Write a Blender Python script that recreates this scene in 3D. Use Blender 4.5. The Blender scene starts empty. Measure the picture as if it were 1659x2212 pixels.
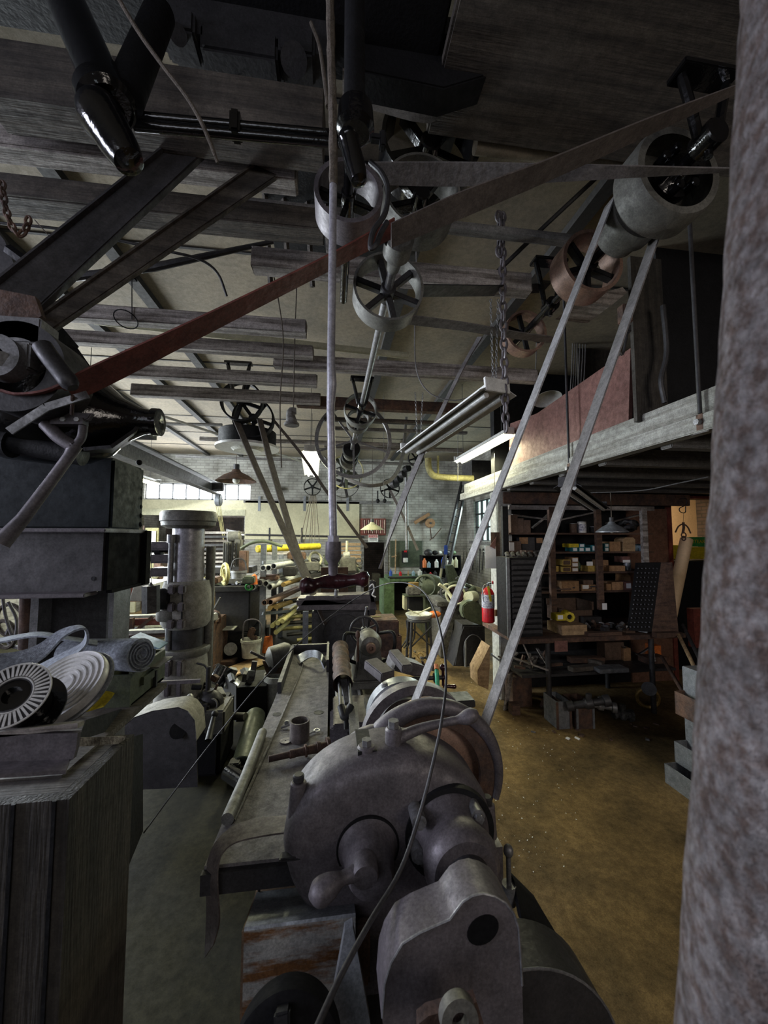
import bpy, bmesh, math, random
from mathutils import Vector as V, Matrix, Quaternion
PI=math.pi; R=math.radians
SC=bpy.context.scene; COL=SC.collection
# ---------------------------------------------------------------- camera
EYE=V((0,0,2.0)); FPX=831.0; YAW=R(7.75); PITCH=R(3.7)
cd=bpy.data.cameras.new('camera'); cam=bpy.data.objects.new('camera',cd); COL.objects.link(cam)
cam.location=EYE; cam.rotation_euler=(R(90)+PITCH,0,-YAW)
cd.sensor_fit='VERTICAL'; cd.sensor_height=36.0; cd.lens=FPX/2212*36.0
cd.clip_start=0.02; cd.dof.use_dof=True; cd.dof.focus_distance=3.0; cd.dof.aperture_fstop=6.0
SC.camera=cam
# ---------------------------------------------------------------- world, exposure, lights
w=bpy.data.worlds.new('world'); SC.world=w; w.use_nodes=True
w.node_tree.nodes['Background'].inputs[0].default_value=(.75,.85,1,1); w.node_tree.nodes['Background'].inputs[1].default_value=.05
SC.view_settings.view_transform='Standard'; SC.view_settings.look='None'; SC.view_settings.gamma=1; SC.view_settings.use_curve_mapping=False
SC.view_settings.exposure=0.55
SC.cycles.max_bounces=6; SC.cycles.diffuse_bounces=4; SC.cycles.glossy_bounces=3; SC.cycles.use_denoising=True
SC.cycles.caustics_reflective=False; SC.cycles.caustics_refractive=False; SC.cycles.sample_clamp_indirect=3
def area(name,loc,aim,sx,sy,power,col,spread=180):
    l=bpy.data.lights.new(name,'AREA'); l.shape='RECTANGLE'; l.size=sx; l.size_y=sy; l.energy=power; l.color=col; l.spread=R(spread)
    o=bpy.data.objects.new(name,l); COL.objects.link(o); o.location=loc
    o.rotation_euler=(V(aim)-V(loc)).to_track_quat('-Z','Z').to_euler(); return o
area('daylight_left_rear',(-6.0,6.2,2.2),(0,6.2,1.4),5.5,2.2,950,(.86,.94,1))
area('daylight_left_near',(-6.0,0.4,3.0),(0,1.2,2.15),3.6,1.4,42,(.80,.82,1),76)
area('daylight_behind',(-1.6,-2.3,3.0),(.2,2,1.3),3.0,1.3,8,(.92,.85,1))
area('fill_behind_right',(2.6,-2.3,2.6),(2.6,4,1.2),1.6,1.2,14,(1,.9,.8),110)  # added fill for the shelves, the wall has no window there
area('daylight_back_window',(-3.95,11.0,3.3),(-3.4,6,1.2),3.0,.45,150,(.92,.97,1))
area('daylight_right_rear',(4.0,9.6,2.3),(0,8,1.2),1.6,1.3,60,(.8,1,.97))
area('warm_room_lamp',(5.6,6.4,2.9),(5.6,7.4,1.8),1.2,.6,45,(1,.78,.5))
# ---------------------------------------------------------------- pixel -> place
_fw=V((math.sin(YAW)*math.cos(PITCH),math.cos(YAW)*math.cos(PITCH),math.sin(PITCH)))
_rt=V((math.cos(YAW),-math.sin(YAW),0)); _up=_rt.cross(_fw)
def ray(px,py): return _fw+_rt*((px-829.5)/FPX)+_up*((1106-py)/FPX)
def P(px,py,Y): d=ray(px,py); return EYE+d*(Y/d.y)
def G(px,py,z=0.): d=ray(px,py); return EYE+d*((z-2.0)/d.z)
def S(px,py,X): d=ray(px,py); return EYE+d*(X/d.x)
def m(n,Y): return n*Y/FPX
random.seed(5); rnd=random.uniform
# ---------------------------------------------------------------- materials
def _nt(name):
    mt=bpy.data.materials.new(name); mt.use_nodes=True; nt=mt.node_tree; return mt,nt,nt.nodes['Principled BSDF']
def C(name,rgb,rough=.6,metal=0.,var=.35,scale=9.,bump=.15,rgb2=None,detail=6,stretch=None,emit=0,spec=None,ramp=(.35,.7),grime=.3):
    mt,nt,b=_nt(name); N=nt.nodes; L=nt.links
    tc=N.new('ShaderNodeTexCoord'); mp=N.new('ShaderNodeMapping'); L.new(tc.outputs['Object'],mp.inputs[0])
    if stretch: mp.inputs['Scale'].default_value=stretch
    nz=N.new('ShaderNodeTexNoise'); nz.inputs['Scale'].default_value=scale; nz.inputs['Detail'].default_value=detail; nz.inputs['Roughness'].default_value=.65
    L.new(mp.outputs[0],nz.inputs['Vector'])
    cr=N.new('ShaderNodeValToRGB'); L.new(nz.outputs[0],cr.inputs[0])
    c2=rgb2 or tuple(c*(1-var) for c in rgb)
    cr.color_ramp.elements[0].position=ramp[0]; cr.color_ramp.elements[1].position=ramp[1]
    cr.color_ramp.elements[0].color=(*c2,1); cr.color_ramp.elements[1].color=(*rgb,1)
    fn=N.new('ShaderNodeTexNoise'); fn.inputs['Scale'].default_value=140; fn.inputs['Detail'].default_value=5; fn.inputs['Roughness'].default_value=.7; L.new(tc.outputs['Object'],fn.inputs['Vector'])
    bn=N.new('ShaderNodeTexNoise'); bn.inputs['Scale'].default_value=22; bn.inputs['Detail'].default_value=8; bn.inputs['Roughness'].default_value=.75; L.new(tc.outputs['Object'],bn.inputs['Vector'])
    r1=N.new('ShaderNodeMapRange'); r1.inputs['From Min'].default_value=.35; r1.inputs['From Max'].default_value=.65; r1.inputs['To Min'].default_value=1-grime; r1.inputs['To Max'].default_value=1+grime*.6; L.new(fn.outputs[0],r1.inputs[0])
    r2=N.new('ShaderNodeMapRange'); r2.inputs['From Min'].default_value=.35; r2.inputs['From Max'].default_value=.62; r2.inputs['To Min'].default_value=1-grime*1.3; r2.inputs['To Max'].default_value=1.08; L.new(bn.outputs[0],r2.inputs[0])
    ml=N.new('ShaderNodeMath'); ml.operation='MULTIPLY'; L.new(r1.outputs[0],ml.inputs[0]); L.new(r2.outputs[0],ml.inputs[1])
    mg=N.new('ShaderNodeVectorMath'); mg.operation='SCALE'; L.new(cr.outputs[0],mg.inputs[0]); L.new(ml.outputs[0],mg.inputs['Scale'])
    L.new(mg.outputs[0],b.inputs['Base Color'])
    rr_=N.new('ShaderNodeMapRange'); rr_.inputs['From Min'].default_value=.35; rr_.inputs['From Max'].default_value=.65; rr_.inputs['To Min'].default_value=min(1,rough+.15); rr_.inputs['To Max'].default_value=max(.05,rough-.08); L.new(bn.outputs[0],rr_.inputs[0]); L.new(rr_.outputs[0],b.inputs['Roughness'])
    b.inputs['Metallic'].default_value=metal
    if spec is not None: b.inputs['Specular IOR Level'].default_value=spec
    if bump:
        n2=N.new('ShaderNodeTexNoise'); n2.inputs['Scale'].default_value=scale*6; n2.inputs['Detail'].default_value=3; L.new(mp.outputs[0],n2.inputs['Vector'])
        bp=N.new('ShaderNodeBump'); bp.inputs['Strength'].default_value=bump; bp.inputs['Distance'].default_value=.01
        L.new(n2.outputs[0],bp.inputs['Height']); L.new(bp.outputs[0],b.inputs['Normal'])
    return mt
def E(name,rgb,s):
    mt,nt,b=_nt(name); b.inputs['Base Color'].default_value=(*rgb,1); b.inputs['Emission Color'].default_value=(*rgb,1); b.inputs['Emission Strength'].default_value=s; return mt
def brick(name,c1,c2,mortar,sc=1.):
    mt,nt,b=_nt(name); N=nt.nodes; L=nt.links
    tc=N.new('ShaderNodeTexCoord'); sp=N.new('ShaderNodeSeparateXYZ'); cb=N.new('ShaderNodeCombineXYZ'); L.new(tc.outputs['Object'],sp.inputs[0])
    ad=N.new('ShaderNodeMath'); ad.operation='ADD'; L.new(sp.outputs[0],ad.inputs[0]); L.new(sp.outputs[1],ad.inputs[1])
    L.new(ad.outputs[0],cb.inputs[0]); L.new(sp.outputs[2],cb.inputs[1])
    br=N.new('ShaderNodeTexBrick'); L.new(cb.outputs[0],br.inputs['Vector']); br.inputs['Scale'].default_value=1
    br.inputs['Brick Width'].default_value=.23*sc; br.inputs['Row Height'].default_value=.078*sc; br.inputs['Mortar Size'].default_value=.012
    br.inputs['Color1'].default_value=(*c1,1); br.inputs['Color2'].default_value=(*c2,1); br.inputs['Mortar'].default_value=(*mortar,1)
    nz=N.new('ShaderNodeTexNoise'); nz.inputs['Scale'].default_value=2.5; nz.inputs['Detail'].default_value=8; L.new(tc.outputs['Object'],nz.inputs['Vector'])
    cr=N.new('ShaderNodeValToRGB'); L.new(nz.outputs[0],cr.inputs[0]); cr.color_ramp.elements[0].position=.35; cr.color_ramp.elements[0].color=(.45,.44,.42,1); cr.color_ramp.elements[1].position=.65
    mx=N.new('ShaderNodeMixRGB'); mx.blend_type='MULTIPLY'; mx.inputs[0].default_value=1; L.new(br.outputs[0],mx.inputs[1]); L.new(cr.outputs[0],mx.inputs[2]); L.new(mx.outputs[0],b.inputs['Base Color'])
    bp=N.new('ShaderNodeBump'); bp.inputs['Strength'].default_value=.5; bp.inputs['Distance'].default_value=.01; bp.invert=True; L.new(br.outputs[1],bp.inputs['Height']); L.new(bp.outputs[0],b.inputs['Normal'])
    b.inputs['Roughness'].default_value=.8; return mt
def wood(name,a,b_,rough=.75,axis=0):
    st=[14.,14.,14.]; st[axis]=.9
    return C(name,a,rough,0,scale=1.6,bump=.4,rgb2=b_,stretch=tuple(st),detail=8,ramp=(.38,.62))
M=dict(
 iron=C('dusty_cast_iron',(.185,.165,.18),.5,.25,.35,6,.12),
 iron2=C('greenish_cast_iron',(.19,.185,.165),.55,.2,.4,7,.15),
 black=C('oily_black_iron',(.008,.008,.009),.08,.0,.3,10,.12,spec=.8),
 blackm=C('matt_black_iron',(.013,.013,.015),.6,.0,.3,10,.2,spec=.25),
 dark=C('dark_steel',(.06,.058,.062),.5,.3,.4,8,.15),
 rodst=C('lavender_grey_steel',(.42,.41,.45),.4,.3,.2,12,.05),
 dsheet=C('dusty_pale_sheet',(.34,.33,.30),.8,0,.3,7,.1),
 steel=C('dull_steel',(.3,.3,.31),.42,.5,.3,12,.1),
 bright=C('bright_steel',(.72,.73,.72),.35,.35,.25,15,.05),
 beam=C('sooty_beam_steel',(.10,.095,.10),.6,.2,.5,4,.15),
 galv=C('galvanised_sheet',(.33,.35,.38),.4,.5,.3,14,.05),
 rust=C('rusty_steel',(.17,.09,.055),.75,.1,.5,9,.3,rgb2=(.06,.04,.035)),
 rsheet=C('rust_stained_grey_sheet',(.50,.50,.48),.6,.1,0,3.5,.1,rgb2=(.26,.12,.045),ramp=(.44,.53),stretch=(.8,1,4)),
 brsheet=C('brown_rust_sheet',(.3,.2,.13),.65,.1,.3,8,.1),
 belt=C('grey_leather_belt',(.205,.19,.19),.75,0,.3,6,.35,stretch=(1,1,1)),
 beltw=C('worn_pale_belt',(.34,.33,.34),.7,0,.35,5,.5),
 belld=C('brown_leather_belt',(.15,.125,.115),.7,0,.3,6,.3),
 beltb=C('black_rubber_belt',(.025,.025,.028),.6,0,.3,6,.2),
 red=C('red_leather_belt',(.22,.055,.04),.6,0,.4,5,.25),
 redbig=C('red_brown_board',(.26,.12,.10),.7,0,.3,3,.05),
 wood=wood('weathered_whitewashed_timber',(.46,.42,.39),(.12,.10,.085)),
 woodd=wood('dark_old_timber',(.13,.11,.09),(.05,.042,.036)),
 woodb=wood('brown_shelf_wood',(.15,.085,.055),(.07,.04,.03)),
 woodl=wood('light_pine',(.48,.33,.18),(.33,.21,.11)),
 woodv=wood('upright_whitewashed_timber',(.50,.50,.46),(.33,.33,.30),axis=2),
 woody=wood('painted_beam_timber',(.45,.45,.41),(.24,.23,.20),axis=1),
 woodgrey=wood('grey_upright_planks',(.055,.047,.038),(.022,.019,.016),axis=2),
 joist=wood('grey_joists',(.24,.235,.225),(.12,.11,.10)),
 ceil=C('stained_ceiling_board',(.32,.265,.185),.85,0,.35,1.3,.05,grime=.18,rgb2=(.19,.165,.125)),
 floor=C('worn_yellow_painted_floor',(.27,.18,.08),.7,0,.4,2.2,.12,rgb2=(.10,.07,.035),detail=10,spec=.15),
 seam=C('ceiling_seam_board',(.035,.032,.03),.8,0,.2,8,0),
 plaster=C('cream_plaster',(.60,.56,.38),.8,0,.2,2.5,.05,grime=.1),
 cream=C('cream_painted_beam',(.6,.58,.40),.75,0,.3,5,.1,grime=.15),
 green=C('green_workbench_paint',(.16,.26,.13),.6,0,.5,8,.15),
 greeno=C('olive_green_paint',(.10,.12,.065),.6,0,.4,8,.1),
 greenm=C('green_machine_enamel',(.10,.12,.08),.45,.1,.4,8,.15),
 greend=C('dark_green_enamel',(.010,.017,.020),.6,.0,.4,5,.1,spec=.2),
 greenc=C('teal_green_plastic',(.0,.42,.24),.45,0,.1,8,0),
 greenb=C('bright_green_print',(.05,.35,.08),.6,0,.15,8,0),
 yellow=C('yellow_plastic',(.75,.58,.03),.5,0,.25,8,.1),
 yellowp=C('yellow_pipe_paint',(.52,.47,.20),.55,0,.35,9,.1),
 orange=C('orange_paint',(.8,.2,.04),.5,0,.2,8,0),
 redp=C('red_enamel',(.62,.02,.03),.3,0,.15,8,0),
 reds=C('red_metal_frame',(.28,.07,.05),.55,0,.4,8,.1),
 blue=C('blue_plastic',(.03,.09,.45),.5,0,.2,8,0),
 bluel=C('pale_blue_plastic',(.35,.5,.62),.4,0,.2,8,0),
 teal=C('teal_carton',(.02,.22,.26),.6,0,.2,8,0),
 white=C('white_enamel',(.72,.72,.70),.4,0,.15,8,.02,grime=.15),
 whited=C('dirty_white_plastic',(.6,.6,.55),.5,0,.25,8,.05),
 paper=C('white_paper',(.8,.8,.8),.8,0,.05,8,0,grime=.05),
 paperb=C('printed_label_paper',(.62,.62,.66),.8,0,.2,60,0,rgb2=(.2,.2,.3),ramp=(.4,.5),detail=2),
 card=C('brown_cardboard',(.42,.24,.12),.8,0,.25,7,.05),
 cardd=C('dark_cardboard',(.16,.10,.07),.8,0,.3,7,.05),
 cardy=C('yellow_carton',(.62,.42,.1),.7,0,.2,7,.05),
 felt=C('grey_blue_felt',(.42,.46,.53),.95,0,.4,90,.5,detail=3),
 glassl=E('bright_window_glass',(.93,.98,1),9),
 glassr=E('pale_teal_window_glass',(.62,.86,.84),1.1),
 glassd=E('daylit_window_glass',(.85,.93,1),.45),
 tube=E('fluorescent_tube',(1,1,.72),14),
 tubeoff=C('unlit_fluorescent_tube',(.6,.6,.58),.3,0,.1,8,0),
 lampin=C('white_lamp_inside',(.8,.8,.72),.5,0,.1,8,0),
 brass=C('brass_stock',(.55,.36,.12),.4,.6,.35,10,.05),
 copper=C('copper_brown_rim',(.36,.225,.17),.34,.3,.3,8,.08),
 rope=C('hairy_rope',(.17,.14,.11),.9,0,.4,60,.6),
 peach=C('peach_plaster',(.78,.55,.33),.85,0,.1,2,0,grime=.05),
 brownb=C('brown_hardboard',(.22,.11,.07),.75,0,.25,5,0),
 web=C('rusty_mottled_steel',(.38,.35,.355),.9,0,.4,85,1.0,rgb2=(.17,.12,.105),detail=3,ramp=(.38,.62),grime=.35),
 maroon=C('maroon_enamel',(.055,.018,.022),.14,.1,.35,10,.1),
 rubber=C('black_rubber',(.009,.009,.010),.8,0,.2,8,.05,spec=.12),
 cable=C('grey_cable',(.2,.19,.19),.5,0,.2,8,0),
 rdust=C('rust_dust',(.2,.12,.07),.9,0,.4,30,.2),
 clutter=C('scrap_metal_clutter',(.25,.24,.22),.6,.3,0,25,.3,rgb2=(.05,.045,.04)),
)
M['brickw']=brick('whitewashed_brick',(.50,.49,.44),(.40,.39,.35),(.33,.32,.29))
M['brickd']=brick('dark_brick',(.16,.12,.10),(.11,.085,.075),(.08,.07,.065))
# ---------------------------------------------------------------- mesh builder
def frame(d):
    d=V(d).normalized(); a=V((0,0,1)) if abs(d.z)<.9 else V((1,0,0)); u=d.cross(a).normalized(); return u,d.cross(u).normalized(),d
def rs(r,K):
    if not isinstance(r,(list,tuple)): return [r]*K
    n=len(r)-1; o=[]
    for i in range(K): f=i*n/max(1,K-1); j=min(int(f),n-1); o.append(r[j]+(r[j+1]-r[j])*(f-j))
    return o
class B:
    def __init__(s): s.bm=bmesh.new()
    def _f(s,vs):
        try: return s.bm.faces.new(vs)
        except ValueError: return None
    def box(s,c,sz,rot=None,bev=0):
        mx=Matrix.Translation(V(c))@(rot if rot is not None else Matrix())@Matrix.Diagonal((*sz,1))
        r=bmesh.ops.create_cube(s.bm,size=1,matrix=mx)
        if bev: bmesh.ops.bevel(s.bm,geom=list({e for v in r['verts'] for e in v.link_edges}),offset=bev,segments=2,affect='EDGES')
        return s
    def mm(s,a,b,bev=0):
        a=V(a);b=V(b); return s.box((a+b)/2,[abs(x) for x in (b-a)],bev=bev)
    def bar(s,a,b,wd,ht,up=(0,0,1),bev=0):
        a=V(a);b=V(b);d=(b-a); L=d.length; d.normalize(); u=V(up); x=d.cross(u)
        if x.length<1e-4: x=d.cross(V((0,1,0)))
        x.normalize(); z=x.cross(d); rm=Matrix((x,d,z)).transposed().to_4x4()
        return s.box((a+b)/2,(wd,L,ht),rm,bev)
    def lathe(s,o,d,prof,n=28,closed=False,arc=None,ph=0):
        u,v,d=frame(d); o=V(o); rings=[]
        na=n if arc is None else n+1
        for t,r in prof:
            if r<1e-6: rings.append([s.bm.verts.new(o+d*t)]); continue
            rings.append([s.bm.verts.new(o+d*t+(u*math.cos(a)+v*math.sin(a))*r) for a in [(ph+(2*PI if arc is None else arc)*k/n) for k in range(na)]])
        prs=list(zip(rings,rings[1:]))+([(rings[-1],rings[0])] if closed else [])
        for A,Bq in prs:
            for k in range(n):
                k2=(k+1)%n if arc is None else k+1
                if len(A)==1 and len(Bq)==1: continue
                if len(A)==1: s._f([A[0],Bq[k],Bq[k2]])
                elif len(Bq)==1: s._f([A[k],Bq[0],A[k2]])
                else: s._f([A[k],Bq[k],Bq[k2],A[k2]])
        if arc is not None and closed:
            s._f([r[0] for r in rings]); s._f([r[-1] for r in rings])
        return s
    def cyl(s,a,b,r,r2=None,n=20,bev=0):
        a=V(a);b=V(b);L=(b-a).length; r2=r if r2 is None else r2
        if bev: pr=[(0,0),(0,r-bev),(bev,r),(L-bev,r2),(L,r2-bev),(L,0)]
        else: pr=[(0,0),(0,r),(L,r2),(L,0)]
        return s.lathe(a,b-a,pr,n)
    def pipe(s,a,b,ro,ri,n=20):
        a=V(a);b=V(b);L=(b-a).length; return s.lathe(a,b-a,[(0,ri),(0,ro),(L,ro),(L,ri)],n,True)
    def ring(s,c,d,ri,ro,wd,n=36,arc=None,ph=0):
        h=wd/2; return s.lathe(V(c),d,[(-h,ri),(-h,ro),(h,ro),(h,ri)],n,True,arc,ph)
    def tor(s,c,d,Rr,r,n=36,k=8,arc=None,ph=0):
        return s.lathe(V(c),d,[(r*math.sin(2*PI*j/k),Rr+r*math.cos(2*PI*j/k)) for j in range(k)],n,True,arc,ph)
    def tube(s,pts,r,n=8,closed=False,flat=1.):
        pts=[V(p) for p in pts]; K=len(pts); rr=rs(r,K)
        u=None; rings=[]
        for i,p in enumerate(pts):
            if closed: d=pts[(i+1)%K]-pts[i-1]
            else: d=pts[min(i+1,K-1)]-pts[max(i-1,0)]
            d.normalize()
            if u is None: u,v,_=frame(d)
            else: u=(u-d*u.dot(d)).normalized(); v=d.cross(u)
            rings.append([s.bm.verts.new(p+(u*math.cos(2*PI*k/n)+v*math.sin(2*PI*k/n)*flat)*rr[i]) for k in range(n)])
        for A,Bq in list(zip(rings,rings[1:]))+([(rings[-1],rings[0])] if closed else []):
            for k in range(n): s._f([A[k],A[(k+1)%n],Bq[(k+1)%n],Bq[k]])
        if not closed: s._f(rings[0][::-1]); s._f(rings[-1])
        return s
    def ribbon(s,A,Bq,th=.006):
        A=[V(p) for p in A];Bq=[V(p) for p in Bq];K=len(A);rows=[]
        for i in range(K):
            d=(A[min(i+1,K-1)]-A[max(i-1,0)]); wv=Bq[i]-A[i]; nn=d.cross(wv).normalized()*th/2
            rows.append([s.bm.verts.new(q) for q in (A[i]+nn,Bq[i]+nn,Bq[i]-nn,A[i]-nn)])
        for a,b in zip(rows,rows[1:]):
            for k in range(4): s._f([a[k],a[(k+1)%4],b[(k+1)%4],b[k]])
        s._f(rows[0][::-1]); s._f(rows[-1]); return s
    def prism(s,pts,ext,bev=0):
        e=V(ext); a=[s.bm.verts.new(V(p)) for p in pts]; b=[s.bm.verts.new(V(p)+e) for p in pts]
        n=len(a); fs=[s._f(a),s._f(b[::-1])]
        for k in range(n): s._f([a[k],b[k],b[(k+1)%n],a[(k+1)%n]])
        if bev:
            es=list({e for f in fs if f for e in f.edges}); bmesh.ops.bevel(s.bm,geom=es,offset=bev,segments=2,affect='EDGES')
        return s
    def sph(s,c,r,sc=(1,1,1),n=16):
        bmesh.ops.create_uvsphere(s.bm,u_segments=n,v_segments=n//2+2,radius=r,matrix=Matrix.Translation(V(c))@Matrix.Diagonal((*sc,1))); return s
    def hexn(s,a,b,r): return s.cyl(a,b,r,n=6)
    def jit(s,amp):
        for v in s.bm.verts: v.co+=V((rnd(-amp,amp),rnd(-amp,amp),rnd(-amp,amp)))
        return s
def smooth(pts,k=6):
    pts=[V(p) for p in pts]; out=[]; q=[pts[0]*2-pts[1]]+pts+[pts[-1]*2-pts[-2]]
    for i in range(1,len(q)-2):
        a,b,c,d=q[i-1:i+3]
        for j in range(k):
            t=j/k; out.append(.5*((2*b)+(c-a)*t+(2*a-5*b+4*c-d)*t*t+(3*b-a-3*c+d)*t**3))
    out.append(pts[-1]); return out
WL={}
def T(name,label,cat,loc,group=None):
    o=bpy.data.objects.new(name,None); COL.objects.link(o); o.location=V(loc); o.empty_display_size=.1
    o['label']=label; o['category']=cat
    if group: o['group']=group
    WL[o.name]=V(loc); return o
def O(name,b,mt,par=None,L=None,C=None,g=None,kind=None,angle=38):
    bm=b.bm; bmesh.ops.recalc_face_normals(bm,faces=bm.faces)
    ca=math.radians(angle)
    for f in bm.faces: f.smooth=True
    for e in bm.edges: e.smooth=not(len(e.link_faces)!=2 or e.calc_face_angle(0)>ca)
    if par is None:
        xs=[v.co for v in bm.verts]; org=V(((min(c.x for c in xs)+max(c.x for c in xs))/2,(min(c.y for c in xs)+max(c.y for c in xs))/2,min(c.z for c in xs)))
    else: org=WL[par.name]
    for v in bm.verts: v.co-=org
    me=bpy.data.meshes.new(name); bm.to_mesh(me); bm.free(); me.materials.append(M[mt])
    o=bpy.data.objects.new(name,me); COL.objects.link(o)
    if par is None: o.location=org
    else: o.parent=par
    WL[o.name]=org.copy()
    if L: o['label']=L
    if C: o['category']=C
    if g: o['group']=g
    if kind: o['kind']=kind
    return o
def ST(name,b,mt,par=None): return O(name,b,mt,par,kind=None if par else 'structure')
def dup(root,d,label=None,rz=0,sc=None,cat=None,mats=None):
    r=root.copy(); COL.objects.link(r); r.location=root.location+V(d); r.rotation_euler.z+=rz
    if sc: r.scale=(sc,sc,sc) if not isinstance(sc,tuple) else sc
    if label: r['label']=label
    for c in list(root.children):
        k=c.copy(); COL.objects.link(k); k.parent=r
        for g in list(c.children):
            q=g.copy(); COL.objects.link(q); q.parent=k
    return r
def text(name,s,size,loc,rot,mt,par,depth=.001):
    cu=bpy.data.curves.new('t','FONT'); cu.body=s; cu.size=size; cu.extrude=depth; cu.align_x='CENTER'; cu.align_y='CENTER'
    t=bpy.data.objects.new('t',cu); COL.objects.link(t); bpy.context.view_layer.update()
    me=bpy.data.meshes.new_from_object(t); bpy.data.objects.remove(t); me.materials.clear(); me.materials.append(M[mt])
    o=bpy.data.objects.new(name,me); COL.objects.link(o); o.parent=par; o.location=V(loc)-WL[par.name]; o.rotation_euler=rot; return o

def shade_floor():  # paints shade into the floor colour on the left side, edge broken by noise
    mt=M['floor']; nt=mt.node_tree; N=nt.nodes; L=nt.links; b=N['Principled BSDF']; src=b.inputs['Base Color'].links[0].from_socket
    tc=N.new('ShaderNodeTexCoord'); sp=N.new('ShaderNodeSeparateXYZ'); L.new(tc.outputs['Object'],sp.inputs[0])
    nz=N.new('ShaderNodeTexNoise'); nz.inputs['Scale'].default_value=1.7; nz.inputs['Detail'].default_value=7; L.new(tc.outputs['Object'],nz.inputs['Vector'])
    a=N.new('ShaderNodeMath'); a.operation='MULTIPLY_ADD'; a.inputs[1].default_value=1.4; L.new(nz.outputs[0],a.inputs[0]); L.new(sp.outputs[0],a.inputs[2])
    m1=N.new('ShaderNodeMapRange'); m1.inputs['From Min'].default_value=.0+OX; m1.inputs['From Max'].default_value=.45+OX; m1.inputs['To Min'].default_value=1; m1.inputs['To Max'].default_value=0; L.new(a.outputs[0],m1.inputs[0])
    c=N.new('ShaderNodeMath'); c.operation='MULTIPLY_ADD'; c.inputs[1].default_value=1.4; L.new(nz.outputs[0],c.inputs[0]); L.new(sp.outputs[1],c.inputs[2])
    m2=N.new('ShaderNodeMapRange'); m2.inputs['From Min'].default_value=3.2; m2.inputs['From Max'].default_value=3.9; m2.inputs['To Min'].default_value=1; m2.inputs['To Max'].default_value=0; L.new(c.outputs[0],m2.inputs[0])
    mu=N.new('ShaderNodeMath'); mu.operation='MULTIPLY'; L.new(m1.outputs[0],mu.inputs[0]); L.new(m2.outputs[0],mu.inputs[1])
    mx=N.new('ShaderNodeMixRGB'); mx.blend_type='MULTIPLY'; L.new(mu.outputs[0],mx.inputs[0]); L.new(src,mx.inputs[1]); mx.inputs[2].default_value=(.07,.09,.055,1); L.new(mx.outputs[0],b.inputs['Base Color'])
OX=.35; shade_floor()
# ================================================================ THE ROOM
YB=11.2
def wx(px,Y=YB,py=1160): return P(px,py,Y).x
def wz(py,Y=YB,px=717): return P(px,py,Y).z
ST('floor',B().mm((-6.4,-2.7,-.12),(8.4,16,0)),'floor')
ST('ceiling',B().mm((-6.4,-2.7,4.3),(8.4,16,4.42)),'ceil')
xo0,xo1=wx(300),wx(527); zo=P(400,1112,YB).z
xw0,xw1=P(312,1060,YB).x,P(541,1060,YB).x; zw0=P(430,1079,YB).z; zw1=P(430,1044,YB).z
xd0,xd1=wx(786),wx(832); zd=wz(1172)
b=B(); b.mm((-6.4,YB,0),(xo0,YB+.25,4.3)); b.mm((xo0,YB,zo),(xw0,YB+.25,4.3)); b.mm((xw0,YB,zo),(xw1,YB+.25,zw0)); b.mm((xw0,YB,zw1),(xw1,YB+.25,4.3))
b.mm((xw1,YB,zo),(xo1,YB+.25,4.3)) if xw1<xo1 else None
b.mm((max(xo1,xw1),YB,0),(xd0,YB+.25,4.3)); b.mm((xo1,YB,0),(max(xw1,xo1),YB+.25,zw0)); b.mm((xd0,YB,zd),(xd1,YB+.25,4.3)); b.mm((xd1,YB,0),(4.4,YB+.25,4.3))
ST('wall_back',b,'brickw')
# window strip in the back wall
w=ST('window_1',B().mm((xw0,YB+.16,zw0),(xw1,YB+.18,zw1)),'glassl')
fb=B()
for k in range(9): x=xw0+(xw1-xw0)*k/8; fb.mm((x-.02,YB+.08,zw0),(x+.02,YB+.15,zw1))
fb.mm((xw0,YB+.08,zw0-.02),(xw1,YB+.15,zw0+.03)); fb.mm((xw0,YB+.08,zw1-.03),(xw1,YB+.15,zw1+.02)); ST('window_frame',fb,'steel',w)
ST('trim_4',B().mm((xo0,YB-.03,zo+.15),(xw1,YB-.002,zw0-.02)),'plaster')
# rooms behind the openings
ST('wall_behind_opening',B().mm((-6.4,15.4,0),(3.0,15.6,4.3)),'brickd')
ST('trim_1',B().mm((xo0-.1,YB-.06,zo-.02),(xo1+.05,YB-.001,zo+.16),.01),'cream')
ST('trim_2',B().mm((xo0-.16,YB-.06,0),(xo0+.0,YB-.001,zo),.01),'cream')
ST('trim_3',B().mm((P(527,1070,YB).x,YB-.05,P(600,1087,YB).z),(P(845,1070,YB).x,YB-.001,P(600,1080,YB).z)),'joist')
# left wall with its daylight windows
b=B(); b.mm((-6.4,-2.7,0),(-6.15,16,1.1)); b.mm((-6.4,-2.7,3.4),(-6.15,16,4.3))
for y0,y1 in ((-2.7,-1.6),(2.4,3.4),(9.0,16)): b.mm((-6.4,y0,1.1),(-6.15,y1,3.4))
ST('wall_left',b,'brickw')
for i,(y0,y1) in enumerate(((-1.6,2.4),(3.4,9.0))):
    w=ST('window_%d'%(i+2),B().mm((-6.34,y0,1.1),(-6.32,y1,3.4)),'glassd')
    fb=B(); n=int((y1-y0)/.5)
    for k in range(n+1): y=y0+(y1-y0)*k/n; fb.mm((-6.3,y-.02,1.1),(-6.25,y+.02,3.4))
    for z in (1.12,1.9,2.65,3.38): fb.mm((-6.3,y0,z-.02),(-6.25,y1,z+.02))
    ST('window_frame',fb,'dark',w)
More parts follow.
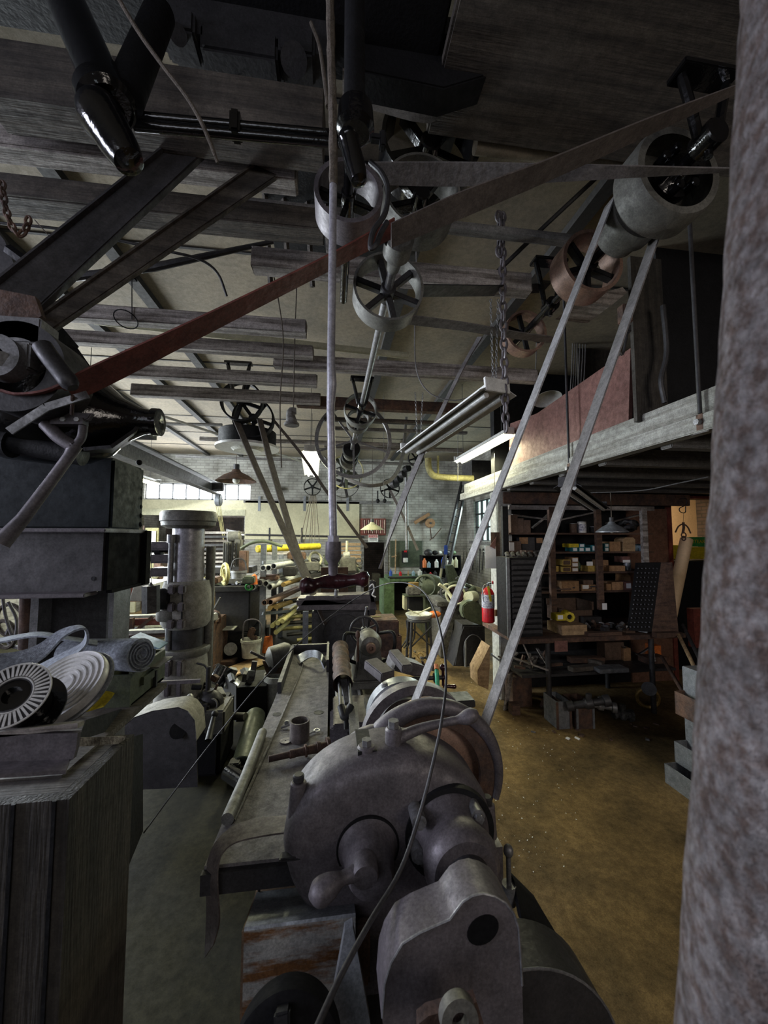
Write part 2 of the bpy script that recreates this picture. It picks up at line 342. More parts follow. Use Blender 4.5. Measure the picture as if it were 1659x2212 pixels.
# right rear wall with steel window
XR=4.05
a=S(1012,1085,XR); c=S(1062,1172,XR); y1,y0=a.y,min(c.y,S(1062,1100,XR).y)
zt=S(1030,1082,XR).z; zb=S(1030,1168,XR).z
b=B(); b.mm((XR,5.08,0),(XR+.25,YB+.2,zb)); b.mm((XR,5.08,zt),(XR+.25,YB+.2,4.3)); b.mm((XR,5.08,zb),(XR+.25,8.3,zt)); b.mm((XR,10.6,zb),(XR+.25,YB+.2,zt))
ST('wall_right_rear',b,'brickw')
w=ST('window_4',B().mm((XR+.15,8.3,zb),(XR+.17,10.6,zt)),'glassr'); fb=B()
for k in range(7): y=8.3+2.3*k/6; fb.mm((XR+.06,y-.018,zb),(XR+.12,y+.018,zt))
for k in range(4): z=zb+(zt-zb)*k/3; fb.mm((XR+.05,8.3,z-.02),(XR+.12,10.6,z+.02))
ST('window_frame',fb,'dark',w); ST('window_sill',B().mm((XR-.12,8.2,zb-.08),(XR+.1,10.7,zb)),'joist',w)
# partition behind the shelves, doorway and warm room
XD=P(1446,1150,4.95).x; zdd=P(1490,1078,4.95).z
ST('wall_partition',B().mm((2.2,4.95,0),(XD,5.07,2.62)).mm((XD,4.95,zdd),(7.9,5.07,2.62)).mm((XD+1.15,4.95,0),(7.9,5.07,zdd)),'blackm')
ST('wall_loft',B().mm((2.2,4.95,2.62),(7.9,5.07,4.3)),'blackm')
ST('door_frame_1',B().mm((XD-.06,4.90,0),(XD,4.949,zdd+.04)).mm((XD-.06,4.90,zdd),(XD+1.2,4.949,zdd+.04)),'reds')
ST('wall_warm_room',B().mm((4.35,7.4,0),(8.3,7.5,4.3)),'peach')
ST('wall_right',B().mm((7.9,-2.7,0),(8.1,7.4,4.3)),'brickd')
ST('wall_front',B().mm((-6.4,-2.7,0),(-3.2,-2.5,4.3)).mm((0,-2.7,0),(8.1,-2.5,4.3)).mm((-3.2,-2.7,0),(0,-2.5,2.3)).mm((-3.2,-2.7,3.7),(0,-2.5,4.3)),'brickd')
ST('window_5',B().mm((-3.2,-2.66,2.3),(0,-2.64,3.7)),'glassd')
# ceiling seams and joists
for X in (-.76*2.3,-1.095*2.3,-3.4,-4.7,.62,1.75): ST('trim_ceiling',B().mm((X-.05,.3,4.24),(X+.05,11.1,4.299)),'seam')
for Y in (1.9,3.1,5.2,6.4,7.6,8.8,10.): ST('trim_joint',B().mm((-6.1,Y-.012,4.29),(4.0,Y+.012,4.2995)),'seam')
# ---------------- timbers hung under the ceiling
def timber(pl,pr,py,pt,label,mt='wood',z=3.45,dp=.09,g='cross timbers under the ceiling'):
    q=G((pl+pr)/2,py,z); Y=q.y; a=P(pl,py,Y).x; c=P(pr,py,Y).x
    h=max(.03,P((pl+pr)/2,pt,Y).z-z)
    bb=B().mm((a,Y,z),(c,Y+dp,z+h),.006); bb.jit(.004)
    return O('ceiling_timber',bb,mt,L=label,C='timber',g=g)
timber(-60,700,250,130,'broad dark sooty timber crossing behind the glossy black pipe at top left','woodd',z=3.5,dp=.14)
timber(-60,640,345,262,'white flaked timber just above the chain at the upper left edge',z=3.5)
timber(-60,700,455,405,'smooth brown grey timber level with the hanging chain at the left edge','woodd',z=3.5,dp=.12)
timber(540,1150,600,560,'splintered grey timber crossing behind the spoked pulley',z=3.5)
timber(100,662,700,668,'white worn timber with free end left of the long rod, topmost of the stepped rack',z=3.45)
timber(130,677,752,728,'white worn timber second from the top of the stepped rack',z=3.45)
timber(590,1162,806,780,'long grey timber whose free end lies above the unlit tube light',z=3.42)
timber(240,685,820,796,'thin grey timber third of the stepped rack, above the round black lamp',z=3.45)
timber(280,692,862,838,'dusty grey timber fourth of the stepped rack, carrying the twin pulley hanger',z=3.45)
timber(640,1010,884,862,'pinkish grey timber behind the tiny pulleys in the ceiling centre','rust',z=3.45)
for i,(l,r_,y,t,s_) in enumerate(((700,1000,912,905,'dark'),(720,1010,932,926,'grey'),(430,880,958,950,'thin pipe like'),(700,1000,972,964,'pale'))):
    timber(l,r_,y,t,['dark far batten just below the pinkish timber','grey far batten behind the top of the great wheel','long thin far batten behind the round black lamp','pale far batten behind the middle of the great wheel'][i],['woodd','joist','wood','wood'][i],z=3.5,dp=.06,g='far battens under the ceiling')
# light painted stringer beam on the left, twin to it a sprinkler pipe
O('water_pipe',B().tube([P(130,708,2.75)+V((0,.35,.25)),P(900,790,3.0)+V((0,.35,.25))],.03),'cream',L='cream pipe running under the ceiling behind the worn timbers',C='pipe')
O('water_pipe',B().tube([P(1080,165,1.5)+V((0,.3,0)),P(1659,245,1.5)+V((0,.3,0))],.045,n=14),'ceil',L='thick beige pipe crossing the dark ceiling at upper right',C='pipe')
# chute / dark hood boards upper right
O('ceiling_board_panel',B().mm((.45,.7,4.0),(3.2,1.75,4.06),.01),'woodd',L='sooty brown board panel filling the ceiling at upper right',C='panel')
O('ceiling_board_panel',B().mm((-3.4,.5,4.05),(.44,1.62,4.12),.01),'blackm',L='sooty board panel in the top left corner above the glossy pipe',C='panel')
# ================================================================ OVERHEAD: shafts, pulleys, belts
def pulley(name,c,r,wd,label,d=(0,1,0),ns=6,rim='iron',sp='dark',t=.012,hub=.22,g=None,straight=True,crown=.0,sw=.17):
    c=V(c); d=V(d).normalized(); t_=T(name,label,'pulley',c,g)
    h=wd/2; u,v,_=frame(d)
    b=B().lathe(c,d,[(-h,r-t),(-h,r-crown),(0,r),(h,r-crown),(h,r-t)],40,True); O('rim',b,rim,t_)
    O('hub',B().cyl(c-d*h*.9,c+d*h*.9,r*hub,n=16,bev=r*.03),sp,t_)
    for k in range(ns):
        a=2*PI*k/ns+.3; q=u*math.cos(a)+v*math.sin(a)
        O('spoke',B().bar(c+q*r*hub*.8,c+q*(r-t*.7),r*sw,wd*.35,d,.004),sp,t_)
    return t_
def shaft(a,b_,r,label,mt='dark',name='line_shaft',cat='shaft'):
    return O(name,B().cyl(a,b_,r,n=16),mt,L=label,C=cat)
def hanger(c,r,h,label,mt='black',name='shaft_hanger',wd=.09,g=None):
    c=V(c); t_=T(name,label,'hanger',c,g)
    O('bearing',B().cyl(c-V((0,wd/2,0)),c+V((0,wd/2,0)),r*1.7,n=18,bev=.006),mt,t_)
    for s in(-1,1): O('arm',B().tube(smooth([c+V((s*r*1.4,0,0)),c+V((s*(r*2.2),0,h*.45)),c+V((s*r*3.4,0,h))],4),[r*.62]*8+[r*.5],8),mt,t_)
    O('foot_plate',B().box(c+V((0,0,h+.012)),(r*8.5,wd,.024),bev=.004),mt,t_)
    O('oil_cup',B().cyl(c+V((0,0,-r*1.5)),c+V((0,0,-r*2.5)),r*.5,n=10),mt,t_); return t_
def belt(A,Bq,label,mt='belt',th=.006,name='flat_belt',g=None):
    return O(name,B().ribbon(A,Bq,th),mt,L=label,C='belt',g=g)
def beltp(pts,wd,label,mt='belt',wv=(0,1,0),th=.006,name='flat_belt'):
    """pts: (px,py,Y); width vector wv (world)"""
    q=[P(*p) for p in pts]; wv=V(wv).normalized()*wd; return belt([p-wv/2 for p in q],[p+wv/2 for p in q],label,mt,th,name)
# ---- centre line shaft
c1=P(838,627,1.86); X1,Z1=c1.x,c1.z
def on(Y): return V((X1,Y,Z1))
shaft(on(1.62),on(9.2),.022,'long round line shaft running down the middle of the ceiling','steel')
pulley('spoked_pulley',on(1.88),.178,.115,'large dusty six-spoke pulley hanging in the upper centre',rim='iron2',sp='dark')
b=B().lathe(on(1.50),(0,1,0),[(0,.0),(0,.05),(.012,.062),(.10,.062),(.13,.035),(.2,.03),(.2,0)],24); cp=O('shaft_coupling',b,'iron2',L='pale cylindrical shaft coupling with two set-screw holes in front of the spoked pulley',C='coupling')
for dz in(.018,-.022): O('set_screw_hole',B().cyl(on(1.545)+V((-.035,-.0,dz))+V((-.03,-.035,0)),on(1.545)+V((-.035,-.0,dz))+V((-.01,-.01,0)),.009,n=12),'rubber',cp)
pc=P(752,440,1.38)
t=pulley('drum_pulley',pc,.125,.12,'short dusty drum pulley just behind the glossy hook pipe and long rod',ns=4,rim='iron',sp='black',t=.016)
t=pulley('drum_pulley',P(905,440,1.75),.185,.16,'wide dark drum pulley behind the crossing belts, right of the hook',ns=5,rim='iron2',sp='black')
shaft(P(752,440,1.38)-V((0,.2,0)),P(752,440,1.38)+V((0,.6,0)),.02,'short dark shaft through the drum pulley behind the glossy pipe','black')
pulley('drum_pulley',P(925,330,1.95),.27,.17,'big black drum pulley under the brown belt at top centre',ns=5,rim='black',sp='black',t=.02)
hanger(on(3.55),.026,.23,'black twin-armed shaft hanger halfway down the centre shaft')
pulley('small_pulley',on(3.75),.165,.13,'pale rimmed pulley just behind the black centre hanger',ns=4,rim='iron2',sp='blackm',crown=.004)
pulley('small_pulley',on(4.1),.125,.12,'smaller pale pulley directly below the pale rimmed pulley on the centre shaft',ns=4,rim='iron2',sp='blackm')
gw=pulley('great_wheel',on(4.95),.50,.05,'great thin-rimmed flywheel hanging on the centre shaft',ns=5,rim='steel',sp='steel',t=.045,hub=.1,sw=.05)
for i,(Y,r_) in enumerate(((5.5,.12),(5.75,.1),(6.0,.12),(6.3,.14))):
    O('cone_step',B().lathe(on(Y),(0,1,0),[(-.08,0),(-.08,r_),(-.06,r_*1.06),(.05,r_*1.06),(.07,r_),(.07,0)],24),['blackm','iron2','blackm','iron2'][i],L=['black stepped cone right behind the great wheel','pale second cone step behind the great wheel','black third cone step behind the great wheel','pale fourth cone step behind the great wheel'][i],C='pulley',g='cone steps on the centre shaft')
pulley('yellow_rim_pulley',on(7.4),.33,.09,'yellow lit pulley low at the far end of the centre shaft',ns=5,rim='yellowp',sp='greenm')
pulley('far_pulley',on(8.8),.36,.1,'blue grey spoked pulley at the far end of the centre shaft, under the yellow one',ns=6,rim='dark',sp='dark')
# pulley right of tube light left
for (px,py,Y,r_,lb) in ((675,1052,8.6,.19,'black pulley block hanging right under the end-on lit tube light'),(842,1055,9.3,.24,'black spoked wheel on the oblique counter shaft by the brick wall'),(898,990,7.6,.16,'dark orange-lit pulley under the end of the unlit tube light')):
    pulley('far_pulley',P(px,py,Y),r_,.09,lb,ns=5,rim='blackm',sp='blackm')
for i,(px,py) in enumerate(((853,1045),(862,1035),(871,1024),(880,1012))):
    O('cone_step',B().lathe(P(px,py,8.8-.15*i),(.5,-1,.1),[(-.08,0),(-.08,.1-.008*i),(.05,.1-.008*i),(.05,0)],20),'blackm' if i%2 else 'dark',L='black cone step on the oblique counter shaft, '+['nearest its spoked wheel','second from its spoked wheel','third from its spoked wheel','farthest from its spoked wheel'][i],C='pulley',g='cone steps on the oblique shaft')
for i,px in enumerate((816,831)): O('governor_ball',B().sph(P(px,1082,9.),.05).cyl(P(px,1082,9.),P(px,1060,9.),.015,n=8),'blackm',L=['left','right'][i]+' black hanging ball under the oblique counter shaft',C='weight')
# ---- right counter shaft over the lathe
cs=P(1452,383,1.40); X2,Z2=cs.x,cs.z
def on2(Y): return V((X2,Y,Z2))
shaft(on2(1.2),on2(3.0),.025,'counter shaft above the aisle at upper right','black')
O('clutch_drum',B().lathe(on2(1.44),(0,1,0),[(-.075,.165),(-.075,.196),(-.05,.205),(.06,.205),(.075,.19),(.075,0),(.06,0),(.06,.165)],44,False),'iron2',L='large dark clutch drum at upper right with glossy gear inside',C='pulley')
gp=T('clutch_gear','oily black toothed clutch inside the large drum at upper right','gear',on2(1.36))
O('gear_body',B().lathe(on2(1.34),(0,1,0),[(0,0),(0,.05),(.03,.06),(.05,.1),(.09,.1),(.09,0)],26),'black',gp)
for k in range(7):
    a=2*PI*k/7; O('clutch_lug',B().cyl(on2(1.34)+V((.085*math.cos(a),0,.085*math.sin(a))),on2(1.40)+V((.085*math.cos(a),0,.085*math.sin(a))),.02,n=10,bev=.004),'black',gp)
O('cone_pulley',B().lathe(on2(1.62),(0,1,0),[(-.09,0),(-.09,.12),(-.05,.125),(-.045,.137),(.045,.137),(.05,.12),(.12,.115),(.12,0)],40),'iron2',L='dusty cone pulley carrying the two long lathe belts',C='pulley')
pulley('loose_pulley',on2(1.98),.185,.14,'copper rimmed pulley half hidden by the left long belt',ns=5,rim='copper',sp='blackm',t=.02)
pulley('loose_pulley',on2(2.72),.165,.10,'smaller copper rimmed pulley hanging under the chain end of the counter shaft',ns=6,rim='copper',sp='blackm',t=.018)
hanger(on2(1.24),.03,.26,'black curved bearing hanger beside the clutch drum at upper right')
hanger(on2(2.35),.028,.3,'dark bearing hanger between the two copper rimmed pulleys')
# lathe belts : S=(.36, Y, 1.1)
SX,SZ=.36,1.10; XO=.065
def tang(Yt,Yb,rt,rb,side,wt,wb,label,mt,n=10,xof=0):
    a=V((X2,Yt,Z2)); c=V((SX+xof,Yb,SZ)); d=(a-c); dv=V((d.x,0,d.z)).normalized(); nn=V((-dv.z,0,dv.x))*side
    A=[];Bq=[]
    for k in range(n+1):
        f=k/n; q=(c+nn*rb)*(1-f)+(a+nn*rt)*f; ww=wb*(1-f)+wt*f
        q.y=Yb*(1-f)+Yt*f; A.append(q-V((0,ww/2,0))); Bq.append(q+V((0,ww/2,0)))
    return A,Bq
A,Bq=tang(1.62,1.60,.14,.160,1,.075,.075,'','belt',xof=XO); 
def ov(c,r,a0,a1,Y,wd,n=16):
    A=[];Bq=[]
    for k in range(n+1):
        a=a0+(a1-a0)*k/n; q=V((c[0]+r*math.cos(a),Y,c[1]+r*math.sin(a))); A.append(q-V((0,wd/2,0)));Bq.append(q+V((0,wd/2,0)))
    return A,Bq
dirv=math.atan2(Z2-SZ,X2-SX-XO)
Al,Bl=tang(1.62,1.60,.14,.160,1,.075,.075,'','belt',xof=XO); Ar,Br=tang(1.62,1.60,.14,.160,-1,.075,.075,'','belt',xof=XO)
At,Bt=ov((X2,Z2),.142,dirv+PI/2,dirv-PI/2,1.62,.075); Ab,Bb=ov((SX+XO,SZ),.162,dirv+PI/2,dirv+PI*1.5,1.60,.075)
lb=T('lathe_belt','long worn grey leather belt loop slanting from the cone pulley down to the headstock drum','belt',(SX,1.6,SZ-.24))
O('left_run',B().ribbon(Al[:],Bl[:],.007),'beltw',lb); O('right_run',B().ribbon(Ar,Br,.007),'belt',lb)
O('top_wrap',B().ribbon(At,Bt,.006),'belt',lb); O('drum_wrap',B().ribbon(Ab,Bb,.006),'belt',lb)
q=(Al[5]+Bl[5])/2
# ---- cross belts (upper)
def edges(L1,L2,label,mt,name='flat_belt',th=.006,k=5):
    return belt(smooth([P(*p) for p in L1],k),smooth([P(*p) for p in L2],k),label,mt,th,name)
edges([(1620,172,1.16),(1400,255,1.17),(1180,345,1.18),(1000,412,1.2),(845,482,1.24)],[(1620,188,1.18),(1400,292,1.24),(1180,392,1.27),(1000,470,1.28),(845,535,1.31)],'brown grey belt rising from the centre to the post at the upper right','belld')
edges([(852,470,1.30),(700,555,1.28),(420,690,1.25),(200,790,1.22),(110,838,1.2),(40,850,1.2),(0,842,1.2)],[(852,512,1.36),(700,590,1.36),(420,735,1.33),(200,848,1.31),(110,872,1.3),(40,868,1.32),(0,858,1.33)],'long red leather belt slanting from the black machine at left up to the centre','red','red_belt')
edges([(800,350,1.42),(1000,350,1.40),(1250,355,1.32),(1450,360,1.25),(1640,364,1.22)],[(800,398,1.5),(1000,402,1.48),(1250,390,1.37),(1450,378,1.28),(1640,368,1.23)],'level grey belt running to the post below the rising belt','belt')
edges([(740,218,1.66),(820,240,1.68),(905,262,1.69),(975,262,1.7),(1035,235,1.7),(1075,170,1.68),(1088,110,1.66)],[(740,150,1.48),(820,168,1.5),(905,186,1.5),(975,186,1.51),(1045,150,1.5),(1095,95,1.48),(1118,60,1.46)],'wide brown belt wrapped under the dark drum at the top centre','belld',th=.01)
edges([(640,160,1.6),(560,150,1.62),(500,195,1.62),(455,240,1.62)],[(640,220,1.7),(600,205,1.72),(560,235,1.72),(530,262,1.72)],'dark brown strap bent over the hanging pipe left of the rod','belld')
# belts from spoked pulley to the right pulley
beltp([(905,628,1.88),(1060,628,2.1),(1180,622,2.5)],.10,'black belt from the spoked pulley to the smaller copper pulley','beltb')
beltp([(880,690,1.9),(1000,705,2.1),(1120,725,2.4),(1200,735,2.6)],.085,'grey belt under the black one, passing behind the chain','belt')
# third long belt
edges([(1042,728,3.0),(1000,800,3.1),(930,950,3.25),(870,1095,3.4),(818,1228,3.55)],[(1032,728,3.05),(985,815,3.15),(906,980,3.32),(852,1110,3.5),(824,1228,3.6)],'grey belt slanting past the unlit tube light down to the doorway','belt',th=.01)
# far crossed belts from twin pulley
tp=P(523,868,4.6)
t=pulley('twin_pulley',tp,.24,.1,'black hanging pulley with bearing arm at centre left, over the round lamp',ns=4,rim='blackm',sp='blackm',t=.02)
pulley('twin_pulley',P(548,905,4.9),.25,.12,'solid dark second pulley just behind the black hanging pulley',ns=5,rim='blackm',sp='blackm',t=.02)
hanger(tp-V((0,.2,0)),.035,.36,'black A-shaped hanger carrying the twin pulleys at centre left')
edges([(500,900,4.6),(560,1040,4.5),(640,1220,4.4),(700,1350,4.3)],[(512,898,4.7),(573,1040,4.6),(655,1220,4.5),(712,1350,4.4)],'left grey belt crossing down from the twin pulleys to the shaper','belld',th=.01)
edges([(555,905,4.7),(590,1040,4.65),(650,1230,4.6),(745,1405,4.5)],[(566,905,4.8),(603,1040,4.75),(664,1230,4.7),(757,1405,4.6)],'right grey belt crossing down from the twin pulleys to the shaper','belld',th=.01)
edges([(585,905,5),(650,985,5.1),(700,1060,5.2),(790,1185,5.4)],[(590,902,5),(655,981,5.1),(706,1057,5.2),(796,1182,5.4)],'thin dark belt slanting from the twin pulleys across to the black doorway','belld',th=.01)
edges([(840,1060,9),(870,1120,8.6),(900,1190,8.2)],[(845,1058,9),(875,1118,8.6),(905,1188,8.2)],'thin belt slanting down from the oblique counter shaft','belld',th=.01)
O('sagging_belt',B().ribbon(smooth([P(*p) for p in [(700,985,6),(735,1020,6),(790,1045,6),(840,1035,6),(865,990,6),(876,900,6)]],6),smooth([P(*p) for p in [(700,990,6.1),(735,1026,6.1),(790,1052,6.1),(845,1040,6.1),(872,990,6.1),(880,900,6.1)]],6),.01),'belt',L='slack pale belt drooping in a loop right of the great wheel',C='belt')
# ---- bent hook (shifter fork) in the centre
O('belt_shifter_hook',B().tube(smooth([P(*p) for p in [(800,350,1.15),(825,375,1.13),(838,410,1.12),(832,460,1.11),(806,500,1.1),(800,535,1.1),(812,530,1.1),(822,505,1.12),(836,480,1.13)]],5),.0085,n=8),'dark',L='bent steel hook wrapped round the belts in the centre',C='hook')
# ---- black glossy pipes, top left
gl=T('hanger_pipe','thick glossy black pipe slanting down from the top left corner with a rounded end','pipe',P(282,362,1.0))
O('upright',B().cyl(P(110,-70,1.18),P(243,228,1.02),.052,n=28),'black',gl)
O('socket',B().lathe(P(222,205,1.02),P(282,330,1.0)-P(222,205,1.02),[(0,.055),(.0,.066),(.035,.068),(.05,.055)],28,True),'black',gl)
O('end_plug',B().lathe(P(210,235,1.0),P(288,365,.99)-P(210,235,1.0),[(-.01,0),(0,.05),(.03,.057),(.06,.05),(.13,.044),(.165,.035),(.178,0)],28),'black',gl)
O('branch',B().cyl(P(268,215,1.08),P(345,30,1.28),.046,n=24),'blackm',gl)
gl2=T('hanger_pipe','upright dark pipe with a glossy black elbow beside the hairy rope at top centre','pipe',P(775,415,1.0))
O('upright',B().cyl(P(766,-60,1.12),P(766,255,1.04),.031,n=24),'blackm',gl2)
O('socket',B().lathe(P(768,230,1.04),(0,0,-1),[(-.0,.033),(.01,.05),(.07,.055),(.085,.04),(.085,.0)],24),'black',gl2)
O('end_plug',B().lathe(P(750,292,.99),P(782,415,.98)-P(750,292,.99),[(-.006,0),(0,.024),(.02,.03),(.03,.026),(.10,.028),(.14,.022),(.152,0)],24),'black',gl2)
O('wing_nut',B().box(P(815,300,1.02),(.045,.02,.02),bev=.004).box(P(826,305,1.02),(.018,.025,.05),bev=.004),'blackm',gl2)
b=B()
for dy in(0,.028): b.cyl(P(290,252,1.12)-V((0,0,dy)),P(740,293,1.12)-V((0,0,dy)),.014,n=14)
b.box((P(510,268,1.12)+P(510,280,1.12))/2,(.03,.05,.07),bev=.006); O('double_bar',b,'black',L='pair of black horizontal bars joining the two glossy pipes',C='bar')
b=B().mm(P(360,62,1.42),P(720,30,1.42)+V((0,.14,.04))); b.mm(P(430,100,1.41),P(600,72,1.41)+V((0,.12,0)),.01).mm(P(600,105,1.40),P(680,62,1.40)+V((0,.12,0)),.01).cyl(P(635,130,1.38),P(635,130,1.5),.05,n=16)
b.mm(P(340,55,1.39),P(420,20,1.39)+V((0,.12,0)),.01).cyl(P(385,75,1.38),P(385,75,1.5),.03,n=14); O('bearing_rail',b,'dark',L='black cast bearing rail high at the top between the two pipes',C='rail')
O('ceiling_bracket',B().prism([P(760,15,1.45),P(985,35,1.45),P(995,60,1.45),P(990,80,1.45),P(760,45,1.45)],(0,.03,0),.006),'dark',L='flat grey rounded plate at the top centre with one bolt',C='bracket')
O('ceiling_bracket',B().prism([P(770,60,1.47),P(1060,75,1.47),P(1060,160,1.47),P(960,190,1.47),P(770,150,1.47)],(0,.12,0),.006),'blackm',L='black board bracket with two holes under the flat grey plate',C='bracket')
O('knife_hanger',B().prism([P(1395,205,1.6),P(1432,150,1.6),P(1445,155,1.6),P(1440,260,1.6),P(1400,262,1.6),P(1375,250,1.6)],(0,.05,0),.006),'blackm',L='dark curved horn bracket above the rising belt at upper right',C='bracket')
# ---- ropes
O('hairy_rope',B().tube(smooth([P(*p) for p in [(240,-30,.95),(300,70,.95),(350,140,.95),(400,205,.95),(432,258,.95),(455,310,.96),(470,352,.97)]],5),[.0052]*28+[.004]*3),'rope',L='hairy frayed rope end hanging over the double bar at top left',C='rope')
O('twisted_rope',B().tube(smooth([P(*p) for p in [(712,-30,.93),(716,150,.93),(719,250,.93),(720,400,.94)]],8),.0105,n=8).jit(.0012),'rope',L='hairy rope wound round the top of the long upright rod',C='rope')
O('hemp_cord',B().tube(smooth([P(*p) for p in [(672,50,1.2),(690,100,1.15),(702,180,1.05),(708,230,1.0)]],4),.006),'rope',L='slack cord leaning against the hairy rope at the top centre',C='rope')
for i,(pts,Y,lb) in enumerate(([[(528,300),(540,350),(560,440),(575,520),(600,640),(612,740),(605,870),(608,1010)],2.6,'thin wavy cord hanging just left of the twisted cord'],[[(648,380),(646,500),(640,640),(636,760),(634,880)],2.9,'twisted brown cord ending at the conduit bell'],[[(500,130),(508,180)],1.5,'short stray string under the bearing rail'],[[(898,500),(900,600),(896,700),(900,800),(930,850),(985,865),(1030,850)],2.6,'pale cable hanging in a long loop right of the spoked pulley'],[[(75,475),(110,515),(115,530),(130,540)],1.6,'thin string dangling right of the hanging chain'])):
    O('hanging_cord',B().tube(smooth([P(x,y,Y) for x,y in pts],5),.0045 if Y>2 else .002,n=6),'rope' if i!=3 else 'cable',L=lb,C='cord')
# ---- long rod with T handle
rd=T('long_handled_wrench','long upright steel rod ending in a glossy maroon T handle','wrench',P(725,1262,.95))
O('rod',B().tube([P(720,395,.94),P(718,560,.94),P(715,780,.94),P(717,830,.94),P(714,880,.95),P(720,1160,.95)],[.0095,.0098,.0098,.012,.0098,.0098],n=16),'rodst',rd)
O('hex_collar',B().hexn(P(720,1157,.95),P(720,1174,.95),.0155),'rodst',rd)
O('socket',B().lathe(P(720,1170,.95),(0,0,-1),[(0,.012),(.0,.019),(.04,.02),(.052,.012),(.08,.011),(.1,.018)],20),'iron',rd)
O('t_handle',B().tube(smooth([P(*p) for p in [(648,1262,.93),(670,1265,.935),(690,1259,.94),(724,1256,.95),(755,1254,.945),(780,1251,.94),(797,1253,.935)]],5),[.010,.0195,.0205,.019,.0145,.0135,.0165,.0185,.019,.017,.014,.0135,.016,.020,.019,.010],n=14),'maroon',rd)
# ---- slanting steel channels at left
def channel(a0,a1,b0,b1,Y,lb,mt,fl=.07):
    """face between edge line a (top) and edge b (bottom)"""
    A=[P(*a0,Y[0]),P(*a1,Y[1])];Bq=[P(*b0,Y[0]),P(*b1,Y[1])]
    b=B().ribbon(A,Bq,.008)
    for E_ in (A,Bq): b.ribbon(E_,[e+V((0,-fl if E_ is A else fl,0)) for e in E_],.008)
    return O('steel_channel',b,mt,L=lb,C='beam')
channel((-30,640),(400,292),(30,712),(470,300),(1.3,1.55),'wide grey steel channel slanting from the left edge up to the double bar','beam',.022)
channel((85,690),(610,318),(110,712),(655,340),(1.35,1.6),'narrow brown steel bar slanting parallel behind the wide channel','woodd',.015)
O('gusset_plate',B().prism([P(0,625,1.25),P(75,640,1.25),P(90,682,1.25),P(52,705,1.25),P(-20,690,1.25)],(0,.02,0)),'rust',L='rusty torch-cut gusset plate with a bolt at the left end of the channel',C='plate')
O('clamp_block',B().mm(P(-30,735,1.22),P(88,686,1.22)+V((0,.08,0)),.004),'steel',L='flat grey steel clamp block at the left edge under the gusset',C='block')
O('drop_strut',B().prism([P(-20,480,1.5),P(10,520,1.5),P(42,600,1.5),P(5,640,1.5),P(-30,640,1.5)],(0,.03,0)),'beam',L='grey flat strut with a bolt at the far left edge',C='strut')
O('square_bar',B().cyl(P(20,540,1.45),P(75,580,1.45),.02,n=6),'blackm',L='short black bar end by the left edge above the channel',C='bar')
# small chain at left
def chain(pts,rl,th,lb,mt='rust',g=None):
    t_=T('steel_chain',lb,'chain',pts[-1]); L=[(pts[i+1]-pts[i]).length for i in range(len(pts)-1)]; tot=sum(L); st=rl*1.45; n=int(tot/st); 
    for k in range(n+1):
        s_=k*st; i=0
        while i<len(L)-1 and s_>L[i]: s_-=L[i]; i+=1
        d=(pts[i+1]-pts[i]).normalized(); c=pts[i]+d*s_; u,v,_=frame(d); s2=u if k%2 else v; b=B()
        lp=[c+d*(rl*.9*math.cos(a))+s2*(rl*.5*math.sin(a)) for a in [2*PI*j/12 for j in range(12)]]
        b.tube(lp,th,6,True); o=O('link',b,mt,t_)
    return t_
chain(smooth([P(*p) for p in [(5,400,1.3),(10,440,1.3),(22,480,1.3),(40,508,1.3),(58,490,1.3),(62,465,1.3)]],4),.016,.0042,'rusty chain loop dangling at the upper left edge')
chain([P(1085,470,2.1),P(1086,650,2.12),P(1093,930,2.2)],.038,.0085,'long heavy grey chain hanging in front of the copper pulleys and unlit tube light','iron')
chain([P(1078,468,2.1),P(1079,560,2.1)],.038,.0085,'short second fall of the heavy chain at its top','iron')
bq=P(850,478,2.0); O('batten',B().mm((P(470,470,2.0).x,2.0,bq.z),(P(1240,470,2.0).x,2.05,bq.z+.045)),'joist',L='thin grey batten the heavy chain is looped over',C='batten')
O('roof_brace',B().tube([P(1040,620,2.2),P(1180,485,2.1),P(1330,345,2.0)],.014),'dark',L='dark slanting tie rod behind the rising belt at the upper right',C='rod')
O('roof_brace',B().tube([P(150,600,2.2),P(330,578,2.2),P(590,522,2.2)],[.022,.022,.012]),'dark',L='dark tapering rod crossing behind the steel channels',C='rod')
O('ceiling_conduit',B().tube(smooth([P(*p) for p in [(0,482,2.),(150,498,2.),(350,540,2.05),(430,560,2.1),(470,590,2.15),(490,640,2.2)]],4),.007),'dark',L='thin dark conduit wandering across the pale ceiling at left',C='conduit')
b=B().tor(P(272,690,2.7),(0,.5,1),.07,.004,20,6).cyl(P(285,605,2.7),P(285,690,2.7),.003,n=6); b.box(P(285,598,2.7),(.07,.05,.05),bev=.01); O('ceiling_lamp_hook',b,'blackm',L='small black socket with a wire ring under the ceiling at left',C='fixture')
# broken ceiling opening with laths
b=B()
for px in (560,600,650,690): b.cyl(P(px,235,2.3),P(px+25,620,2.6),.018,n=4)
O('roof_studs',b,'woodd',L='bare upright studs showing behind the left drum pulley',C='studs')
ST('trim_dark_recess',B().mm((-.45,2.15,4.2),(.55,2.9,4.24)),'blackm')
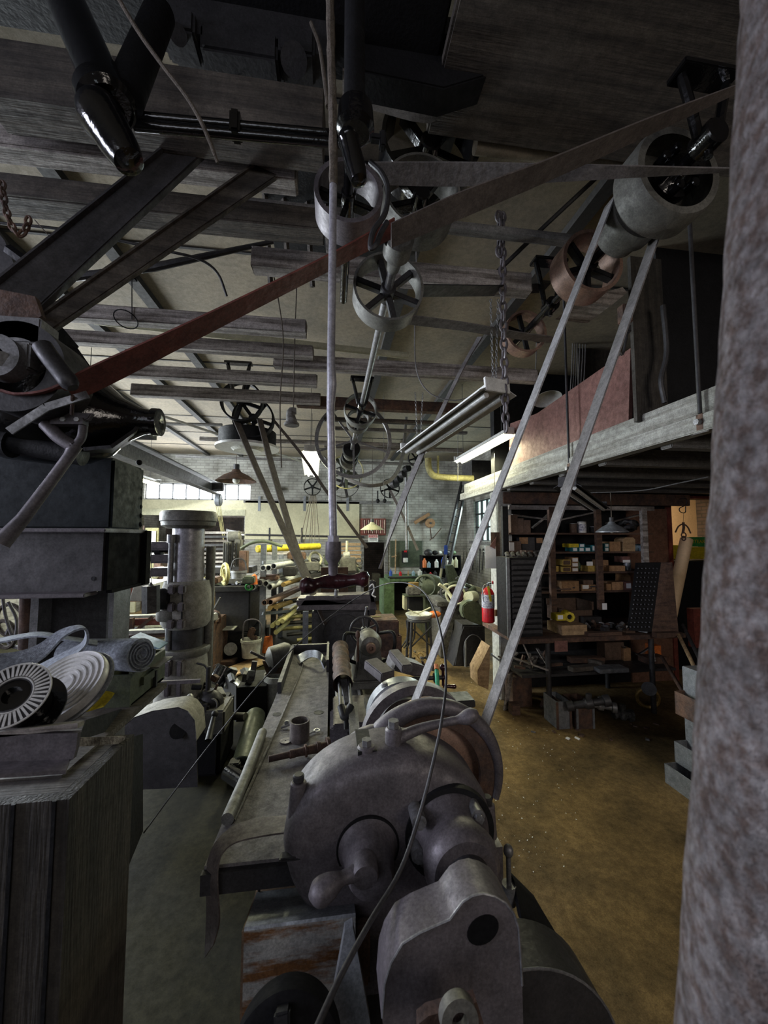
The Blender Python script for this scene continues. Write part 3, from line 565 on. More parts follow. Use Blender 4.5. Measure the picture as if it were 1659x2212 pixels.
# ================================================================ MEZZANINE, POST, SHELVES (right)
XM=2.08
zt=2.80; zm=2.69; zb=2.59
def beamx(y0,y1,x0,x1,z0,z1): return B().mm((x0,y0,z0),(x1,y1,z1),.006)
O('mezzanine_beam',beamx(1.0,5.85,XM,XM+.06,zm+.005,zt+.03),'woody',L='upper whitewashed edge beam of the mezzanine',C='beam')
O('mezzanine_beam',beamx(.9,5.95,XM-.035,XM+.06,zb,zm),'woody',L='lower whitewashed edge beam of the mezzanine, projecting a little',C='beam')
ST('floor_mezzanine',B().mm((XM+.061,.9,zm+.02),(7.8,4.9,zm+.09)),'woodd')
for i,Y in enumerate((1.55,2.15,2.75,3.3,3.85,4.4)):
    O('floor_joist',beamx(Y,Y+.09,XM+.065,7.8,zb-.02,zm+.015),'joist',L=['joist under the mezzanine nearest the rusty post','second joist from the rusty post under the mezzanine','third joist from the rusty post under the mezzanine','fourth joist from the rusty post, above the grey shade lamp','fifth joist from the rusty post under the mezzanine','farthest joist under the mezzanine, just above the shelves'][i],C='joist',g='joists under the mezzanine')
O('ledger_board',beamx(4.6,4.68,XM+.07,XD,2.42,2.57),'rust',L='rusty brown ledger board on top of the shelf unit',C='beam')
a=S(1098,980,XM+.03);c=S(1362,935,XM+.03);
zr=lambda px,py:S(px,py,XM+.03).z
b=B().prism([S(1098,1022,XM+.065),S(1357,930,XM+.065),S(1362,752,XM+.065),S(1160,893,XM+.065),S(1102,915,XM+.065)],(.03,0,0)); o=O('guard_board',b,'redbig',L='large red brown board standing on the mezzanine edge',C='board')
O('cornice_lamp',B().lathe(P(1180,852,3.6),(0,-.3,-1),[(0,0),(.0,.05),(.05,.13),(.06,.14),(.05,.12)],20),'white',L='small pale dish peeping over the red brown board',C='dish')
for i,(p0,p1,X) in enumerate((((1486,500),(1512,893),XM-.03),((1225,745),(1229,1000),XM-.03))):
    q=S(*p1,X); qt=V((X,q.y,4.3)); t_=T('hanger_rod',['steel hanger rod bolted to the mezzanine beam near the rusty post','steel hanger rod bolted to the mezzanine beam below the red board'][i],'rod',q)
    O('rod',B().cyl(q,qt,.011,n=10),'dark',t_); O('washer_plate',B().box(q+V((0,0,-.05)),(.012,.04,.09)),'rust',t_); O('nut',B().hexn(q+V((-.03,0,-.05)),q+V((0,0,-.05)),.018),'steel',t_)
O('electric_cable',B().tube(smooth([P(*p) for p in [(1122,1050,5),(1180,1035,4),(1300,965,3),(1340,990,2.8),(1440,955,2.2),(1530,930,1.8)]],5),.005),'cable',L='grey cable clipped along the bottom of the mezzanine beam',C='cable')
O('electric_cable',B().tube(smooth([P(*p) for p in [(1260,1065,4.2),(1380,1060,3.8),(1460,1045,3.4),(1530,1030,3)]],5),.006),'cable',L='slack grey cable strung under the mezzanine joists',C='cable')
# storage planks on mezzanine (dark)
for i,(x0,x1,yb,yt,Y,mt,lb) in enumerate(((1376,1428,890,560,2.3,'woodgrey','brown upright board leaning on the mezzanine, right of the red board'),(1432,1552,880,330,2.6,'blackm','very wide dark upright sheet at the back of the mezzanine'),(1250,1330,800,640,4.2,'woodgrey','dark upright board standing behind the red board'))):
    a=P(x0,yb,Y);c=P(x1,yt,Y); O('upright_board',B().mm((a.x,Y,zm+.09),(c.x,Y+.03,c.z)),mt,L=lb,C='board')
for i,px in enumerate((1160,1238,1243,1248,1254,1260,1266)): O('hung_cord',B().tube([P(px,705,4.1),P(px-2,780,4.1),P(px-8,880,4.1)],.006),'cable',L='thin hanging wire behind the red board, '+['lone one by the chain','leftmost of the bundle','second of the bundle','third of the bundle','fourth of the bundle','fifth of the bundle','rightmost of the bundle'][i],C='wire',g='hanging wires over the mezzanine')
O('duct_hose',B().tube(smooth([P(*p) for p in [(1432,660,2.2),(1440,760,2.2),(1428,820,2.2),(1436,870,2.2)]],5),.016),'dark',L='grey hose hanging down the dark sheet on the mezzanine',C='hose')
cf=T('hanging_control_box','small rusty control box with cords hanging left of the right long belt','box',P(1350,690,2.2)); O('case',B().box(P(1350,680,2.2),(.07,.06,.12),bev=.006),'rust',cf); O('lower_case',B().box(P(1350,712,2.2),(.06,.05,.05),bev=.006),'dark',cf)
O('cord',B().tube(smooth([P(*p) for p in [(1340,715,2.2),(1335,750,2.2),(1345,765,2.2),(1355,720,2.2)]],5),.008),'dark',cf)
O('short_plank',B().prism([P(1245,650,2.3),P(1345,620,2.3),P(1355,632,2.3),P(1320,660,2.3)],(0,.25,.015)),'wood',L='short pale plank end sticking out under the copper pulley',C='plank')
# post
pa=G(1060,1497,0); PXc=2.17; PY=4.62
pt=T('timber_post','whitewashed square timber post carrying the mezzanine','post',(PXc,PY,0))
O('shaft',B().mm((PXc-.1,PY,0),(PXc+.1,PY+.22,2.585),.01),'woodv',pt); O('hook_block',B().mm((PXc-.16,PY-.02,1.02),(PXc-.02,PY-.001,1.10),.004),'woodl',pt)
def ppx(px,py,d=.0): return P(px,py,PY-d)
ex=T('fire_extinguisher','red fire extinguisher hanging on the white timber post','fire extinguisher',ppx(1055,1345,.09))
a=ppx(1055,1344,.10);tp_=ppx(1055,1268,.10); r=.075; L=tp_.z-a.z
O('tank',B().lathe(a,(0,0,1),[(0,0),(0,r*.85),(.012,r),(L*.82,r),(L*.93,r*.7),(L*.99,r*.3),(L,0)],28),'redp',ex)
O('label_band',B().lathe(a+V((0,0,L*.42)),(0,0,1),[(0,r+.0),(0,r+.002),(L*.38,r+.002),(L*.38,r)],28,False,PI*1.1,PI*.45),'paperb',ex)
O('valve',B().cyl(a+V((0,0,L)),a+V((0,0,L+.04)),.016,n=14),'steel',ex); O('handle',B().box(a+V((.01,-.02,L+.05)),(.03,.09,.012),bev=.004).box(a+V((.01,-.03,L+.025)),(.02,.08,.008),bev=.003),'dark',ex)
O('hose',B().tube(smooth([a+V((0,0,L+.03)),a+V((-.05,-.01,L+.02)),a+V((-.075,-.02,L-.05)),a+V((-.07,-.03,L*.6))],5),.008),'steel',ex)
O('inspection_tag',B().bar(a+V((-.03,-.08,L+.02)),a+V((.0,-.085,L*.62)),.028,.002,(0,-1,0)),'yellow',ex)
O('pin_cap',B().box(a+V((.055,-.02,L+.055)),(.018,.02,.035),bev=.004),'redp',ex)
cl=T('clipboard_sheet','white inspection sheet hanging on the timber post above the extinguisher','paper',ppx(1060,1228,.02)); O('sheet',B().mm(ppx(1049,1228,.03),ppx(1071,1180,.028)),'paper',cl); O('backing_board',B().mm(ppx(1062,1228,.02),ppx(1078,1150,.001)),'rust',cl)
O('pink_tag',B().prism([ppx(1072,1160,.035),ppx(1058,1180,.035),ppx(1070,1186,.035)],(0,.004,0)),'redbig',cl)
# crate steps at post
O('plywood_bracket',B().prism([P(1033,1480,4.4),P(1055,1490,4.4),P(1058,1440,4.4),P(1058,1395,4.4),P(1031,1450,4.4)],(0,.25,0)),'woodl',L='small plywood box seat leaning at the foot of the timber post',C='box')
# ---- shelf unit / workbench
SY=4.25
def bx(px,Y=SY): return P(px,1250,Y).x
def bz(py,Y=SY): return P(1280,py,Y).z
x0=bx(1097,4.5);x1=bx(1408,4.5)
sh=T('shelf_unit','tall dark wooden parts shelf unit on top of the bench under the mezzanine','shelf',(x0,4.75,bz(1372)))
zz=[bz(y,4.4) for y in (1151,1192,1236,1278)]
for z in zz: O('shelf_board',B().mm((x0,4.45,z-.022),(x1,4.92,z)),'woodb',sh)
O('back_panel',B().mm((x0,4.9,bz(1372)),(x1,4.93,bz(1095,4.5))),'blackm',sh)
for px,mt in ((1093,'blackm'),(1194,'woodb'),(1296,'woodb'),(1396,'wood')):
    x=bx(px,4.42); O('upright',B().mm((x-.035,4.40,bz(1372) if px!=1296 else bz(1318,4.4)),(x+.035,4.448,bz(1096,4.42))),mt,sh)
O('top_rail',B().mm((x0,4.41,bz(1102,4.42)),(x1,4.455,bz(1093,4.42))),'wood',sh)
for (ax,ay,cx,cy) in ((1105,1112,1180,1122),(1150,1140,1190,1107),(1200,1125,1292,1105),(1310,1130,1390,1110)): O('wall_lath',B().bar(P(ax,ay,4.85),P(cx,cy,4.85),.02,.05,(0,1,0)),'wood',sh)
O('price_tag',B().mm(P(1301,1317,4.39),P(1311,1303,4.385)),'paper',sh)
O('hardboard_panel',B().mm((x1+.02,4.92,0),(XD-.061,4.948,2.4)),'brownb',L='tall brown hardboard panel between the shelf unit and the doorway',C='panel')
# bench
zbn=bz(1376,4.0); bxl=bx(1100,4.1); bxr=bx(1460,4.1)
wb=T('parts_bench','long dark steel legged bench with lower shelf under the shelf unit','bench',((bxl+bxr)/2,4.3,0))
O('bench_top',B().mm((bxl,4.0,zbn-.05),(bxr,4.9,zbn),.006),'rust',wb)
zl=P(1280,1452,4.05).z
O('lower_shelf',B().mm((bxl+.1,4.05,zl-.03),(bxr-.1,4.88,zl),.004),'dark',wb)
for px in (1186,1411):
    for y in (4.06,4.8): x=P(px,1500,4.06).x; O('leg',B().cyl((x,y,0),(x,y,zbn-.05),.028,n=14),'dark',wb)
O('taped_notice',B().mm(P(1198,1408,3.99),P(1226,1384,3.985)),'redbig',wb)
# drawer cabinet left on the bench
xa,xb=bx(1096,4.1),bx(1170,4.1); zc=bz(1203,4.1)
dc=T('drawer_cabinet','dark steel cabinet of many shallow drawers at the left end of the bench','cabinet',((xa+xb)/2,4.2,zbn))
O('case',B().mm((xa,4.1,zbn),(xb,4.39,zc),.004),'blackm',dc); O('side_edge',B().mm((xa-.015,4.08,zbn),(xa+.02,4.099,zc)),'galv',dc)
for k in range(14):
    z0=zbn+.03+k*(zc-zbn-.05)/14; d=O('drawer',B().mm((xa+.04,4.075,z0),(xb-.02,4.098,z0+(zc-zbn-.05)/14-.012),.003),'dark',dc); O('drawer_lip',B().mm((xa+.06,4.055,z0+.004),(xb-.04,4.074,z0+.012)),'blackm',d)
for k in range(7): O('scrap_part',B().cyl((xa+.06+.07*k,4.2,zc+.001),(xa+.06+.07*k,4.24,zc+.05),.024,n=9,bev=.005),'clutter',L='grey scrap fitting on the drawer cabinet, '+['leftmost in its row','second in its row','third in its row','middle of its row','fifth in its row','sixth in its row','rightmost in its row'][k],C='fitting',g='scrap fittings on the drawer cabinet')
# slanted drill rack on the right
rk=T('tool_rack','big slanted dark rack of drill bits at the right end of the bench','rack',P(1420,1370,4.1))
A=[P(1390,1370,4.05),P(1466,1370,3.95),P(1452,1215,4.2),P(1372,1216,4.3)]
O('side_board',B().prism([P(1408,1365,4.0),P(1466,1368,3.95),P(1452,1215,4.2),P(1428,1215,4.25)],(0,.03,0)),'woodb',rk)
O('rack_face',B().prism([P(1360,1362,4.05),P(1408,1365,4.0),P(1428,1215,4.25),P(1378,1216,4.3)],(0,.04,0)),'blackm',rk); O('base_rail',B().mm(P(1408,1375,3.97),P(1468,1366,3.90)),'woodb',rk)
for r_ in range(14):
    for c_ in range(6):
        f=r_/14; q0=P(1366+c_*8+18*f,1355-135*f,4.03+.25*f)
        b=B().cyl(q0,q0+V((-.05,-.03,.012)),.009,n=6); O('drill_bit',b,'dark',rk)
# shelf contents
def bxs(px0,px1,pyb,pyt,Y,mt,lb,cat='box',dp=.15,lab=None,name='carton',z=None,g=None,lm='paper'):
    a=P(px0,pyb,Y);c=P(px1,pyt,Y); zz_=z if z is not None else a.z
    h=c.z-a.z
    if lab:
        t_=T(name,lb,cat,((a.x+c.x)/2,Y,zz_),g); O('body',B().mm((a.x,Y,zz_),(c.x,Y+dp,zz_+h),.002),mt,t_)
        w_=(c.x-a.x); O('label_sticker',B().mm((a.x+w_*lab[0],Y-.002,zz_+h*lab[1]),(a.x+w_*lab[2],Y,zz_+h*lab[3])),lm,t_); return t_
    return O(name,B().mm((a.x,Y,zz_),(c.x,Y+dp,zz_+h),.002),mt,L=lb,C=cat,g=g)
Yf=4.47
z1,z2,z3,z4=[z+.001 for z in zz]
# row1 (top shelf z1)
for i,(l,r_,t) in enumerate(((1104,1118,1112),(1119,1131,1119),(1132,1146,1123))): bxs(l,r_,1150,t,Yf,'cardd','dark scrap box on the top shelf, '+['tallest, at the left end','middle of the three','lowest of the three'][i],z=z1)
def can(px,pyb,pyt,rpx,Y,mt,lb,z=None,band=None,name='can',cat='can'):
    a=P(px,pyb,Y);h=P(px,pyt,Y).z-a.z; r_=m(rpx,Y); a.z=z if z is not None else a.z
    t_=T(name,lb,cat,a); O('body',B().cyl(a,a+V((0,0,h)),r_,n=20,bev=.003),mt,t_)
    O('lid',B().lathe(a+V((0,0,h)),(0,0,1),[(0,r_*.9),(.004,r_*1.03),(.01,r_*1.03),(.01,r_*.85),(.006,0)],20),'steel',t_)
    if band: O('label',B().lathe(a+V((0,0,h*.2)),(0,0,1),[(0,r_),(0,r_+.002),(h*.6,r_+.002),(h*.6,r_)],20),band,t_)
    return t_
can(1257,1145,1122,9.5,Yf+.1,'white','white paint can on the top shelf',z1,'paperb')
can(1238,1145,1126,8,Yf+.1,'cardd','dark brown tin left of the white paint can',z1)
can(1283,1145,1133,10,Yf+.1,'blackm','low black tin right of the white paint can',z1)
O('wire_heap',B().tor((bx(1360,4.6),4.62,z1+.05),(0,.3,1),.10,.03,20,6).tor((bx(1365,4.6),4.62,z1+.11),(.3,.3,1),.09,.03,20,6).jit(.012),'dark',L='tangled dark wire heap at the right of the top shelf',C='wire')
# row2 z2
bxs(1100,1126,1185,1162,Yf,'cardd','brown box with a pale label at the left of the second shelf',lab=(.0,.1,.4,.9),z=z2)
bxs(1128,1155,1185,1154,Yf+.05,'dark','dark box carrying a tan card on the second shelf',lab=(-.2,.55,.45,1.0),lm='card',z=z2)
bxs(1157,1178,1185,1154,Yf+.05,'blackm','black box with tan tag on the second shelf',lab=(.1,.6,.7,.95),lm='card',z=z2)
for i,(l,r_,b_,t) in enumerate(((1236,1248,1185,1176),(1250,1262,1185,1176),(1263,1276,1185,1176),(1278,1291,1185,1171),(1251,1263,1175,1167),(1306,1315,1185,1176),(1306,1315,1175,1167))):
    bxs(l,r_,b_,t,Yf,'teal','small teal carton with white end label, '+['leftmost in the bottom row','second in the bottom row','third in the bottom row','taller one beside the shelf upright','alone on top of the row','lower one right of the shelf upright','upper one right of the shelf upright'][i],lab=(.15,.15,.85,.85),z=z2 if b_==1185 else z2+.052,g='teal cartons on the second shelf')
bxs(1230,1250,1175,1167,Yf,'yellow','yellow carton lying on the teal cartons',z=z2+.052)
bxs(1317,1340,1186,1165,Yf,'card','brown cardboard box right of the teal cartons',z=z2); 
w_=T('wooden_box','upright wooden box with an arched top on the second shelf','box',P(1359,1186,Yf)); q=P(1359,1186,Yf)
pts=[P(1346,1186,Yf),P(1372,1186,Yf),P(1372,1160,Yf),P(1367,1156,Yf),P(1351,1156,Yf),P(1346,1160,Yf)]; dz=z2-pts[0].z
O('body',B().prism([p+V((0,0,dz)) for p in pts],(0,.16,0)),'woodl',w_)
O('plastic_bag',B().sph((bx(1393,Yf),Yf+.08,z2+.04),.09,(1.1,.7,.5)).jit(.012),'bluel',L='crumpled clear plastic bag at the right of the second shelf',C='bag')
# row3 z3
for i,(l,r_,b_,t,mt,lb) in enumerate(((1215,1233,1227,1216,'cardy','yellow printed carton, bottom left of the stack on the third shelf'),(1215,1233,1215,1202,'cardy','yellow printed carton, top left of the stack on the third shelf'),(1235,1249,1227,1218,'card','white faced carton, bottom right of the stack on the third shelf'),(1235,1249,1217,1207,'card','white faced carton, middle right of the stack on the third shelf'),(1235,1249,1206,1195,'card','white faced carton, top right of the stack on the third shelf'))):
    d_=z3+(0 if b_>1225 else .078 if l==1215 else (.058 if b_==1217 else .116)); bxs(l,r_,b_,t,Yf,mt,lb,lab=(.1,.15,.9,.85),z=d_,lm='paper' if mt=='card' else 'cardd')
O('green_bag',B().sph((bx(1256,Yf),Yf+.08,z3+.07),.05,(.8,.8,1.3)).jit(.006),'green',L='small greenish bag between cartons on the third shelf',C='bag')
bxs(1270,1296,1228,1215,Yf,'cardy','long open orange carton with a paper flap on the third shelf',lab=(-.1,1.0,.4,1.7),z=z3)
bxs(1296,1314,1228,1205,Yf+.1,'card','brown carton behind the shelf upright on the third shelf',z=z3)
bxs(1316,1350,1228,1216,Yf,'card','low open cardboard tray on the third shelf',z=z3)
bxs(1345,1360,1205,1192,Yf+.05,'redbig','red and white carton on the grey can, third shelf',lab=(.0,.0,1,.45),z=z3+.105)
can(1355,1228,1206,8,Yf+.1,'galv','grey can under the red and white carton',z3)
for i,(l,r_,mt) in enumerate(((1136,1152,'cardd'),(1153,1169,'dark'))): bxs(l,r_,1203,1190,4.3,mt,['brown tin box lying on top of the drawer cabinet','dark tin box beside the brown one on the drawer cabinet'][i],z=zc+.0)
bxs(1198,1206,1212,1200,Yf+.05,'cardy','small tan carton left of the carton stack on the third shelf',z=z3)
# row4 z4
for i,(l,r_,b_,t,mt,lb,lab) in enumerate(((1213,1250,1262,1240,'card','tilted looking brown carton on the fourth shelf',None),(1260,1281,1250,1240,'cardd','dark reddish carton on top of the open cartons, fourth shelf',None),(1256,1278,1270,1256,'card','open carton with white label on the fourth shelf',(.1,.3,.7,.9)),(1279,1294,1270,1257,'card','small open orange carton left of the shelf upright on the fourth shelf',None),(1310,1320,1270,1256,'card','small open carton right of the shelf upright on the fourth shelf',None),(1322,1346,1270,1252,'card','open brown carton on the fourth shelf with goods showing',None),(1348,1364,1268,1250,'redbig','reddish carton with a white side label at the right of the fourth shelf',(.3,.2,.9,.8)))):
    bxs(l,r_,b_,t,Yf,mt,lb,lab=lab,z=z4+(.075 if b_==1250 else 0))
O('arched_board',B().prism([P(1330,1270,4.62),P(1362,1270,4.62),P(1362,1245,4.62),P(1354,1237,4.62),P(1332,1237,4.62)],(0,.02,0)),'card',L='upright arched cardboard piece behind the open cartons',C='cardboard')
O('round_tin',B().cyl((bx(1322,4.6),4.62,z4+.075),(bx(1322,4.6),4.62,z4+.10),.045,n=20),'greenm',L='round green tin on the open carton',C='tin')
for i in range(12):
    a=P(rnd(1180,1250),rnd(1262,1272),Yf+.1*rnd(0,1)); O('long_tool',B().cyl(V((a.x,a.y,z4+.012+.012*(i%3))),V((a.x+rnd(.1,.3),a.y+rnd(-.1,.1),z4+.03+.012*(i%3))),rnd(.006,.012),n=8),random.choice(['dark','steel','rust']),L='loose bar tool lying in the heap at the left of the fourth shelf',C='tool',g='loose bar tools on the fourth shelf')
# bench top stuff
Yb=4.1
bxs(1214,1268,1370,1347,Yb,'woodl','pale wooden drawer box standing on the bench',dp=.3,z=zbn+.001)
q=P(1212,1347,Yb); 
yl=T('yellow_capped_part','yellow carton with a white label on the pale wooden box','box',P(1212,1340,Yb+.05)); O('body',B().mm(P(1203,1341,Yb+.05),P(1222,1327,Yb+.05)+V((0,.12,0))),'yellow',yl); O('label_sticker',B().mm(P(1205,1338,Yb+.047),P(1216,1329,Yb+.048)),'paper',yl)
yc=P(1231,1333,Yb+.05); yr=T('roll_of_tape','round black and yellow capped tube beside the yellow carton','tube',yc-V((0,0,.05))); O('tube_body',B().pipe(yc,yc+V((.04,.15,0)),.058,.03,8),'yellow',yr); O('plug',B().cyl(yc+V((0,.02,0)),yc+V((.0,.03,0)),.031,n=16),'blackm',yr)
ob_=T('open_box','open grey wooden box behind the yellow carton','box',P(1250,1345,4.5))
a=P(1214,1345,4.5);c=P(1282,1300,4.5)
for (p,q_) in (((a.x,4.5,a.z),(c.x,4.52,c.z-.1)),((a.x,4.5,a.z),(a.x+.02,4.85,c.z-.08)),((c.x-.02,4.5,a.z),(c.x,4.85,c.z)),((a.x,4.83,a.z),(c.x,4.85,c.z))): O('side_board',B().mm(p,q_),'cardd',ob_)
bxs(1272,1344,1372,1362,4.02,'woodb','long flat brown board lying at the bench front edge',dp=.08,z=zbn+.001)
bxs(1353,1372,1368,1352,Yb,'cardd','small box with pale lid right of centre on the bench',lab=(0,.7,1,1.05),z=zbn+.001)
bxs(1262,1300,1362,1338,4.4,'dark','dark square box behind the brown board on the bench',z=zbn+.001)
for i in range(34):
    x=rnd(bx(1270),bx(1395)); y=rnd(4.05,4.35); k=i%3; z=zbn+.03+rnd(0,.05)
    b=B(); 
    if k==0: b.cyl((x,y,z),(x+rnd(-.1,.1),y+rnd(-.08,.08),z+rnd(.0,.06)),rnd(.012,.03),n=10,bev=.004)
    elif k==1: b.tor((x,y,z),(rnd(-1,1),rnd(-1,1),1),.035,.011,14,6)
    else: b.box((x,y,z),(rnd(.04,.1),rnd(.03,.07),rnd(.03,.06)),Matrix.Rotation(rnd(0,3),4,'Z'),.004)
    O('machine_fitting',b,random.choice(['dark','steel','rust','dark']),L='small oily metal fitting in the heap on the right half of the bench',C='fitting',g='metal fittings heaped on the bench')
# lower shelf
for i,(a_,c_,h,wd,mt,lb) in enumerate((((1232,1452,4.1),(1290,1440,4.15),.05,.09,'woodd','dark squared block lying left on the lower bench shelf'),((1228,1428,4.35),(1302,1415,4.3),.06,.10,'rust','long rusty bar on the lower bench shelf'),((1286,1452,4.06),(1348,1446,4.06),.045,.16,'galv','flat pale grey slab at the front of the lower bench shelf'),((1250,1410,4.4),(1303,1440,4.15),.05,.07,'woodd','slanting brown timber offcut on the lower bench shelf'))):
    A=P(*a_);Cc=P(*c_); A.z=zl+h/2+.002+.02*(i%2); Cc.z=A.z; O('stock_block',B().bar(A,Cc,wd,h,bev=.004),mt,L=lb,C='block')
bxs(1308,1348,1438,1398,4.4,'cardd','square wooden box at the middle of the lower bench shelf',z=zl+.001); bxs(1349,1363,1440,1412,4.35,'card','tan box beside the square box on the lower bench shelf',z=zl+.001)
bxs(1415,1428,1425,1398,4.4,'orange','orange cone like box at the right of the lower bench shelf',z=zl+.001); bxs(1400,1442,1448,1432,4.2,'rust','rust brown casting at the right end of the lower bench shelf',z=zl+.001)
for i in range(26):
    x=rnd(bx(1112),bx(1188)) if i<18 else rnd(bx(1360),bx(1400)); y=rnd(4.1,4.5); z=zl+.02+.05*rnd(0,1)
    O('bar_offcut',B().bar((x,y,z),(x+rnd(-.16,.16),y+rnd(-.1,.15),z+rnd(0,.12)),rnd(.015,.04),rnd(.01,.03)),random.choice(['woodd','steel','rust','dark','wood']),L='short offcut in the pile at the '+('left' if i<18 else 'right')+' end of the lower bench shelf',C='offcut',g='offcuts at the '+('left' if i<18 else 'right')+' of the lower shelf')
for i,(a_,c_) in enumerate((((1130,1390,4.1),(1150,1435,4.05)),((1105,1420,4.2),(1185,1448,4.0)),((1160,1400,4.3),(1185,1440,4.1)))): O('slat',B().bar(P(*a_),P(*c_),.03,.012),'wood',L='pale slat on the lower shelf pile, '+['steepest one','longest flat one','short one by the steel leg'][i],C='slat')
# floor below bench
def gz(px,py): q=G(px,py,0); return q
mb=[]
for i,(px,wpx,hpx) in enumerate(((1219,32,60),(1265,40,56))):
    q=gz(px,1575); w2=m(wpx,q.y)/2; h=m(hpx,q.y)
    t_=T('metal_bin','grey open-topped sheet metal bin under the bench, '+['bluish left one of the pair','rusty right one of the pair'][i],'bin',q)
    for nm,p,q2 in (('front_panel',(-w2,0,0),(w2,.01,h)),('back_panel',(-w2,.25,0),(w2,.26,h)),('left_panel',(-w2,.01,0),(-w2+.008,.25,h)),('right_panel',(w2-.008,.01,0),(w2,.25,h)),('divider',(-.004,.01,.0),(.004,.25,h-.02))): O(nm,B().mm(q+V(p),q+V(q2)),('galv' if i==0 and nm!='divider' else 'rust'),t_)
    for s_ in(-1,1): O('edge_angle',B().mm(q+V((s_*w2-.012,-.008,0)),q+V((s_*w2+.012,0,h))),'galv' if i else 'rust',t_)
def fitting(px,py,L_,r_,dirv,lb,mt,name='pipe_valve',z=0):
    q=G(px,py,z); d=V(dirv).normalized(); t_=T(name,lb,'valve',q); a=q+V((0,0,r_*1.3))
    O('body',B().lathe(a,d,[(0,0),(0,r_),(L_*.15,r_),(L_*.16,r_*.7),(L_*.4,r_*.75),(L_*.45,r_*1.1),(L_*.6,r_*1.1),(L_*.62,r_*.7),(L_*.85,r_*.75),(L_*.86,r_*1.15),(L_,r_*1.15),(L_,r_*.6),(L_*.9,r_*.5),(L_*.9,0)],18),mt,t_)
    O('bonnet',B().cyl(a+d*L_*.52,a+d*L_*.52+V((0,0,r_*1.9)),r_*.6,n=12,bev=.004),mt,t_); return t_
fitting(1225,1540,.42,.05,(1,-.35,.25),'long ribbed steel pump body lying under the bench','dark',z=.18)
fitting(1262,1530,.3,.045,(1,-.5,-.05),'reddish grey pipe valve resting behind the right metal bin','steel',z=.2)
fitting(1325,1555,.2,.055,(1,-.2,-.1),'pale multi-bolt valve casting on the floor under the bench','clutter')
O('slip_ring',B().tor(G(1400,1530,0)+V((0,0,.12)),(.5,1,.1),.11,.022,26,8),'brass',L='yellowish flanged ring standing against the bench leg',C='ring')
O('shallow_lid',B().cyl(G(1402,1488,.36),G(1402,1488,.37),.07,n=20),'dark',L='shallow dark pan hanging over the flanged ring',C='pan')
O('leaning_board',B().bar(G(1092,1533,0)+V((0,0,.0)),P(1103,1455,4.3),.07,.02),'wood',L='pale board leaning below the left end of the bench',C='board')
bxs(1108,1148,1505,1438,4.4,'rust','rusty steel box under the left of the bench',dp=.3,z=0.001); 
q=gz(1116,1546); O('wood_block',B().box(q+V((0,.05,.06)),(.1,.1,.12),bev=.006),'woodb',L='small wooden block with a nail on the floor below the bench',C='block')
q=gz(1178,1530); O('wood_block',B().box(q+V((0,.0,.05)),(.12,.05,.10),Matrix.Rotation(.5,4,'Y')@Matrix.Rotation(.4,4,'Z'),.006),'woodb',L='tipped wooden block beside the bench leg',C='block')
for i in range(16):
    q=G(rnd(1150,1420),rnd(1560,1600),0); O('floor_scrap',B().box(q+V((0,0,.006)),(rnd(.02,.06),rnd(.01,.04),.012),Matrix.Rotation(rnd(0,3),4,'Z')),random.choice(['cardd','paper','woodb','steel']),L='tiny scrap flake on the floor in front of the bench',C='scrap',g='scrap flakes on the aisle floor')
# shade lamp and small fluorescent under mezz
def shade(c,r_,h,lb,mt='dark',cord=1.0,bulb=True,lit=None,inn='lampin'):
    c=V(c); t_=T('shade_lamp',lb,'lamp',c)
    O('shade',B().lathe(c,(0,0,1),[(0,r_),(.008,r_),(h*.35,r_*.62),(h*.55,r_*.25),(h*.7,r_*.18),(h*.7,r_*.12),(h*.5,r_*.2),(h*.3,r_*.56),(0,r_*.97)],32),mt,t_)
    O('socket',B().cyl(c+V((0,0,h*.68)),c+V((0,0,h)),r_*.15,n=14,bev=.004),'dark',t_)
    O('cord',B().cyl(c+V((0,0,h)),c+V((0,0,cord)),.005,n=6),'rope',t_)
    if bulb: O('bulb',B().sph(c+V((0,0,.02)),r_*.18),inn,t_)
    return t_
shade(P(1322,1150,3.7),.155,.16,'grey enamel shade lamp hanging in front of the shelves','galv',cord=.42)
def tubelight(a,b_,wd,lb,lit,body='white',ntube=2,power=0,up=(0,0,1),name='tube_light',dn=.05):
    a=V(a);b_=V(b_); d=(b_-a).normalized(); s_=d.cross(V(up)).normalized(); n_=s_.cross(d); t_=T(name,lb,'light',(a+b_)/2-n_*.03)
    O('housing',B().bar(a,b_,wd*.4,.05,n_,.004),body,t_)
    for s in(-1,1):
        O('reflector',B().ribbon([a+s_*s*wd*.2-n_*.01,b_+s_*s*wd*.2-n_*.01],[a+s_*s*wd*.5-n_*dn,b_+s_*s*wd*.5-n_*dn],.004),body,t_)
    for k in range(ntube):
        o_=(k-(ntube-1)/2)*wd*.42 if ntube>1 else 0; O('tube',B().cyl(a+d*.04+s_*o_-n_*.052,b_-d*.04+s_*o_-n_*.052,.018,n=12),'tube' if lit else 'tubeoff',t_)
    if lit:
        for f in(.12,.88): q=a.lerp(b_,f); O('drop_wire',B().cyl(q+V((0,0,.02)),V((q.x,q.y,4.29)),.004,n=5),'dark',t_)
    for e,sg in((a,1),(b_,-1)): O('end_cap',B().box(e+d*sg*.01-n_*.03,(.02,.02,.06)) if False else B().bar(e-d*.004,e+d*.016,wd*.66,.085,n_,.003),body,t_)
    return t_
tubelight(P(1075,832,2.15),P(886,968,3.35),.27,'unlit open shop tube light hanging on chains in the centre right',False,'white')
tubelight(P(1100,930,4.2),P(990,992,5.6),.20,'lit fluorescent fixture by the red board over the mezzanine end',True,'white')
tubelight(P(671,968,5.2),P(673,1022,7.4),.26,'lit fluorescent fixture seen nearly end on left of the great wheel',True,'white')
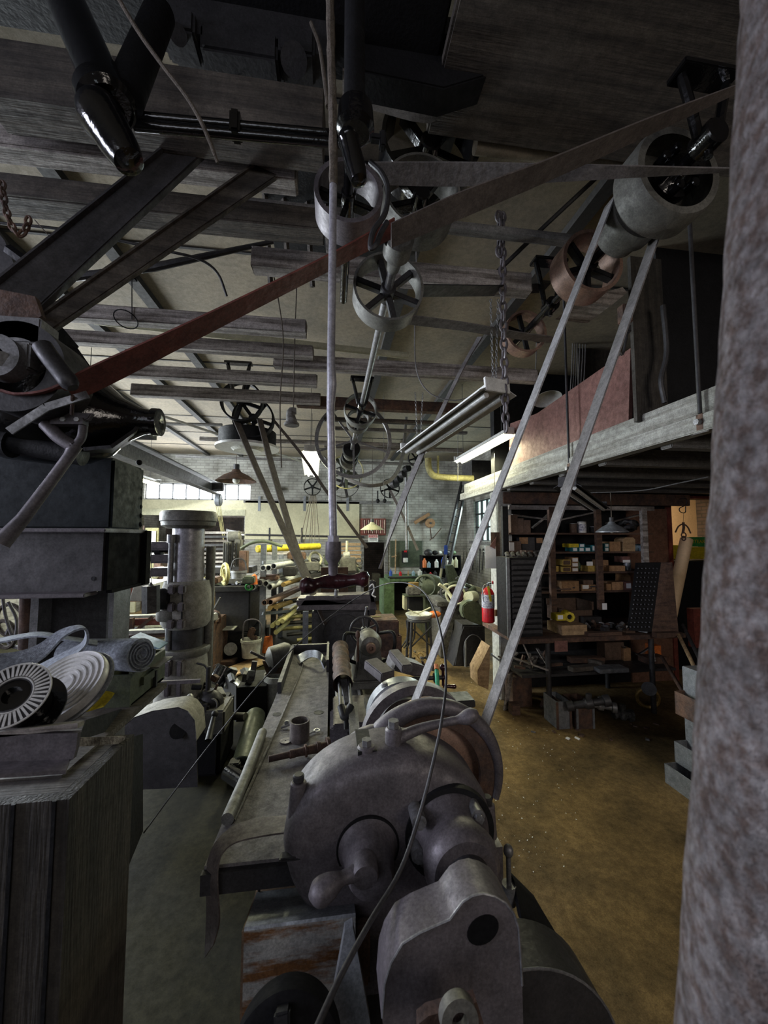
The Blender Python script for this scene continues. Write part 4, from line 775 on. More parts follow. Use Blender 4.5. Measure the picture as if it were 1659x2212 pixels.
tubelight(P(150,985,4.6),P(338,1040,7.6),.22,'lit fluorescent fixture above the left rear machines',True,'white')
tubelight(P(1225,1040,3.0),P(1295,1092,3.9),.22,'short unlit tube light under the mezzanine joists','', 'dark')
tubelight(P(490,1145,12.6),P(530,1152,12.6),.2,'small lit tube light deep in the room behind the rear opening',True,'white',1)
for i,(a,aim,e) in enumerate(((P(1045,975,4.9),(2,5,0),36),(P(672,1030,6.9),(0,6.9,0),70),(P(245,1030,6.1),(-3,6.1,0),55),(P(510,1160,12.6),(-3.5,13,0),14))):
    area('tube_glow_%d'%i,a-V((0,0,.06)),V(a)-V((0,0,2)),.3,1.4,e,(1,.98,.62))
for i,(x,y,Y,l) in enumerate(((1068,800,2.2,'front'),(905,940,3.2,'rear'))):
    for s in (-1,1): chain([P(x+s*8,y-(150 if i==0 else 90),Y),P(x+s*3,y+22,Y)],.014,.002,'fine '+('left' if s<0 else 'right')+' suspension chain at the '+l+' end of the unlit tube light','steel')
# round black vent lamp
c=P(535,965,5.2); t_=T('round_ceiling_lamp','wide round black drum lamp with white underside at centre left','lamp',c)
O('drum',B().cyl(c,c+V((0,0,.2)),.36,n=40,bev=.01),'blackm',t_); O('rim_plate',B().lathe(c,(0,0,1),[(-.03,.2),(-.03,.40),(0,.40),(0,.2)],40,True),'white',t_); O('diffuser',B().lathe(c,(0,0,1),[(-.05,0),(-.06,.17),(-.02,.22),(0,.0)],32),'lampin',t_)
shade(P(510,1040,7.4),.36,.32,'wide brown conical shade lamp in front of the strip window','rust',cord=1.5)
shade(P(804,1145,8.2),.25,.24,'cream conical shade lamp hanging in front of the red coil','cream',cord=2.0)
c=P(630,915,3.6); t_=T('conduit_bell_lamp','small pale bell shaped conduit fitting hanging left of the great wheel','fitting',c); O('elbow',B().tube(smooth([c+V((.04,0,.12)),c+V((-.01,0,.11)),c],4),[.03,.032,.034,.036,.038,.04,.043,.05,.055],n=16),'joist',t_); O('flange',B().cyl(c-V((0,0,.02)),c+V((0,0,.005)),.07,n=20,bev=.004),'joist',t_)
O('yellow_pipe',B().tube(smooth([P(925,990,6.0),P(926,1010,6.0),P(935,1026,6.0),P(955,1031,6.0),P(1022,1034,6.0)],5),.052,n=14).tube([P(946,985,6.0),P(946,1030,6.0)],.02),'yellowp',L='yellow painted pipe elbow ending by the mezzanine corner',C='pipe')
O('steel_conduit',B().cyl(P(877,1000,8.5),P(879,1187,8.5),.035,n=12),'steel',L='bright vertical steel conduit down the brick wall',C='conduit')
for i,(x,y0,y1,Y,l) in enumerate(((829,800,1060,6,'left of the loose belt'),(905,1040,1100,8,'right of the steel conduit'),(989,940,1040,5.5,'by the yellow pipe'),(1068,980,1060,4.5,'in front of the mezzanine beam end'))): O('pull_cord',B().cyl(P(x,y0,Y),P(x,y1,Y),.004,n=6),'cable',L='thin vertical pull cord '+l,C='cord')
O('mezzanine_end_box',B().mm(P(1020,1040,6.1),P(1062,995,6.1)+V((0,.5,0))),'dark',L='dark steel box above the far end of the mezzanine beam',C='box')
# ---- warm room stuff
O('yellow_bag',B().mm(P(1452,1208,5.6),P(1478,1178,5.6)+V((0,.3,0)),.02).jit(.006),'yellow',L='yellow sack left of the cardboard tube in the warm room',C='bag')
gb=T('printed_sack','green and yellow printed sack in the warm room','bag',P(1505,1208,5.5)); O('sack_body',B().mm(P(1490,1208,5.5),P(1530,1182,5.5)+V((0,.1,0)),.02),'yellow',gb); O('sack_top',B().mm(P(1490,1181,5.48),P(1530,1160,5.48)+V((0,.1,0)),.01),'greenb',gb)
text('print','STEAR',.075,P(1509,1170,5.46),(PI/2,0,-.12),'yellow',gb)
O('cardboard_tube',B().cyl(P(1448,1330,4.6),P(1483,1165,4.75),.075,n=20),'peach',L='long pale cardboard tube leaning in the doorway',C='tube')
hk=T('s_hook','steel S hook hanging in the warm doorway','hook',P(1474,1140,4.6)); O('hook',B().tube(smooth([P(*p,4.6) for p in [(1468,1078),(1482,1078),(1482,1090),(1468,1098),(1470,1106),(1480,1107),(1481,1094)]],5),.006),'dark',hk); O('wire',B().cyl(P(1477,1107,4.6),P(1476,1128,4.6),.002,n=5),'dark',hk)
O('wire_figure',B().tube(smooth([P(*p,4.6) for p in [(1459,1150),(1465,1138),(1475,1132),(1485,1138),(1492,1152)]],4),.009).tube([P(1476,1128,4.6),P(1477,1140,4.6),P(1475,1152,4.6)],.015).tor(P(1477,1156,4.6),(0,1,0),.035,.008,16,6).tor(P(1477,1163,4.6),(0,1,0),.028,.008,16,6),'rust',L='small welded scrap metal figure hanging from the S hook',C='sculpture')
O('dark_counter',B().mm((XD+.02,5.3,0),(XD+1.6,6.2,P(1480,1212,5.3).z)),'blackm',L='dark counter inside the warm doorway',C='counter')
O('orange_crate',B().mm(P(1502,1400,4.6),P(1530,1315,4.6)+V((0,.1,0))),'reds',L='orange red crate beside the rusty post in the doorway',C='crate')
for i,(a_,c_) in enumerate((((1466,1372,3.9),(1502,1445,3.3)),((1475,1350,4.0),(1512,1425,3.4)),((1430,1420,3.9),(1478,1500,3.3)))): O('pipe_length',B().cyl(P(*a_),P(*c_),.018,n=10),['woodl','dark','rust'][i],L=['pale wooden pole leaning right of the drill rack','dark pipe leaning right of the drill rack','thin rusty pipe leaning right of the bench leg'][i],C='pole')
# grey drawer cabinet by the rusty post
Yc=2.55
gc=T('grey_cabinet','grey steel cabinet with three open drawers beside the rusty post','cabinet',P(1500,1700,2.6))
xl=P(1475,1500,Yc+.4).x; zt_=P(1475,1438,Yc+.4).z
O('case',B().mm((xl,Yc,0),(xl+.6,Yc+.4,zt_),.006),'galv',gc)
for (px,yt,yb,Yq,mt) in ((1459,1492,1541,2.94,'rust'),(1458,1600,1645,2.94,'galv'),(1437,1648,1695,2.94,'galv')):
    a=P(px,yb,Yq); h=P(px,yt,Yq).z-a.z; w2=max(.06,xl-a.x); b=B(); D=.35; a=a-V((0,D,0))
    if w2<.04: w2=.06
    for p,q2 in (((0,0,0),(.008,D,h)),((0,0,0),(w2,.008,h)),((0,D-.008,0),(w2,D,h)),((0,0,0),(w2,D,.008))): b.mm(a+V(p),a+V(q2))
    O('drawer',b,mt,gc)
# near post (very close rusty column with rough weave)
n_=44; b=B(); A=[];Bq=[]
pts=[]
for k in range(n_+1):
    py=-150+2500*k/n_; px=1602-.0655*py; d=ray(px,py); d0=V((d.x,d.y,0)).normalized(); sd=V((d0.y,-d0.x,0)); pts.append(EYE+d*(.40/V((d.x,d.y)).length)+sd*.085)
b.tube(pts,[.085+rnd(-.0009,.0009) for _ in pts],n=48); O('rusty_post',b,'web',L='rough mottled grey brown post standing very close at the right edge',C='post')
# ================================================================ FOREGROUND LATHE
lt=T('belt_driven_lathe','big dusty cast iron belt driven lathe filling the lower centre','lathe',(SX-.05,2.2,0))
cc=P(846,1822,1.18); CX,CZ=cc.x,cc.z
# --- gear cover: rounded half dome housing
YC0,YC1=1.17,1.36; RC=.318
def discpts(y,r,inset=0,zs=1.): return
b=B().lathe((CX,YC0,CZ),(0,1,0),[(0,0),(.0,RC*.62),(.004,RC*.80),(.014,RC*.90),(.035,RC*.965),(.07,RC),(.19,RC),(.19,0)],72)
for v in b.bm.verts:
    dx=v.co.x-CX; dz=v.co.z-CZ
    if dz<0: v.co.x=CX+dx*(1-.05*min(1,-dz/RC))
    v.co.z=CZ+dz*(.775 if dz>0 else .93)
    if dx>0 and dz>-.1: v.co.x+=dx*.03
O('gear_cover',b,'iron',lt,angle=50)
O('cover_seam',B().lathe((CX,YC0+.072,CZ-.012),(0,1,0),[(0,RC-.0),(.0,RC+.007),(.105,RC+.007),(.105,RC)],60,True,PI*2).box((CX-RC*.62,YC0+.028,CZ-.012),(.16,.012,.010),bev=.003) if False else B().box((CX-RC*.70,YC0+.022,CZ-.014),(.20,.030,.011),bev=.004).box((CX+RC*.88,YC0+.05,CZ+.0),(.09,.05,.011),bev=.004),'dark',lt)
# raised swell line
O('cover_slot',B().mm((P(772,1612,1.25).x,YC0+.055,CZ+.19),(P(812,1612,1.25).x,YC1+.004,CZ+.243)),'blackm',lt)
for (px,py,sx) in ((645,1688,-1),(1052,1735,1)):
    q=P(px,py,1.24); t_=O('cover_lug',B().cyl(q-V((0,0,.10)),q+V((0,0,.0)),.03,.024,n=18,bev=.004),'iron',lt); O('lug_bolt',B().cyl(q,q+V((0,0,.022)),.017,n=14,bev=.004),'dark',t_)
# hub for crank
h0=P(795,1832,1.17); ax=V((0,-1,-.06)).normalized()
O('crank_boss',B().lathe(h0,ax,[(0,0),(.0,.088),(.012,.078),(.04,.070),(.085,.063),(.10,.055),(.105,.035),(.10,.0)],36),'iron',lt)
q=P(787,1868,1.055)
ck=O('crank_handle',B().lathe(q,ax,[(-.01,0),(-.01,.034),(.032,.034),(.038,.030),(.038,0)],28).tube(smooth([q+ax*.014,P(752,1892,1.03),P(728,1903,1.02),P(695,1925,1.01),P(668,1938,1.01)],6),[.02]*4+[.019,.018,.0165,.016,.0155,.015,.016,.018,.0205,.023,.026,.0275,.029,.030,.0305,.030,.0285,.026,.021,.014,.006],n=18),'iron',lt)
O('boss_shade_ring',B().lathe(h0+V((0,-.001,0)),ax,[(-.01,.086),(-.01,.092),(.0015,.0915),(.0015,.086)],44,True),'blackm',lt)  # black ring paints the crease shade round the boss base
# spindle bell
h1=P(972,1800,1.17)
O('spindle_bell',B().lathe(h1,(0,-1,-.03),[(-.02,0),(-.02,.125),(.01,.118),(.03,.105),(.06,.098),(.085,.102),(.10,.105),(.125,.10),(.14,.085),(.142,.0)],44),'iron',lt)
for (px,py) in ((906,1778),(1033,1766),(1036,1828),(905,1850)):
    q=P(px,py,1.11); O('bell_bolt',B().hexn(q+V((0,.05,0)),q-V((0,.012,0)),.014).cyl(q+V((0,.06,0)),q+V((0,.0,0)),.021,n=14),'steel',lt)
q=P(969,1758,1.13); O('oil_boss',B().lathe(q,(0,-.6,1),[(-.04,.0),(-.04,.035),(.0,.028),(.004,.024),(.002,.012),(.006,.010),(.006,0)],22),'iron',lt)
O('bell_shade_ring',B().lathe(h1+V((0,-.004,0)),(0,-1,-.03),[(-.02,.12),(-.02,.137),(.002,.136),(.002,.12)],52,True),'blackm',lt)  # crease shade at the foot of the bell, drawn as a black ring
O('spindle_collar',B().lathe((h1.x+.004,1.03,h1.z-.01),(0,-1,0),[(0,0),(0,.060),(.10,.060),(.10,.045),(.105,0)],32),'dark',lt)
# change gear guard (two-lobed folded sheet)
Yg0,Yg1=.80,.885
ol=[(836,2330),(826,2180),(832,2105),(845,2062),(870,2020),(905,1998),(940,1982),(972,1968),(985,1950),(1000,1930),(1020,1917),(1043,1912),(1068,1918),(1092,1932),(1110,1955),(1120,1985),(1124,2040),(1128,2110),(1134,2330)]
face=[P(x,y+18,Yg0) for x,y in ol]; b=B()
hc=P(1043,2008,Yg0); hr=.03
# front plate with oval hole: build by bridging
hv=[hc+V((1.12*hr*math.cos(a)*.99+.18*hr*math.sin(a),0,.95*hr*math.sin(a))) for a in [2*PI*k/20 for k in range(20)]]
b.prism(face,(0,.003,0)); 
gd=O('gear_guard_plate',b,'iron',lt)
O('gear_guard_hole',B().prism([p-V((0,.0012,0)) for p in hv],(0,.001,0)),'rubber',gd)
fs=face[1:-1]; O('gear_guard_shell',B().ribbon(fs,[p+V((0,Yg1-Yg0,0)) for p in fs],.004),'iron',lt,angle=60)
O('guard_edge_trim',B().tube([p for p in fs],.0026,6),'steel',gd)
O('lower_guard',B().lathe(P(1140,2335,.9),(0,1,0),[(0,0),(0,.235),(.12,.235),(.12,0)],48),'dark',lt)
O('lower_guard_edge',B().tor(P(1140,2335,.9),(0,1,0),.235,.003,48,6),'steel',lt)
O('banjo_bracket',B().prism([P(1110,1900,1.12),P(1165,1955,1.1),P(1180,2010,1.08),P(1255,2105,1.0),P(1215,2075,1.0),P(1130,2000,1.05)],(0,.03,0)),'blackm',lt)
q=P(1098,1838,1.12); O('index_plunger',B().cyl(q-V((0,0,.10)),q,.007,n=12).sph(q,.0145,(1,1,1.2)).cyl(q-V((0,0,.14)),q-V((0,0,.09)),.02,n=14),'steel',lt)
O('feed_lug',B().prism([P(905,2212,.7),P(925,2195,.7),P(1030,2165,.7),P(1045,2212,.7),P(1045,2260,.7),P(905,2260,.7)],(0,.02,0)),'rust',lt)
O('feed_ring',B().ring(P(990,2198,.68),(0,-1,.2),.014,.032,.02,28),'iron2',lt)
# --- arch guard, drum, ring
def arch(Yc,Rm,r,a0,a1,n=30,rr=None):
    return [V((SX+Rm*math.cos(a0+(a1-a0)*k/n),Yc,SZ+Rm*math.sin(a0+(a1-a0)*k/n))) for k in range(n+1)]
AX=SX+.02
def arc3(Yc,Rm,a0,a1,n=26): return [V((AX+Rm*math.cos(a0+(a1-a0)*k/n),Yc,SZ+Rm*math.sin(a0+(a1-a0)*k/n))) for k in range(n+1)]
ap=arc3(1.46,.262,-.35,2.45)+[P(790,1598,1.46),P(762,1622,1.45),P(747,1662,1.43)]
ap=smooth(ap,2)
O('arch_guard',B().tube(ap,[.014,.016,.018,.022,.026,.028,.030,.031,.033,.037,.044,.048],n=16),'iron',lt)
O('arch_web',B().ring((AX,1.47,SZ),(0,1,0),.19,.255,.02,48),'rust',lt)
O('rear_arch_guard',B().ring((AX,1.74,SZ),(0,1,0),.205,.245,.06,56),'iron',lt)
DX=SX+XO
O('drive_drum',B().lathe((DX,1.50,SZ),(0,1,0),[(0,0),(0,.165),(.006,.175),(.05,.175),(.054,.160),(.146,.160),(.15,.18),(.2,.185),(.25,.18),(.25,0)],56),'copper',lt)
O('front_ring',B().lathe((SX,1.98,SZ),(0,1,0),[(-.05,.135),(-.05,.165),(-.04,.178),(.04,.178),(.05,.165),(.05,.135)],56,True),'galv',lt)
O('ring_collar',B().lathe((SX,1.95,SZ),(0,1,0),[(-.1,0),(-.1,.13),(.04,.13),(.04,0)],44),'dark',lt)
q=P(832,1492,1.97); O('ring_bolt',B().cyl(q-V((0,0,.01)),q+V((-.005,0,.04)),.016,n=16,bev=.003),'bright',lt)
O('headstock_body',B().mm((SX-.27,1.38,.55),(SX+.27,2.05,.9),.03).mm((CX-.26,1.22,.62),(CX+.26,1.36,.9),.03),'iron',lt)
# lever
q0=P(792,1615,1.25); q1=P(850,1578,1.26)
O('lever_bracket',B().cyl(q0-V((0,0,.085)),q0+V((0,0,.008)),.030,n=24,bev=.006).bar(q0+V((.01,.0,-.03)),q1+V((.0,0,-.055)),.04,.045,bev=.012).cyl(q1-V((0,0,.12)),q1+V((0,0,.010)),.027,n=24,bev=.006).bar(q1+V((0,0,-.085)),q1+V((.03,.03,-.13)),.07,.05,bev=.014),'iron',lt)
O('bracket_bolt',B().hexn(q0+V((0,0,.008)),q0+V((0,0,.026)),.016).hexn(q1+V((0,0,.010)),q1+V((0,0,.032)),.018),'steel',lt)
ev=smooth([q1+V((0,0,-.03)),P(905,1575,1.27),P(955,1562,1.27),P(985,1556,1.27),P(1010,1549,1.27),P(1032,1538,1.27)],5)
O('shift_lever',B().tube(ev,[.020,.0185,.017,.0155,.0145,.0135,.0125,.014,.0125,.018,.0235,.0245,.022,.008],n=16),'iron',lt)
# --- bed, carriage, tailstock
O('bed',B().mm((SX-.20,1.9,.58),(SX-.11,3.9,.80),.01).mm((SX+.09,1.9,.58),(SX+.18,3.9,.80),.01).mm((SX-.20,1.9,.5),(SX+.18,3.9,.58),.01).prism([V((SX-.15,1.9,.80)),V((SX-.135,1.9,.83)),V((SX-.12,1.9,.80))],(0,2,0)).prism([V((SX+.10,1.9,.80)),V((SX+.12,1.9,.83)),V((SX+.14,1.9,.80))],(0,2,0)),'iron2',lt)
O('bed_leg',B().prism([V((SX-.28,1.5,0)),V((SX+.28,1.5,0)),V((SX+.2,1.5,.56)),V((SX-.2,1.5,.56))],(0,.3,0)),'dark',lt)
O('bed_leg',B().prism([V((SX-.28,3.6,0)),V((SX+.28,3.6,0)),V((SX+.2,3.6,.56)),V((SX-.2,3.6,.56))],(0,.25,0)),'dark',lt)
O('lead_screw',B().cyl((SX-.30,1.9,.66),(SX-.30,3.9,.66),.018,n=12),'steel',lt)
ys=2.55
O('carriage',B().mm((SX-.34,ys-.12,.81),(SX+.50,ys+.30,.865),.008).mm((SX-.36,ys-.05,.62),(SX-.24,ys+.22,.81),.01),'iron',lt)
O('cross_slide',B().mm((SX-.13,ys-.02,.866),(SX+.60,ys+.14,.915),.006).mm((SX+.12,ys-.04,.916),(SX+.34,ys+.18,.94),.006),'dark',lt)
q=P(957,1463,2.45); hx=O('cross_feed_screw',B().cyl(q-V((.22,0,0)),q+V((.02,0,0)),.014,n=14).cyl(q-V((.06,0,0)),q-V((.03,0,0)),.03,n=18),'dark',lt)
O('ball_crank',B().cyl(q+V((.0,0,.055)),q+V((0,0,-.05)),.009,n=12).sph(q+V((0,0,.062)),.022).sph(q+V((0,0,.0)),.016).cyl(q+V((0,0,-.055)),q+V((.075,0,-.062)),.009,.014,n=12).sph(q+V((.075,0,-.062)),.0135),'maroon',lt)
# compound / vice block
v0=P(822,1452,2.62)
O('compound_vise',B().bar(P(800,1432,2.55),P(838,1462,2.38),.10,.06,bev=.006).bar(P(845,1428,2.55),P(905,1445,2.6),.16,.08,bev=.01).bar(P(850,1410,2.62),P(880,1445,2.36),.07,.05,bev=.006),'iron',lt)
O('vise_screw',B().cyl(P(900,1438,2.6),P(925,1436,2.65),.012,n=12).cyl(P(912,1428,2.62),P(918,1446,2.64),.008,n=10),'rust',lt)
# tailstock
ty=3.05; tc=P(800,1396,ty)
O('tailstock_body',B().lathe(tc+V((0,-.02,0)),(0,1,0),[(0,0),(0,.055),(.012,.075),(.09,.10),(.26,.085),(.32,.07),(.32,0)],32).prism([tc+V((-.13,.02,-.27)),tc+V((.12,.02,-.27)),tc+V((.075,.02,.02)),tc+V((-.075,.02,.02))],(0,.28,0),.02).mm(tc+V((-.16,.0,-.33)),tc+V((.16,.32,-.27)),.01),'iron2',lt)
O('quill',B().lathe(tc+V((0,-.02,0)),(0,-1,0),[(0,0),(0,.038),(.05,.036),(.052,.018),(.03,.012),(.03,0)],24),'copper',lt)
wc=tc+V((-.02,.33,.045)); hwl=O('tailstock_handwheel',B().tor(wc,(0,1,.1),.118,.012,36,8).cyl(wc-V((0,.03,0)),wc+V((0,.03,0)),.03,n=16),'dark',lt)
for k in range(5):
    a=2*PI*k/5+.4; O('wheel_spoke',B().cyl(wc,wc+V((.115*math.cos(a),0,.115*math.sin(a))),.009,n=8),'dark',hwl)
O('wheel_knob',B().cyl(wc+V((.0,0,.10)),wc+V((.02,-.01,.19)),.008,.011,n=10).sph(wc+V((.02,-.01,.195)),.013),'steel',lt)
for s in(-1,1): O('guard_arm',B().tube(smooth([tc+V((s*.09,.1,-.16)),tc+V((s*.16,.08,-.12)),tc+V((s*.20,.05,-.02)),tc+V((s*.19,.08,.08)),tc+V((s*.10,.2,.05))],5),.014,n=10),'blackm',lt)
O('clamp_lever',B().cyl(tc+V((-.10,-.03,-.10)),tc+V((-.10,-.03,.10)),.012,.009,n=10).sph(tc+V((-.10,-.03,.10)),.018,(1,1,1.8)),'rust',lt)
# rods left of bed (guarded drive)
O('drive_hose',B().lathe(P(735,1400,3.0),P(740,1470,2.5)-P(735,1400,3.0),[(t*.055,.05 if t%2 else .062) for t in range(11)],20),'rust',lt)
O('yoke_rods',B().cyl(P(731,1440,2.75),P(736,1525,2.15),.01,n=10).cyl(P(752,1440,2.75),P(758,1525,2.15),.01,n=10).tube(smooth([P(736,1525,2.15),P(745,1550,2.1),P(758,1525,2.15)],5),.02,n=10).cyl(P(747,1545,2.1),P(748,1575,2.08),.012,n=8),'dark',lt)
O('apron_rail',B().bar(P(762,1520,2.2),P(770,1640,1.8),.05,.02).bar(P(742,1470,2.5),P(752,1520,2.3),.04,.02),'steel',lt)
# green bar clamp & plank end
O('green_tube',B().cyl(P(943,1448,2.3),P(948,1530,2.05),.012,n=14),'greenc',L='bright green tube standing behind the lathe drum',C='tube')
O('orange_tip',B().cyl(P(942,1437,2.34),P(943,1447,2.3),.013,n=14),'orange',L='orange tip on top of the green tube',C='cap')
O('plank_end',B().bar(P(1000,1655,2.2),P(1050,1640,1.95),.12,.03,bev=.003),'wood',L='pale splintered board end sticking out right of the lathe drum',C='board')
# sheet steel box with hooked strap below-left of headstock
sb=T('sheet_metal_stand','rust stained grey sheet metal box under the left of the headstock','box',P(640,2150,1.15))
A0=P(527,2012,1.12);A1=P(752,2012,1.12)
bx0=A0.x;bx1=A1.x+.02
O('front_panel',B().mm((bx0,1.12,.25),(bx1,1.13,A0.z)),'rsheet',sb)
q1=P(545,1935,1.3);q2=P(560,1882,1.42)
O('sloping_panel',B().prism([V((bx0,1.12,A0.z)),V((bx1,1.12,A0.z)),V((bx1,1.30,q1.z)),V((bx0,1.30,q1.z))],(0,.004,.006)),'galv',sb)
O('top_panel',B().prism([V((bx0,1.30,q1.z)),V((bx1,1.30,q1.z)),V((bx1,1.44,q2.z)),V((bx0,1.44,q2.z))],(0,.004,.006)),'brsheet',sb)
O('side_panel',B().prism([V((bx0,1.12,.25)),V((bx0,1.12,A0.z)),V((bx0,1.30,q1.z)),V((bx0,1.44,q2.z)),V((bx0,1.5,.25))],(-.006,0,0)),'brsheet',sb)
for (px,py,Y) in ((575,1968,1.22),(590,1905,1.36),(630,1972,1.22),(560,1925,1.31)): O('rivet',B().sph(P(px,py,Y)+V((0,-.004,.006)),.004,(1,1,1),8),'blackm',sb)
O('cover_box',B().mm((bx0-.02,1.32,.3),(bx0+.02,1.38,.62)),'rust',sb)
O('rusty_door',B().prism([P(560,1860,1.5),P(620,1848,1.5),P(640,1900,1.5),P(560,1930,1.5)],(0,.02,0)),'rust',L='rusty brown plate with a pin below the hooked strap',C='plate')
O('steel_channel_end',B().mm(P(478,1852,1.48),P(625,1795,1.48)+V((0,.03,0))),'galv',L='short grey steel bar with an orange paint mark under the tray end',C='bar')
O('paint_mark',B().box(P(546,1806,1.475),(.025,.004,.012),bev=.001),'orange',L='small orange paint blob on the bar under the hooked strap',C='mark')
O('hooked_strap',B().ribbon(smooth([P(*p) for p in [(628,1762,1.42),(560,1768,1.40),(505,1785,1.36),(470,1815,1.33),(452,1850,1.31),(444,1900,1.30),(447,1960,1.30),(443,2068,1.29)]],5),smooth([P(*p) for p in [(628,1798,1.32),(570,1806,1.31),(510,1820,1.30),(482,1842,1.28),(472,1870,1.27),(470,1910,1.26),(474,1990,1.26),(462,2040,1.26)]],5),.005),'belld',L='wide grey strap hooked over the tray end and hanging down at lower left',C='strap')
# small chuck at the bottom
ck=T('lathe_chuck','dark jaw chuck at the bottom edge, in front of the rust stained box','chuck',P(620,2212,.88))
q=P(622,2262,.88); O('chuck_body',B().lathe(q,(0,-.9,.45),[(0,0),(0,.105),(.01,.11),(.08,.11),(.085,.10),(.085,.03),(.07,.0)],48),'rubber',ck)
for k in range(3):
    a=2*PI*k/3+.6; d=V((0,-.9,.45)).normalized(); u,v_,_=frame(d); r_=u*math.cos(a)+v_*math.sin(a); O('jaw',B().bar(q+d*.10+r_*.03,q+d*.10+r_*.095,.03,.035,d,.004),'blackm',ck)
O('steel_strut',B().prism([P(745,2010,.95),P(762,2000,.95),P(800,2212,.9),P(770,2260,.9),P(700,2260,.9)],(0,.02,0)),'galv',L='pale steel flat standing between the box and the gear guard',C='flat')
O('rusty_plate',B().mm(P(752,2140,1.14),P(800,1990,1.14)+V((0,.02,0)),.006),'rust',L='rusty plate showing between the box and the gear guard',C='plate')
# ================================================================ TRAY BOARD left of the lathe
zt_=1.0; f=[G(482,1775,zt_),G(567,1583,zt_),G(612,1495,zt_),G(634,1405,zt_),G(716,1395,zt_),G(715,1600,zt_),G(700,1775,zt_)]
f=[V((-.375,1.30,zt_)),V((-.36,1.9,zt_)),V((-.34,2.5,zt_)),V((-.33,3.45,zt_)),V((-.012,3.45,zt_)),V((-.012,1.30,zt_))]
tb=T('steel_bench_plate','long dusty steel plate bench running beside the lathe','bench',(-.19,2.3,0))
O('plate_top',B().prism([p-V((0,0,.012)) for p in f],(0,0,.012)),'clutter' if False else 'belt',tb)
for (px,py,r_) in ((598,1543,.03),(688,1539,.035)): q=G(px,py,1.0); O('bolt_hole',B().cyl(q+V((0,0,-.002)),q+V((0,0,.0012)),r_*.8,n=24),'blackm',tb)
O('front_rail',B().mm((-.38,1.28,.93),(-.0,1.30,.99)),'dark',tb)
for x,y in ((-.31,2.1),(-.05,3.3),(-.31,3.3),(-.05,1.7)): O('leg',B().mm((x-.025,y-.025,0),(x+.025,y+.025,.987)),'dark',tb)
O('end_board',B().mm((-.33,3.45,1.0),(-.01,3.48,1.07)).mm((-.03,2.95,1.0),(-.012,3.449,1.09)).mm((-.335,2.6,1.0),(-.31,3.449,1.07)),'wood' if False else 'dark',tb)
O('round_bar',B().tube([G(491,1770,1.02),G(530,1680,1.02),G(567,1582,1.02)],.022,n=14),'iron2',L='short dusty round bar along the left edge of the steel bench plate',C='bar')
O('welding_rod',B().tube(smooth([G(505,1772,1.006),G(560,1655,1.006),G(610,1545,1.006),G(651,1448,1.006),G(652,1430,1.006),G(643,1418,1.006)],5),.0055,n=6),'joist',L='long thin bent rod lying along the bench plate',C='rod')
q=G(647,1597,1.001); t_=T('steel_cup','short rusty pipe stub standing on the bench plate','pipe',q); O('pipe_wall',B().pipe(q,q+V((0,0,.092)),.048,.041,32),'belld',t_); O('inner_bolt',B().cyl(q,q+V((0,0,.05)),.01,n=10),'steel',t_)
q=G(617,1602,1.001); O('washer',B().ring(q+V((0,0,.003)),(0,0,1),.004,.028,.005,24),'iron',L='flat dusty washer beside the rusty pipe stub',C='washer')
q=G(680,1580,1.008); O('cotter_clip',B().tor(q+V((.01,.01,0)),(0,0,1),.014,.003,16,6).cyl(q,q+V((-.05,-.035,0)),.005,n=8),'bright',L='small bright clip right of the rusty pipe stub',C='clip')
q=G(618,1570,1.006); O('small_peg',B().cyl(q+V((.02,.0,.01)),q+V((-.025,-.01,.002)),.006,n=8).box(q+V((.0,.02,.012)),(.02,.015,.022),bev=.003),'steel',L='small pale fitting left of the rusty pipe stub',C='fitting')
b=B(); q=G(580,1640,1.028); q2=G(712,1610,1.03); d=(q2-q); L_=d.length
b.lathe(q,d,[(0,0),(0,.013),(L_*.33,.014),(L_*.33,.018),(L_*.42,.018),(L_*.42,.016),(L_*.58,.018),(L_*.58,.026),(L_*.61,.026),(L_*.61,.018),(L_*.78,.021),(L_*.78,.027),(L_*.84,.027),(L_*.84,.02),(L_*.95,.02),(L_*.95,.036),(L_,.036),(L_,0)],20)
O('threaded_arbor',b,'rust',L='rusty stepped arbor lying across the bench plate',C='arbor')
O('coiled_band',B().ribbon(smooth([G(640,1418,1.02),G(665,1405,1.09),G(690,1408,1.10),G(706,1432,1.02)],6),smooth([G(650,1432,1.015),G(672,1420,1.05),G(690,1425,1.06),G(700,1445,1.01)],6),.01),'galv',L='curved jagged metal scrap at the far end of the bench plate',C='scrap')
# hanging grey wire in front of everything
wp=[(680,2230,.72),(735,2110,.78),(800,1990,.85),(865,1880,.93),(905,1765,1.0),(935,1650,1.05),(955,1550,1.1),(964,1460,1.2),(955,1380,1.3),(935,1310,1.45),(905,1270,1.6),(860,1258,1.8),(810,1270,2.0),(740,1312,2.1),(650,1385,2.0),(560,1478,1.9),(460,1600,1.8),(380,1705,1.7),(310,1800,1.6)]
sm=smooth([P(*p) for p in wp],5); O('flexible_cable',B().tube(sm,[.0062-.0035*min(1,k/55) for k in range(len(sm))],n=10),'dark',L='long springy cable arching from the bottom centre over the lathe to the left floor',C='cable')
